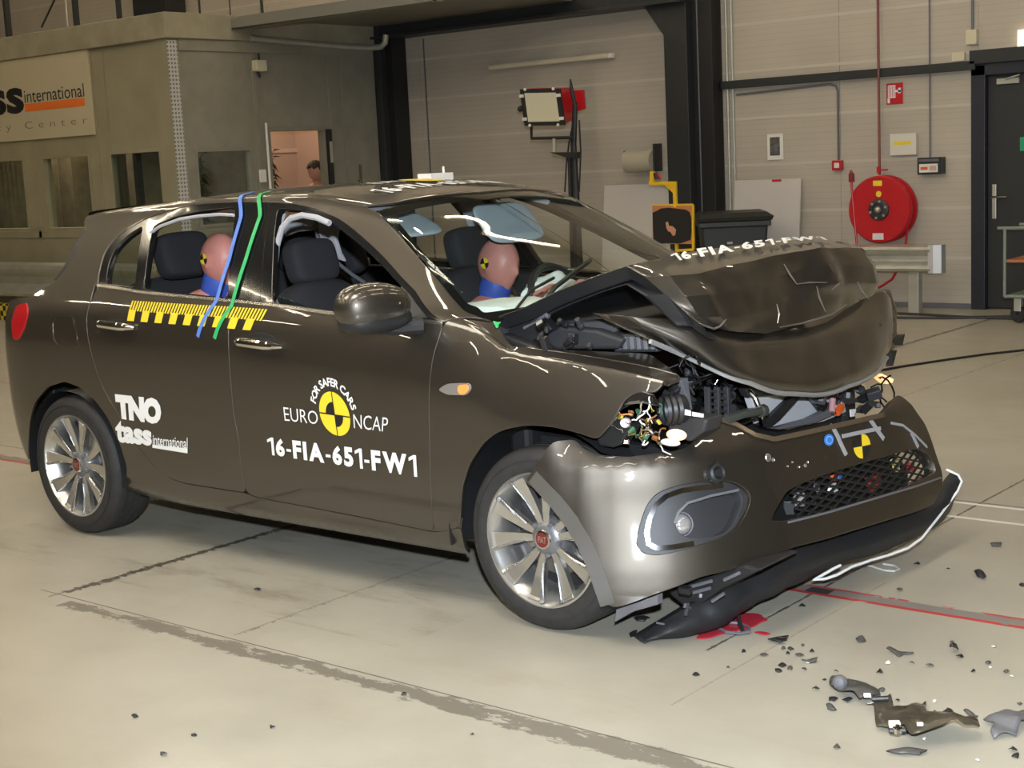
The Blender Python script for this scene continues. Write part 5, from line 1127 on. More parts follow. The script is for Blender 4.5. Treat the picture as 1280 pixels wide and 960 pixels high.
# lower grille lattice
gl = np.array(smooth_loop(resample(np.array(grlp), .02), 2)); s0, s1 = gl[:, 0].min(), gl[:, 0].max(); z0, z1 = gl[:, 1].min(), gl[:, 1].max()
gr = panel('lower_grille_back', grlp, mat('grille_dark', (.006, .006, .006), .6), car, surf=Bf, off=-.13, gap=-.02, depth=0, step=.04)
lat = MB()
def clip_lines(fn, cs):
    for c in cs:
        ss = np.linspace(s0+.16, s1, 160); zz = fn(ss, c); ok = inside(gl, np.stack([ss, zz], 1)); run = []
        for i in range(161):
            if i < 160 and ok[i]: run.append(i)
            else:
                if len(run) > 5:
                    idx = run[::4]+([run[-1]] if run[-1] != run[::4][-1] else []); lat.tube(Bf(ss[idx], zz[idx])+grad_normal(Bf, ss[idx], zz[idx])*-.03, .0046, 4, False)
                run = []
slope = (.24)
clip_lines(lambda s, c: c-slope*0*s+.30*(s-s0), np.arange(z0-.9, z1+.1, .026)); clip_lines(lambda s, c: c-.30*(s-s0), np.arange(z0-.1, z1+.9, .026))
lat.build('grille_lattice', mat('black_lattice', (.012, .012, .012), .6), gr)
strip('grille_edge', TB([(985, 653), (1037, 640), (1084, 626), (1131, 612), (1176, 597)]), .007, MGREY, bumper, surf=Bf, off=.001)
def behind(u, v, x, d, m, nm, rot=0):
    p = P(u, v, x=x); b = MB(); c_, s_ = math.cos(rot), math.sin(rot); b.box(p, d, [[c_, -s_, 0], [s_, c_, 0], [0, 0, 1]]); return b.build(nm, m, car, .004)
for u, v, d, m, nm in ((1043, 597, (.02, .03, .02), ORANGE, 'orange_connector'), (1041, 610, (.02, .05, .03), WHITE, 'white_wire_clip'), (1088, 604, (.04, .10, .055), mat('dull_red_part', (.30, .03, .02), .4), 'red_cylinder_part'), (1117, 585, (.03, .055, .075), mat('pale_yellow_part', (.55, .5, .2), .5), 'pale_yellow_part'), (1135, 585, (.03, .06, .035), RED, 'red_tow_part'), (1095, 615, (.03, .12, .016), ORANGE, 'orange_strap'), (1048, 596, (.02, .03, .02), mat('blue_connector', (.03, .15, .45), .4), 'blue_connector')): behind(u, v, 3.18, d, m, nm)
for u, v, d, m in ((996, 618, (.04, .16, .05), mat('silver_foil', (.5, .5, .5), .3, .9)), (1012, 628, (.04, .06, .05), DGREY), (1015, 612, (.05, .04, .05), ALLOYD), (985, 632, (.04, .08, .05), BLACK)): behind(u, v, 3.13, d, m, 'crushed_bracket', .6)
# bumper decals
def bdisc(u, v, hx, hy, m, nm, segs=20):
    v2, f2 = disc_mesh(0, 2*math.pi, 0, 1, segs); q = [(u-hx, v+hy), (u+hx, v+hy), (u+hx, v-hy), (u-hx, v-hy)]; return decal_mesh(nm, v2, f2, q, m, bumper, Bf, BINV)
bdisc(1035.5, 550, 6.2, 7.4, BLUED, 'blue_sticker')
o = bdisc(1035.5, 550, 4.2, 5.2, mat('pale_blue_ring', (.35, .55, .85), .4), 'sticker_ring'); o.location += Vector((.002, -.001, 0)); o2 = bdisc(1035.5, 550, 3.3, 4.1, BLUED, 'sticker_centre'); o2.location += Vector((.003, -.0015, 0))
MQ = [(1068, 574), (1088, 571), (1086, 541), (1066, 546)]
for a0, m in ((0, YELLOW), (math.pi/2, BLACKD), (math.pi, YELLOW), (1.5*math.pi, BLACKD)):
    v2, f2 = disc_mesh(a0, a0+math.pi/2, 0, 1.05, 10); decal_mesh('quadrant_mark', v2, f2, MQ, m, bumper, Bf, BINV)
for pth, w in (([(1037, 531.5), (1047, 547), (1057, 569)], .020), ([(1085, 523), (1092, 532), (1104, 549)], .020), ([(1052, 545.5), (1075, 540.5), (1100, 535.5)], .014), ([(1113, 529), (1128, 532), (1143, 544), (1158, 559)], .010), ([(1138, 541), (1147, 559)], .018)):
    strip('grey_tape', TB(pth), w, GREYT, bumper, surf=Bf, off=.003)
for u, v, r in ((960, 572, .012), (1006, 582, .006), (1009, 578, .004), (998, 584, .004), (990, 578, .003), (984, 583, .003), (966, 575, .006)):
    a_ = TB([(u, v)])[0]; p_ = surf_pt(a_[0], a_[1], 0, Bf)[0]; n_ = grad_normal(Bf, np.array([a_[0]]), np.array([a_[1]]))[0]; b = MB(); b.lathe([(0, .001), (r*.7, .002), (r, .0035), (r*1.2, .0008)], p_, n_, 10); b.build('bared_dent', MATS['silver_foil'], bumper)
# trim strip along the upper lip of the bumper
strip('upper_lip_trim', TB([(893, 523), (920, 531.5), (943, 544.5), (967, 550), (1014, 540), (1061, 529), (1103, 519)]), .018, mat('brown_lip_trim', (.16, .12, .08), .25, .5), bumper, surf=Bf, off=.003, th=.004)

def catmull(rows, nu, nv, lin=0.0):
    G = np.array(rows, float)
    def up(A, n):
        A = np.concatenate([2*A[:1]-A[1:2], A, 2*A[-1:]-A[-2:-1]]); out = []
        for i in range(1, len(A)-2):
            for t in np.arange(n)/n:
                p0, p1, p2, p3 = A[i-1], A[i], A[i+1], A[i+2]; c = .5*((2*p1)+(-p0+p2)*t+(2*p0-5*p1+4*p2-p3)*t*t+(-p0+3*p1-3*p2+p3)*t**3); out.append(c*(1-lin)+(p1+(p2-p1)*t)*lin)
        out.append(A[-2]); return np.array(out)
    G = up(G, nu); return up(G.transpose(1, 0, 2), nv).transpose(1, 0, 2)
def sheet(name, G, m, parent, th=.002, crumple=None, sharp=30):
    """crumpled sheet metal from a grid of points, with thickness"""
    a, c, _ = G.shape; X = G.copy()
    du = np.gradient(X, axis=0); dv = np.gradient(X, axis=1); N = np.cross(du, dv); N /= np.linalg.norm(N, axis=2, keepdims=True)+1e-9
    if crumple is not None:
        D = np.zeros((a, c))
        for i in range(a):
            for j in range(c): D[i, j] = crumple(Vector(G[i, j]), i/(a-1), j/(c-1))
        X = X+N*D[..., None]
    b = MB(); b.add(X.reshape(-1, 3), [(i*c+j, i*c+j+1, (i+1)*c+j+1, (i+1)*c+j) for i in range(a-1) for j in range(c-1)])
    o = b.build(name, m, parent, smooth=True, angle=sharp); s = o.modifiers.new('s', 'SOLIDIFY'); s.thickness = th; s.offset = 0; return o, X
def facet(p, k, amp, seed):
    """angular dents: distance to the borders of random cells"""
    d, pts = noise.voronoi((p+Vector((seed, 0, 0)))*k); return amp*(min(1, (d[1]-d[0])*2.2)-.5)
# bonnet: rises from the windscreen to a sharp fold, drops into a crushed front face
def X_(u, v, x): return P(u, v, x=x)
def Y_(u, v, y): return P(u, v, y=y)
BON = [
 [(2.31, -.715, 1.012), (2.39, -.45, 1.035), (2.43, -.15, 1.045), (2.44, .15, 1.045), (2.42, .40, 1.035), (2.37, .62, 1.02), (2.33, .73, 1.005)],
 [Y_(655, 385, -.71), (2.50, -.45, 1.075), (2.54, -.15, 1.085), (2.55, .15, 1.085), (2.53, .40, 1.075), (2.50, .62, 1.06), (2.47, .74, 1.03)],
 [Y_(697, 364.5, -.705), (2.62, -.45, 1.135), (2.67, -.15, 1.135), (2.68, .15, 1.13), (2.67, .40, 1.12), (2.66, .62, 1.10), (2.66, .75, 1.06)],
 [Y_(745, 345.5, -.70), (2.76, -.47, 1.185), (2.80, -.20, 1.18), (2.83, .10, 1.175), (2.84, .38, 1.165), (2.85, .60, 1.145), (2.86, .74, 1.11)],
 [Y_(783, 333, -.69), X_(815, 326, 2.87), X_(862, 315.5, 2.89), X_(912, 308.5, 2.93), X_(965, 302, 2.96), X_(1010, 299.5, 2.98), X_(1058, 303, 3.0)],
 [Y_(806, 347, -.675), X_(838, 344, 3.02), X_(876, 341, 3.06), X_(925, 331, 3.075), X_(973, 320, 3.09), X_(1025, 309, 3.12), X_(1078, 312, 3.09)],
 [Y_(834, 371, -.66), X_(858, 370, 3.07), X_(887, 368, 3.10), X_(934, 360, 3.105), X_(978, 344, 3.085), X_(1035, 331, 3.145), X_(1092, 332, 3.10)],
 [Y_(862, 395, -.645), X_(874, 396, 3.09), X_(902, 396, 3.12), X_(945, 392, 3.12), X_(988, 370, 3.115), X_(1045, 355, 3.15), X_(1098, 354, 3.10)],
 [Y_(880, 408, -.635), X_(893, 411, 3.08), X_(918, 416, 3.115), X_(958, 417, 3.12), X_(1003, 405, 3.13), X_(1050, 388, 3.12), X_(1096, 368, 3.07)],
 [Y_(874, 404, -.60), X_(894, 409, 3.04), X_(920, 414, 3.07), X_(957, 414, 3.08), X_(1002, 402, 3.07), X_(1048, 385, 3.07), X_(1092, 366, 3.03)]]
GB = catmull(BON, 9, 12, .93)
def crumB(p, i, j):
    front = max(0, min(1, (i-.50)/.10)); edge_ = min(1, 6*j)
    return front*edge_*(facet(p, 2.3, .012, 3.1)+.003*noise.noise(p*3.2+Vector((3, 1, 0)))+facet(p, 6, .005, 9.2))+edge_*.001*noise.noise(p*5)
bon, XB = sheet('bonnet', GB, PAINT, car, .004, crumB, 22)
# turned-under edge along the near side of the bonnet, dark inside
b = MB(); ed = XB[:, 0]; n = len(ed); ed2 = ed+np.array((-.006, .035, -.045)); ed3 = ed+np.array((-.0, .09, -.05))
b.add(np.stack([ed+np.array((0, .002, -.003)), ed2, ed3], 1).reshape(-1, 3), [(3*i+k, 3*i+3+k, 3*i+4+k, 3*i+1+k) for i in range(n-1) for k in (0, 1)]); b.build('bonnet_inner_edge', BLACK, bon, smooth=True)
G_in = GB[:60:1, 2:-2]+np.array((-.02, 0, -.06)); sheet('bonnet_inner_panel', G_in[:, ::2], BLACK, bon, .004)
# lettering along the fold
def grid_pt(X, a, c):
    A, C, _ = X.shape; a = min(max(a, 0), .9999)*(A-1); c = min(max(c, 0), .9999)*(C-1); i, j = int(a), int(c); s, t = a-i, c-j
    p = X[i, j]*(1-s)*(1-t)+X[i+1, j]*s*(1-t)+X[i, j+1]*(1-s)*t+X[i+1, j+1]*s*t; n = np.cross(X[i, j+1]-X[i, j], X[i+1, j]-X[i, j]); n /= np.linalg.norm(n)+1e-9; return p, n if n[2] > 0 else -n
v, f, a = number_mesh('16-FIA-651-FW1'); out = []
for p in v:
    q, nn = grid_pt(XB, .497-.047*p[1], .23+.65*p[0]); out.append(q+np.array((.010, 0, .014)))
b = MB(); b.add(out, f); b.build('test_number', WHITE, bon)
for k, pl in enumerate(([(996, 355), (1012, 353), (1034, 353)], [(1040, 362), (1046, 357), (1053, 352)], [(1021, 358), (1024, 372), (1032, 390)], [(980, 330), (988, 344), (996, 355)], [(972, 404), (974, 392), (971, 380)], [(874, 404), (884, 408), (893, 411), (900, 408), (908, 399)], [(1072, 352), (1076, 362), (1086, 374)], [(975, 409), (1003, 404), (1040, 393), (1058, 381)])):
    b = MB(); b.tube([P(u, v, x=3.165) for u, v in pl], [.0015]+[.0035]*(len(pl)-2)+[.0015], 5); b.build('crease_glint', mat('glint_grey', (.42, .41, .39), .3, .8) if 'glint_grey' not in MATS else MATS['glint_grey'], bon, smooth=True)  # glints on the creases, put in as pale metallic tubes
# lower folded layer of the bonnet hanging over the grille
FLP = [
 [Y_(741, 391.5, -.735), X_(790, 396, 2.92), X_(845, 398, 3.0), X_(900, 400, 3.02), X_(960, 402, 3.03), X_(1010, 395, 3.03), X_(1060, 380, 3.03), X_(1098, 362, 3.02), X_(1114, 372, 3.0)],
 [Y_(752, 397.5, -.73), X_(806, 408, 2.95), X_(862, 414, 3.05), X_(912, 425, 3.10), X_(965, 428, 3.11), X_(1015, 422, 3.11), X_(1066, 410, 3.10), X_(1104, 395, 3.06), X_(1117, 392, 3.02)],
 [Y_(773, 407.5, -.72), X_(826, 422, 2.98), X_(878, 436, 3.08), X_(922, 448, 3.13), X_(968, 456, 3.14), X_(1018, 455, 3.14), X_(1070, 440, 3.13), X_(1106, 422, 3.08), X_(1116, 416, 3.04)],
 [Y_(800, 419, -.71), X_(848, 437, 3.0), X_(893, 455, 3.10), X_(930, 467, 3.15), X_(968, 478, 3.16), X_(1020, 479, 3.16), X_(1070, 464, 3.15), X_(1100, 448, 3.10), X_(1112, 436, 3.05)],
 [Y_(812, 425, -.705), X_(858, 443.5, 3.0), X_(902, 463.5, 3.10), X_(932, 476, 3.14), X_(968, 489, 3.15), X_(1022, 491, 3.15), X_(1070, 478, 3.14), X_(1097, 462, 3.09), X_(1108, 446, 3.04)],
 [Y_(810, 426, -.69), X_(860, 445, 2.96), X_(904, 465, 3.06), X_(934, 478, 3.10), X_(968, 491, 3.11), X_(1022, 493, 3.11), X_(1070, 480, 3.10), X_(1096, 464, 3.05), X_(1106, 448, 3.0)]]
GF = catmull(FLP, 7, 9, .2)
flap, XF_ = sheet('bonnet_lower_fold', GF, PAINT, car, .004, lambda p, i, j: min(1, 5*j)*(facet(p, 2.6, .007, 5.5)+.004*noise.noise(p*5)), 26)
b = MB(); pe = np.array([XF_[4*7-0, k] for k in range(0, XF_.shape[1], 2)]); b.tube(pe+np.array((.004, -.002, -.004)), .009, 6); b.build('folded_edge', mat('lit_edge_grey', (.40, .40, .39), .35, .4), flap, smooth=True)  # lit rim of the fold, its brightness put into a lighter grey
# torn far-side wing edge
FW_ = [[X_(1100, 362, 2.98), X_(1112, 362, 2.95), X_(1117, 376, 2.92)], [X_(1103, 390, 3.0), X_(1116, 388, 2.97), X_(1119, 402, 2.94)], [X_(1104, 420, 3.0), X_(1117, 420, 2.97), X_(1119, 425, 2.94)], [X_(1100, 445, 2.99), X_(1112, 445, 2.96), X_(1114, 448, 2.93)]]
sheet('torn_wing_edge', catmull(FW_, 6, 6), mat('bronze_inner_paint', (.15, .115, .06), .4, .5), car, .004, lambda p, i, j: facet(p, 9, .014, 2))
b = MB(); b.prism([X_(1112, 425, 2.98), X_(1123, 418, 2.98), X_(1120, 432, 2.98)], (.02, .02, 0)); b.prism([X_(1105, 440, 2.98), X_(1113, 438, 2.98), X_(1108, 458, 2.98)], (.02, .02, 0)); b.build('torn_black_flap', BLACK, car)

# ---- engine bay
b = MB(); b.box2((2.45, -.66, .22), (2.98, .70, .62)); b.box2((2.36, -.70, .22), (2.45, .72, .93)); b.build('engine_bay_tub', mat('engine_bay_black', (.008, .008, .009), .6), car, .02)
b = MB(); b.prism([(2.34, -.70, .97), (2.34, -.70, .90), (2.58, -.72, .84), (2.58, -.72, .88), (2.50, -.70, .93)], (0, 1.38, 0)); b.build('cowl_panel', BLACK, car, .01)
def bay_quad(nm, uv, yy, m, d=(0, .05, 0), bev=.004):
    b = MB(); b.prism([P(u, v, y=yy) for u, v in uv], d); return b.build(nm, m, car, bev)
bay_quad('cowl_side_cover', [(625, 408), (652, 393), (676, 398), (690, 412), (664, 427), (642, 432)], -.66, BLACK)
bay_quad('wiper_linkage_cover', [(655, 412), (700, 408), (745, 412), (780, 424), (772, 437), (700, 437), (658, 433)], -.62, DGREY, (0, .1, 0), .012)
bay_quad('sound_deadening_pad', [(676, 410), (720, 403), (755, 401), (775, 409), (760, 424), (735, 421), (712, 414)], -.58, mat('deadening_felt', (.055, .055, .058), .9, bump=.6, bump_scale=90), (0, .1, 0), .01)
for k in range(6):
    u = 769+k*8.6; bay_quad('fuse_box_rib', [(u, 421-(0 if k < 1 else 0)), (u+5, 421), (u+6, 437), (u+1, 437)], -.60, MGREY, (0, .02, 0), .002)
bay_quad('fuse_box', [(764, 418), (818, 418), (822, 440), (768, 440)], -.585, DGREY, (0, .10, 0))
b = MB(); b.tube([P(655, 410, y=-.66), P(682, 394, y=-.66)], .006); b.tube([P(682, 393, y=-.66), P(686, 396, y=-.66)], .009); b.build('bonnet_hinge_arm', MGREY, car)
rnd = random.Random(11)
def clutter(n, reg, xr, ms, size, seed, nm='engine_part'):
    r = random.Random(seed)
    for k in range(n):
        u = r.uniform(reg[0], reg[2]); t = (u-reg[0])/(reg[2]-reg[0]); v = r.uniform(reg[1][0]+(reg[3][0]-reg[1][0])*t, reg[1][1]+(reg[3][1]-reg[1][1])*t); p = P(u, v, x=r.uniform(*xr)); m = r.choice(ms); q = r.random(); b = MB()
        R = np.array(Matrix.Rotation(r.uniform(0, 3), 3, 'X')@Matrix.Rotation(r.uniform(0, 3), 3, 'Z'))
        if q < .45: b.box(p, np.array((r.uniform(.4, 1.4), r.uniform(.4, 1.6), r.uniform(.4, 1.2)))*size, R)
        elif q < .75:
            d = R@np.array((0, 0, size*r.uniform(.8, 2))); rr = size*r.uniform(.2, .4); b.tube([p, p+d], rr, 10); b.tube([p+d*.2, p+d*.4], rr*1.25, 10)
        else:
            pts = [p]; d = R@np.array((1, 0, 0))
            for _ in range(6): d = d+np.array([r.uniform(-.7, .7) for _ in range(3)]); d /= np.linalg.norm(d); pts.append(pts[-1]+d*size*.7)
            b.tube(pts, size*.11, 6)
        b.build(nm, m, car, .003)
DK = [BLACK, BLACK, DGREY, BLACKG, BLACK]
# behind the near headlamp and along the radiator support
clutter(26, (835, (470, 500), 925, (470, 530)), (2.86, 3.0), DK, .045, 1)
clutter(20, (850, (455, 470), 935, (480, 500)), (2.88, 3.02), DK, .035, 2)
clutter(22, (1020, (488, 520), 1110, (470, 515)), (2.98, 3.12), DK+[MGREY, ALLOYD], .04, 3)
clutter(14, (640, (405, 428), 800, (405, 438)), (2.50, 2.72), DK, .03, 12)
# radiator with silver fins and black braces
def xq(nm, uv, x, m, d=(-.03, 0, 0), bev=.003):
    b = MB(); b.prism([P(u, v, x=x) for u, v in uv], d); return b.build(nm, m, car, bev)
xq('radiator_core', [(938, 494), (1000, 488), (1052, 486), (1058, 515), (1030, 527), (985, 537), (950, 530)], 3.03, FOIL)
xq('radiator_brace', [(990, 496), (1004, 494), (975, 526), (962, 536), (952, 532)], 3.05, BLACK); xq('radiator_brace', [(1008, 490), (1026, 488), (1040, 512), (1030, 518)], 3.05, BLACK); xq('radiator_brace', [(1040, 488), (1056, 486), (1075, 502), (1062, 506)], 3.05, DGREY)
xq('radiator_support', [(932, 486), (1050, 482), (1052, 488), (1004, 493), (936, 496)], 3.07, BLACK); xq('crushed_support_bar', [(1012, 524), (1036, 512), (1040, 520), (1018, 529), (975, 537), (966, 536)], 3.07, MGREY)
b = MB(); b.tube([P(936, 488, x=3.07), P(944, 496, x=3.09), (P(950, 512, x=3.1)), P(952, 530, x=3.09)], .008, 8); b.build('silver_pipe', CHROME, car, smooth=True)
b = MB(); b.tube([P(908, 524, x=3.08), P(930, 517, x=3.1), P(955, 513, x=3.1)], .016, 8); b.tube([P(950, 514, x=3.1), P(955, 513, x=3.1)], .022, 8); b.build('coolant_pipe', mat('dark_green_grey', (.05, .055, .045), .35), car, smooth=True)
b = MB(); p = P(1049, 512, x=3.08); b.box(p, (.02, .05, .018), np.array(Matrix.Rotation(.5, 3, 'X'))); b.build('orange_clip', ORANGE, car)
b = MB(); b.tube([P(1041, 498, x=3.06), P(1040, 515, x=3.07)], .012, 8); b.build('pink_hose', mat('pale_pink', (.5, .25, .25), .5), car)
xq('white_fan_digit', [(1063, 512), (1070, 511), (1070, 514), (1068, 519), (1070, 520), (1064, 521)], 3.09, WHITE, (-.004, 0, 0), 0)
# shroud grid behind the near lamp
for k in range(4): xq('fan_shroud_bar', [(886, 487+k*8), (912, 489+k*8), (912, 492.5+k*8), (886, 490+k*8)], 3.04, DGREY, (-.02, 0, 0), .002)
for k in range(3): xq('fan_shroud_bar', [(886+k*12, 484), (889+k*12, 484), (890+k*12, 520), (887+k*12, 520)], 3.045, DGREY, (-.02, 0, 0), .002)
xq('grey_strut', [(851, 476), (860, 472), (866, 512), (862, 513), (858, 495)], 3.02, MGREY)
# near headlamp remains
hl = thing('headlamp', None, None); hl.parent = car; hl.location = Vector((2.95, -.78, .66))-car.location; del_ = [hl.__delitem__(k) for k in list(hl.keys()) if k in ('label', 'category')]
def hy(nm, uv, yy, m, d=(0, .04, 0), bev=.003):
    b = MB(); b.prism([P(u, v, y=yy) for u, v in uv], d); return b.build(nm, m, hl, bev)
hy('lamp_housing', [(745, 548), (772, 518), (790, 534), (776, 556), (766, 560), (748, 558)], -.80, BLACK, (0, .06, 0), .008)
q = P(780.5, 529, y=-.815); b = MB(); b.lathe([(0, .0), (.013, .0), (.016, -.006), (.016, -.03)], q, (.4, -.9, .1), 20); b.build('white_lamp_cap', WHITE, hl, smooth=True)
hy('broken_lens_edge', [(773, 514), (777, 505), (787, 496), (801, 490), (815, 494), (822, 508), (806, 505), (790, 505), (780, 510)], -.82, BLACKG, (0, .015, 0), .002)
hy('lens_shard', [(780, 506), (805, 504), (820, 507), (800, 500), (786, 502)], -.83, mat('grey_reflector', (.35, .35, .34), .15, .9), (0, .01, 0), .001)
b = MB(); q = P(828, 513, y=-.76); b.lathe([(.045, 0), (.05, .01), (.045, .02), (.05, .03), (.045, .04), (.05, .05), (.042, .075), (0, .075)], q, (.5, .8, 0), 24); b.build('lamp_bellows', BLACK, hl, smooth=True)
hy('label_plate', [(848, 510), (863, 513.5), (863, 520), (848, 517)], -.74, PAPER, (0, .004, 0), 0); hy('label_plate', [(865, 515), (879, 517.5), (879, 522), (865, 520)], -.735, PAPER, (0, .004, 0), 0)
hy('lamp_module', [(828, 520), (862, 521), (885, 524), (880, 540), (862, 553), (838, 545)], -.70, DGREY, (0, .1, 0), .01)
b = MB(); q = P(843, 546, y=-.80); b.ball(q+np.array((0, .012, .004)), (.036, .016, .018), 18, 12); b.build('lit_lamp_bowl', BULB, hl, smooth=True)
b = MB(); b.ball(P(838, 553, y=-.825), (.036, .012, .012), 14, 8); b.build('lamp_rim', PAPER, hl, smooth=True)
r = random.Random(5); cols = [COPPER, CHROME, MATS['grey_reflector'], COPPER, WHITE, CHROME, BLACK, mat('green_wire', (.04, .14, .06), .5), mat('yellow_wire', (.5, .38, .05), .5)]
for k in range(46):
    u = r.uniform(774, 826); v = r.uniform(514, 554); p = P(u, v, y=r.uniform(-.83, -.76)); b = MB()
    if r.random() < .55:
        pts = [p]; d = np.array([r.uniform(-1, 1) for _ in range(3)])
        for _ in range(6): d = d+np.array([r.uniform(-.8, .8) for _ in range(3)]); d /= np.linalg.norm(d); pts.append(pts[-1]+d*np.array((.011, .006, .011)))
        b.tube(pts, r.uniform(.0015, .0035), 6); b.build('lamp_wire', r.choice(cols), hl, smooth=True)
    else:
        R = np.array(Matrix.Rotation(r.uniform(0, 3), 3, 'X')@Matrix.Rotation(r.uniform(0, 3), 3, 'Z')); b.box(p, (r.uniform(.01, .028), r.uniform(.006, .015), r.uniform(.006, .02)), R); b.build('broken_lamp_piece', r.choice(cols), hl, .001)
# far headlamp still lit
b = MB(); b.prism([P(u, v, x=3.0) for u, v in ((1097, 470), (1102, 467), (1117, 474), (1116, 478), (1110, 480))], (-.03, 0, 0)); b.build('far_lamp_glow', BULB, car)

# ---- torn lower valance dragging on the floor, and the white wire along it
VC = [((797, 799), (806, 806.5), -.80), ((826, 781), (832, 806), -.74), ((858, 762), (866, 804), -.66), ((886, 746), (898, 786), -.58), ((914, 732), (922, 770), -.50), ((944, 716), (950, 752), -.40), ((972, 700), (974, 740), -.30), ((1010, 682), (1012, 723), -.14), ((1050, 671), (1056, 702), .05), ((1095, 656), (1100, 691), .25), ((1135, 644), (1142, 673), .45), ((1168, 630), (1172, 655), .64), ((1186, 604), (1188, 638), .76), ((1196, 592), (1198, 610), .82)]
rows = [[], [], [], []]
for a_, c_, yy in VC:
    t_, q_ = P(*a_, y=yy), P(*c_, y=yy); t_[2] = max(t_[2], .012); q_[2] = max(q_[2], .006)
    rows[0].append(t_+np.array((-.03, .02, .0))); rows[1].append(t_); rows[2].append((t_+q_)/2+np.array((.018, -.012, .0))); rows[3].append(q_)
val, XV = sheet('torn_valance', catmull(rows, 5, 5), BLACK, car, .005, lambda p, i, j: facet(p, 7, .008, 4)*(1 if i > .3 else .2), 25)
b = MB()
for k in range(5):
    t = .05+.05*k; q, nn = grid_pt(XV, .30, t*1.6); b.box(q+np.array((0, -.006, .004)), (.03, .004, .006))
b.build('valance_clips', MGREY, val)
bay = MB(); bay.prism([P(u, v, y=-.62) for u, v in ((834, 738), (880, 722), (930, 706), (952, 712), (905, 735), (862, 765), (838, 745))], (0, .25, 0)); bay.build('undertray', BLACK, car, .01)
for uv in (((862, 734), (890, 726)), ((866, 741), (888, 735)), ((905, 725), (925, 716)), ((890, 752), (905, 742))):
    b = MB(); b.tube([P(*uv[0], y=-.63), P(*uv[1], y=-.63)], .006, 6); b.build('undertray_rod', MGREY, car)
clutter(10, (850, (738, 762), 935, (708, 725)), (3.02, 3.12), [BLACK, DGREY, BLACK, MGREY], .03, 8, 'undertray_part')
wp_ = [(1178, 585, .80), (1193, 592, .82), (1197, 600, .83), (1192, 612, .80), (1182, 626, .74), (1172, 640, .66), (1147, 671, .46), (1130, 683, .36), (1108, 691, .26), (1085, 697.5, .16), (1060, 706, .04), (1042, 716, -.04), (1027, 721, -.10), (1012, 722, -.14), (1022, 717, -.10), (1036, 709, -.04), (1046, 704, .0)]
b = MB(); b.tube([P(u, v, y=yy)+np.array((.022, -.016, 0)) for u, v, yy in wp_], .005, 6); b.build('loose_white_wire', WHITE, car, smooth=True)
b = MB(); b.tube([P(924, 771, z=.05), P(925, 780, z=.02), P(928, 787, z=.008)], .007, 8); b.build('hanging_stud', BLACK, car)
hy2 = MB(); hy2.prism([P(u, v, y=-.87) for u, v in ((770, 762), (800, 752), (822, 744), (822, 756), (790, 765), (768, 778))], (0, .03, 0)); hy2.build('bumper_end_bracket', MGREY, car, .002)

# ================================================================== FIGURES
def head_verts(c, yaw=0, pitch=0, roll=0, k=1.0, ears=True):
    bm = bmesh.new(); bmesh.ops.create_icosphere(bm, subdivisions=5, radius=1)
    def bump(p, q, r, a): return a*math.exp(-sum(((p[i]-q[i])/r[i])**2 for i in range(3)))
    for v in bm.verts:
        p = v.co.copy(); x, y, z = p
        jaw = 1-.30*max(0, -z)**1.3
        X = x*(.93 if x > 0 else 1.05)*(1-.10*max(0, -z)*(x < 0)*3*.5); Y = y*jaw; Z = z
        X += bump(p, (1, 0, -.12), (.5, .13, .20), .20)+bump(p, (1, 0, -.52), (.5, .28, .08), .05)-bump(p, (1, 0, -.50), (.5, .3, .025), .04)+bump(p, (.75, 0, -.85), (.4, .3, .18), .12)
        X += bump(p, (1, 0, .22), (.5, .5, .09), .05)
        for s in (-1, 1): X -= bump(p, (.9, s*.36, .08), (.5, .17, .10), .10)
        for s in (-1, 1):
            X += bump(p, (.9, s*.36, .06), (.5, .09, .06), .05)
            if ears: Y += s*bump(p, (-.05, s*1, -.05), (.14, .5, .22), .16)
        v.co = Vector((X*.102, Y*.078, Z*.122))*k
    R = Matrix.Rotation(yaw, 4, 'Z')@Matrix.Rotation(pitch, 4, 'Y')@Matrix.Rotation(roll, 4, 'X'); bm.transform(Matrix.Translation(Vector(c))@R)
    vs = [tuple(v.co) for v in bm.verts]; fs = [tuple(v.index for v in f.verts) for f in bm.faces]; bm.free(); return vs, fs, Matrix.Translation(Vector(c))@R
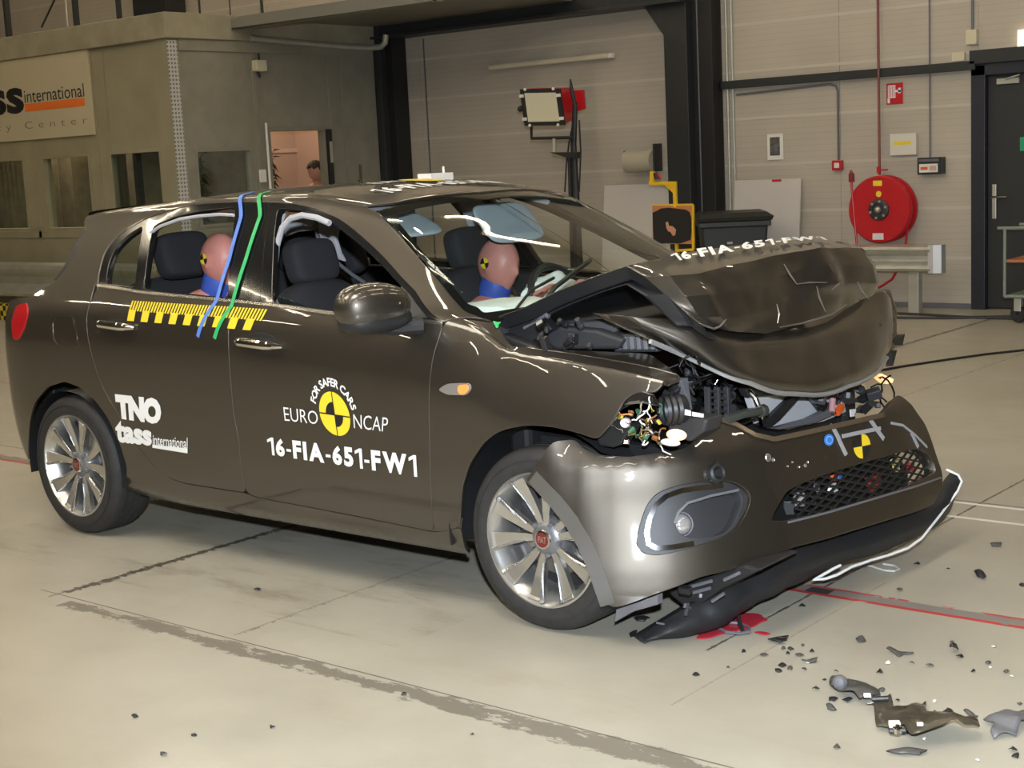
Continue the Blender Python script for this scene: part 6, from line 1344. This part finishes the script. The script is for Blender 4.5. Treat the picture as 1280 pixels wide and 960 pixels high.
def figure(name, J, bones, heads, m, parent=None, voxel=.011):
    """one continuous body: a skinned skeleton and the head, fused into one surface"""
    names = list(J); idx = {n: i for i, n in enumerate(names)}
    me = bpy.data.meshes.new(name); me.from_pydata([J[n][0] for n in names], [(idx[a], idx[b]) for a, b in bones], []); o = bpy.data.objects.new(name, me); COL.objects.link(o)
    md = o.modifiers.new('k', 'SKIN'); md.use_smooth_shade = True
    for i, n in enumerate(names):
        r = J[n][1]; me.skin_vertices[0].data[i].radius = (r, r) if not hasattr(r, '__len__') else r; me.skin_vertices[0].data[i].use_root = (n == 'pelvis')
    s = o.modifiers.new('s', 'SUBSURF'); s.levels = s.render_levels = 2
    bpy.context.view_layer.update(); dg = bpy.context.evaluated_depsgraph_get(); m2 = bpy.data.meshes.new_from_object(o.evaluated_get(dg)); bpy.data.objects.remove(o)
    V = [tuple(v.co) for v in m2.vertices]; F = [tuple(p.vertices) for p in m2.polygons]
    for vs, fs in heads: k = len(V); V += vs; F += [tuple(i+k for i in f) for f in fs]
    m3 = bpy.data.meshes.new(name); m3.from_pydata(V, [], F); o = bpy.data.objects.new(name, m3); COL.objects.link(o)
    r = o.modifiers.new('r', 'REMESH'); r.mode = 'VOXEL'; r.voxel_size = voxel; r.use_smooth_shade = True; sm = o.modifiers.new('m', 'SMOOTH'); sm.factor = .5; sm.iterations = 2
    bpy.context.view_layer.update(); dg = bpy.context.evaluated_depsgraph_get(); m4 = bpy.data.meshes.new_from_object(o.evaluated_get(dg)); bpy.data.objects.remove(o)
    m4.polygons.foreach_set('use_smooth', [True]*len(m4.polygons)); return link(name, m4, m, parent)
def hand(J, B, wrist, tag_, d, side, up):
    """palm and five fingers from the wrist joint; d pointing direction, side towards the thumb"""
    w = Vector(J[wrist][0]); d = Vector(d).normalized(); s = Vector(side).normalized(); u = Vector(up).normalized()
    J[tag_+'palm'] = (w+d*.06, .026); B.append((wrist, tag_+'palm'))
    for i, (o, l) in enumerate(((.034, .070), (.012, .080), (-.011, .074), (-.033, .058))):
        a = w+d*.095+s*o; b = a+d*l*.5-u*.008; c = b+d*l*.4-u*.024
        for n, p, r in (('a', a, .0115), ('b', b, .010), ('c', c, .008)): J['%sf%d%s' % (tag_, i, n)] = (p, r)
        B += [(tag_+'palm', '%sf%da' % (tag_, i)), ('%sf%da' % (tag_, i), '%sf%db' % (tag_, i)), ('%sf%db' % (tag_, i), '%sf%dc' % (tag_, i))]
    a = w+d*.035+s*.035; b = a+d*.03+s*.022-u*.01; c = b+d*.03+s*.005-u*.012
    for n, p, r in (('a', a, .014), ('b', b, .011), ('c', c, .009)): J[tag_+'t'+n] = (p, r)
    B += [(wrist, tag_+'ta'), (tag_+'ta', tag_+'tb'), (tag_+'tb', tag_+'tc')]
def seated(name, hx, hy, hz, seat_x, seat_z, reach, label, cat, seed):
    """a crash test dummy sitting with its head at (hx, hy, hz)"""
    pel = Vector((seat_x, hy, seat_z)); nk = Vector((hx-.045, hy, hz-.135)); ch = pel.lerp(nk, .62)+Vector((-.02, 0, 0)); ab = pel.lerp(nk, .28)+Vector((-.02, 0, 0)); sh = pel.lerp(nk, .86)
    J = {'pelvis': (pel, .15), 'ab': (ab, .135), 'ch': (ch, .155), 'sh': (sh, .10), 'nk': (nk, .055), 'hd': (Vector((hx-.01, hy, hz-.06)), .06)}
    B = [('pelvis', 'ab'), ('ab', 'ch'), ('ch', 'sh'), ('sh', 'nk'), ('nk', 'hd')]
    for s, t in ((-1, 'l'), (1, 'r')):
        S0 = sh+Vector((0, s*.18, -.03)); hand_p = Vector(reach)+Vector((0, hy+s*.16, 0)) if reach else pel+Vector((.36, s*.13, .14)); el = S0.lerp(hand_p, .5)+Vector((0, s*.05, -.11))
        hip = pel+Vector((.02, s*.09, -.01)); kn = pel+Vector((.44, s*.13, .10)); an = kn+Vector((.20, 0, -.38)); fo = an+Vector((.16, 0, -.02))
        an.z = max(an.z, .34); fo.z = max(fo.z, .315)
        for n, p, r in (('S', S0, .062), ('E', el, .045), ('W', hand_p, .030), ('H', hip, .095), ('K', kn, .062), ('A', an, .042), ('F', fo, .036)): J[t+n] = (p, r)
        B += [('sh', t+'S'), (t+'S', t+'E'), (t+'E', t+'W'), ('pelvis', t+'H'), (t+'H', t+'K'), (t+'K', t+'A'), (t+'A', t+'F')]
        hand(J, B, t+'W', t, (hand_p-el), (0, -s, .3), (0, 0, 1))
    vs, fs, Mh = head_verts((hx, hy, hz), 0, .18)
    o = figure(name, J, B, [(vs, fs)], SKIN); tag(o, label, cat)
    b = MB(); ax = (Vector((hx-.01, hy, hz-.06))-nk).normalized(); b.lathe([(.060, -.02), (.070, .0), (.072, .03), (.070, .07), (.064, .085)], nk-ax*.005, ax, 28); b.lathe([(.155, -.11), (.10, -.045), (.070, -.015)], nk, ax, 28); b.build('blue_neck_shield', DBLUE, o, smooth=True)
    # round yellow and black mark on the near temple
    c0 = Mh@Vector((-.012, -.0865, .012)); e1 = Vector((1, -.02, 0)); e2 = Vector((0, .0, 1)); 
    mk = MB(); mk2 = MB()
    for q in range(4):
        b_ = mk if q % 2 == 0 else mk2; vv = [c0]+[c0+e1*.024*math.cos(a)+e2*.024*math.sin(a) for a in np.linspace(q*math.pi/2+.2, (q+1)*math.pi/2+.2, 7)]
        b_.add(vv, [(0, i, i+1) for i in range(1, 7)])
    mk.build('yellow_head_mark', YELLOW, o); mk2.build('black_head_mark', BLACKD, o)
    return o
driver = seated('crash_test_dummy', 1.47, .36, 1.105, 1.42, .56, (1.74, 0, .95), 'pink faced crash test dummy behind the steering wheel seen through the windscreen', 'dummy', 1)
rearp = seated('crash_test_dummy', .535, -.40, 1.18, .22, .60, None, 'pink headed crash test dummy on the rear seat seen through the side window', 'dummy', 2)
# seat belts
def belt(pts, w, parent):
    b = MB(); pts = [Vector(p) for p in pts]; v = []
    for i, p in enumerate(pts):
        t = (pts[min(i+1, len(pts)-1)]-pts[max(i-1, 0)]).normalized(); s = t.cross(Vector((1, 0, 0.2))).normalized()*w/2; v += [p-s, p+s, p+s+Vector((.004, 0, 0)), p-s+Vector((.004, 0, 0))]
    n = len(pts); b.add(v, [(4*i+k, 4*i+4+k, 4*i+4+(k+1) % 4, 4*i+(k+1) % 4) for i in range(n-1) for k in range(4)]); return b.build('seat_belt', DGREY, car)
belt([(1.22, .62, 1.10), (1.38, .52, 1.02), (1.55, .42, .90), (1.58, .30, .75), (1.55, .20, .60)], .05, car)
belt([(1.10, -.70, 1.25), (1.05, -.68, 1.0), (1.02, -.66, .6)], .05, car)
# person in the cabin doorway
_h = P(396, 213, x=-7.2); px, py = -7.30, _h[1]+.08
J = {'pelvis': ((px, py, .92), .125), 'ab': ((px-.01, py-.01, 1.05), .115), 'ch': ((px+.02, py-.03, 1.22), .135), 'sh': ((px+.05, py-.05, 1.34), .085), 'nk': ((px+.07, py-.06, 1.40), .05), 'hd': ((px+.08, py-.075, 1.46), .055)}
B = [('pelvis', 'ab'), ('ab', 'ch'), ('ch', 'sh'), ('sh', 'nk'), ('nk', 'hd')]
for s, t in ((-1, 'l'), (1, 'r')):
    for n, p, r in (('S', (px+.03, py+s*.17, 1.32), .055), ('E', (px+.03, py+s*.22, 1.05), .042), ('W', (px+.15, py+s*.18, .86), .029), ('H', (px, py+s*.09, .86), .085), ('K', (px+.02, py+s*.10, .48), .058), ('A', (px, py+s*.10, .09), .04), ('F', (px+.14, py+s*.11, .045), .038)): J[t+n] = (Vector(p), r)
    B += [('sh', t+'S'), (t+'S', t+'E'), (t+'E', t+'W'), ('pelvis', t+'H'), (t+'H', t+'K'), (t+'K', t+'A'), (t+'A', t+'F')]; hand(J, B, t+'W', t, (.3, 0, -.6), (.5, -s*.5, 0), (0, -s, 0))
J = {k: (Vector(v[0]), v[1]) for k, v in J.items()}
vs, fs, Mh = head_verts((px+.10, py-.09, 1.53), -1.9, .40)
per_ = figure('person', J, B, [(vs, fs)], HSKIN); tag(per_, 'person with dark hair and pale shirt looking down in the cabin doorway', 'person')
def garment(nm, names, bones, grow, m):
    JJ = {n: (J[n][0], J[n][1]+grow) for n in names}; o = figure(nm, JJ, bones, [], m, None, .014); reparent(o, per_); return o
garment('shirt', ['pelvis', 'ab', 'ch', 'sh', 'lS', 'lE', 'rS', 'rE'], [('pelvis', 'ab'), ('ab', 'ch'), ('ch', 'sh'), ('sh', 'lS'), ('lS', 'lE'), ('sh', 'rS'), ('rS', 'rE')], .014, SHIRT)
garment('trousers', ['pelvis', 'lH', 'lK', 'lA', 'rH', 'rK', 'rA'], [('pelvis', 'lH'), ('lH', 'lK'), ('lK', 'lA'), ('pelvis', 'rH'), ('rH', 'rK'), ('rK', 'rA')], .012, TROUS)
bm = bmesh.new(); bmesh.ops.create_icosphere(bm, subdivisions=4, radius=1); kill = []
for v in bm.verts:
    x, y, z = v.co
    if z < .30 and x > -.05 or z < -.35 or (x > .55 and z < .52): kill.append(v)
    k = 1.09+.05*noise.noise(v.co*5); v.co = Vector((x*(.95 if x > 0 else 1.05)*.104*k, y*.082*k, z*.124*k))
bmesh.ops.delete(bm, geom=kill, context='VERTS'); bm.transform(Mh); me = bpy.data.meshes.new('hair'); bm.to_mesh(me); bm.free(); me.polygons.foreach_set('use_smooth', [True]*len(me.polygons)); ho = link('hair', me, HAIR, per_); so = ho.modifiers.new('s', 'SOLIDIFY'); so.thickness = .014; so.offset = -1

# ================================================================== WRECKAGE ON THE FLOOR
def puddle(poly, nm, label, m):
    p = smooth_loop(resample(np.array([P(u, v, z=0)[:2] for u, v in poly]), .02), 1); b = MB(); n = len(p); q = inset(p, .006)
    b.add([(x, y, .0004) for x, y in p]+[(x, y, .0028) for x, y in q], [(i, (i+1) % n, n+(i+1) % n, n+i) for i in range(n)]+[tuple(range(n, 2*n))]); o = b.build(nm, m); tag(o, label, 'puddle'); return o
PUDM = mat('red_coolant', (.50, .035, .055), .12)
puddle([(868, 799), (880, 788), (892, 778), (905, 770), (925, 766), (950, 767), (955, 772), (962, 775), (950, 779), (943, 784), (930, 787), (915, 791), (900, 794), (885, 799)], 'fluid_puddle', 'largest red fluid puddle under the front of the wrecked car', PUDM)
puddle([(940, 790), (952, 789), (966, 792), (958, 795), (948, 793)], 'fluid_puddle', 'small red fluid streak right of the big red puddle', PUDM)
puddle([(838, 771), (850, 764), (858, 760), (862, 766), (850, 774)], 'fluid_puddle', 'small red fluid patch behind the dragging black valance', PUDM)
b = MB(); b.tube([P(u, v, z=.008) for u, v in ((893, 781), (905, 778), (925, 779), (936, 784), (937, 790), (926, 792), (908, 790), (898, 785))], .005, 6); tag(b.build('plastic_loop', MGREY, smooth=True), 'grey looped plastic strap lying on the red puddle', 'strap')
def shard(uv, h, nm, label, cat, m, seed, tilt=.02, group=None, th=.004, kids=()):
    """a broken, bent piece of plastic lying on the floor: traced outline, curled up"""
    poly = np.array([P(u, v, z=0)[:2] for u, v in uv]); poly = resample(poly, max(.006, .02 if h > .02 else .012)); 
    if area2(poly) < 0: poly = poly[::-1]
    c = poly.mean(0); n = len(poly); ax = np.linalg.svd(poly-c)[2]; r = random.Random(seed)
    lo = poly.min(0); hi = poly.max(0); st = max(.006, (hi-lo).max()/14); gx, gy = np.meshgrid(np.arange(lo[0], hi[0], st), np.arange(lo[1], hi[1], st)); g = np.stack([gx.ravel(), gy.ravel()], 1); g = g[inside(poly, g)]
    if len(g): g = g[np.min(((g[:, None]-poly[None])**2).sum(2), 1) > (st*.5)**2]
    pts = np.vstack([poly, g]); vs, _, fs, _, _, _ = delaunay_2d_cdt([Vector(p) for p in pts], [(i, (i+1) % n) for i in range(n)], [], 0, 1e-7); V = np.array([tuple(v) for v in vs]); F = [tuple(f) for f in fs]; cen = np.array([V[list(f)].mean(0) for f in F]); ok = inside(poly, cen); F = [f for f, k in zip(F, ok) if k]
    w = (V-c)@ax.T; sc_ = abs(w).max(0)+1e-6; ph = r.uniform(0, 6)
    z = h*(.35+.35*np.cos(w[:, 1]/sc_[1]*1.9)+.30*np.sin(w[:, 0]/sc_[0]*2.2+ph)); z -= z.min()
    z += np.array([.25*h*noise.noise(Vector((p[0]*25, p[1]*25, seed))) for p in V]); z = z-z.min()+.002
    b = MB(); b.add([(p[0], p[1], q) for p, q in zip(V, z)], F); o = b.build(nm, m, smooth=True, angle=40); s = o.modifiers.new('s', 'SOLIDIFY'); s.thickness = th; s.offset = 1; tag(o, label, cat, group); return o
d1 = shard([(1037, 855), (1040, 850), (1050, 848), (1056, 851), (1055, 856), (1068, 859), (1082, 866), (1088, 870), (1098, 872), (1100, 878), (1094, 881), (1084, 883), (1075, 884), (1068, 878), (1056, 875), (1048, 872), (1045, 866), (1038, 862)], .05, 'lamp_bracket_piece', 'grey broken lamp bracket lying in front of the car, nearest to the wreck', 'debris', SHARD, 1)
def on_shard(o, u, v, z, kind, m, nm, s=.01):
    p = P(u, v, z=z); b = MB()
    if kind == 'box': b.box(p, (s*1.6, s, s*.8), np.array(Matrix.Rotation(.6, 3, 'Z')))
    elif kind == 'tube': b.tube([p, p+np.array((s*2, s, .004))], s*.4, 8)
    else: b.ball(p, s, 10, 8)
    return b.build(nm, m, o, .001)
on_shard(d1, 1050, 853, .045, 'ball', MGREY, 'round_boss', .022); on_shard(d1, 1084, 869, .045, 'box', WHITE, 'white_clip', .012); on_shard(d1, 1090, 874, .04, 'tube', BLACK, 'black_plug', .02); on_shard(d1, 1084, 879, .03, 'tube', CHROME, 'bright_pin', .008)
d2 = shard([(1092, 884), (1098, 886), (1108, 887), (1114, 885), (1116, 892), (1118, 898), (1128, 897), (1140, 891), (1150, 888), (1157, 880), (1158, 886), (1155, 896), (1160, 901), (1185, 908), (1205, 914), (1222, 918), (1224, 926), (1205, 930), (1180, 931), (1160, 935), (1145, 937), (1136, 931), (1130, 922), (1118, 918), (1106, 916), (1096, 914), (1094, 900)], .06, 'torn_body_panel_piece', 'largest torn bronze panel fragment on the floor, with a white patch', 'debris', mat('bronze_shard', (.10, .085, .06), .3, .4, .4), 2)
on_shard(d2, 1118, 905, .055, 'box', PAPER, 'white_patch', .018); on_shard(d2, 1122, 912, .05, 'ball', CHROME, 'bright_bulb_end', .014); on_shard(d2, 1112, 914, .045, 'tube', DGREY, 'connector', .018); on_shard(d2, 1150, 905, .06, 'box', PAPER, 'white_patch', .010)
shard([(1108, 942), (1122, 939), (1150, 939), (1159, 941), (1150, 945), (1125, 945)], .015, 'plastic_fragment', 'flat dark fragment in front of the largest bronze fragment', 'debris', SHARD, 3)
shard([(1230, 905), (1240, 900), (1255, 900), (1268, 900), (1278, 897), (1290, 898), (1290, 906), (1276, 913), (1270, 922), (1255, 922), (1242, 926), (1238, 921), (1243, 912), (1236, 909)], .05, 'plastic_fragment', 'grey curled fragment at the right edge of the picture', 'debris', mat('grey_shard', (.13, .13, .135), .45), 4)
shard([(1108, 815), (1113, 813), (1122, 817), (1132, 817), (1140, 817), (1142, 819), (1130, 819), (1124, 822), (1118, 819)], .015, 'plastic_fragment', 'long thin dark fragment on the floor below the guide rail', 'debris', SHARD, 5)
shard([(1002, 829), (1010, 827), (1022, 826), (1020, 829), (1010, 830)], .01, 'plastic_fragment', 'thin fragment with white edge near the puddle', 'debris', SHARD, 6)
shard([(1218, 718), (1222, 716), (1232, 722), (1230, 725), (1222, 723)], .025, 'plastic_fragment', 'black chunk on the floor right of the bumper', 'debris', BLACK, 7)
shard([(1238, 681), (1244, 682), (1252, 680), (1251, 684), (1240, 684)], .012, 'plastic_fragment', 'dark sliver on the floor near the white lines', 'debris', SHARD, 8)
shard([(1188, 815), (1193, 811), (1197, 813), (1193, 818), (1189, 818)], .03, 'plastic_fragment', 'black block fragment on the floor beside a tiny crumb', 'debris', BLACK, 9)
shard([(1204, 892), (1212, 891), (1223, 896), (1221, 898), (1210, 895)], .012, 'plastic_fragment', 'narrow grey sliver behind the curled fragment', 'debris', SHARD, 10)
shard([(1033, 885), (1038, 884), (1045, 889), (1042, 890), (1035, 888)], .012, 'plastic_fragment', 'narrow grey sliver in front of the lamp bracket', 'debris', SHARD, 11)
shard([(960, 802), (972, 798), (986, 797), (983, 801), (970, 801), (974, 804), (984, 803), (976, 807), (966, 805)], .012, 'plastic_fragment', 'bent black fragment between puddle and floor joint', 'debris', BLACK, 12)
shard([(793, 775), (800, 772), (812, 774), (806, 778), (796, 778)], .012, 'plastic_fragment', 'black fragment by the front wheel side of the valance', 'debris', BLACK, 13)
shard([(786, 793), (797, 790), (795, 795), (788, 797)], .01, 'plastic_fragment', 'black flake left of the dragging valance tip', 'debris', BLACK, 14)
shard([(1070, 801), (1078, 800), (1082, 803), (1074, 805)], .01, 'plastic_fragment', 'dark flake beside the long thin fragment', 'debris', SHARD, 15)
b = MB(); b.tube([P(u, v, z=.006) for u, v in ((1080, 705), (1090, 708), (1105, 713), (1118, 714), (1124, 711), (1118, 707), (1104, 705))], .004, 6); tag(b.build('wire_loop', mat('pale_wire', (.55, .54, .50), .5), smooth=True), 'pale wire loop on the floor under the torn valance', 'wire')
FLK = [(979, 812), (988, 813), (985, 818), (999, 820), (978, 833), (973, 840), (988, 837), (1005, 838), (1030, 851), (1045, 841), (1041, 875), (1059, 877), (1102, 864), (1122, 877), (1140, 830), (1162, 833), (1200, 822), (1217, 841), (1258, 841), (1185, 891), (1168, 894), (1274, 881), (1146, 706), (1185, 712), (1125, 738), (1002, 758), (1278, 732), (1190, 804), (1266, 939), (1270, 947), (1045, 936), (1132, 919), (243, 920), (205, 944), (168, 897), (322, 738), (505, 869), (590, 919), (340, 910), (1003, 808), (1015, 815), (1100, 842), (1235, 830), (1020, 862), (930, 815), (955, 820), (910, 835), (870, 845)]
for i, (u, v) in enumerate(FLK):
    r = random.Random(100+i); w = r.uniform(2.5, 5.5)*(1.3 if v > 860 else 1); n = r.randint(4, 6)
    pts = [(u+w*math.cos(a)*r.uniform(.6, 1.1), v+w*.42*math.sin(a)*r.uniform(.6, 1.1)) for a in np.linspace(0, 2*math.pi, n+1)[:-1]]
    shard(pts, .008, 'plastic_flake', 'small dark plastic flake scattered on the hall floor', 'debris', BLACK if i % 3 else SHARD, 200+i, group='small dark flakes on the floor', th=.002)
for i, (u, v) in enumerate([(1010, 829), (1265, 847), (1110, 830), (1238, 835), (1168, 878), (1155, 925), (1222, 952), (1242, 810)]):
    r = random.Random(300+i); w = r.uniform(2, 4); pts = [(u+w*math.cos(a), v+w*.4*math.sin(a)) for a in np.linspace(0, 6.28, 6)[:-1]]
    shard(pts, .006, 'plastic_flake', 'small white plastic flake scattered on the hall floor', 'debris', WHITE, 400+i, group='small white flakes on the floor', th=.002)
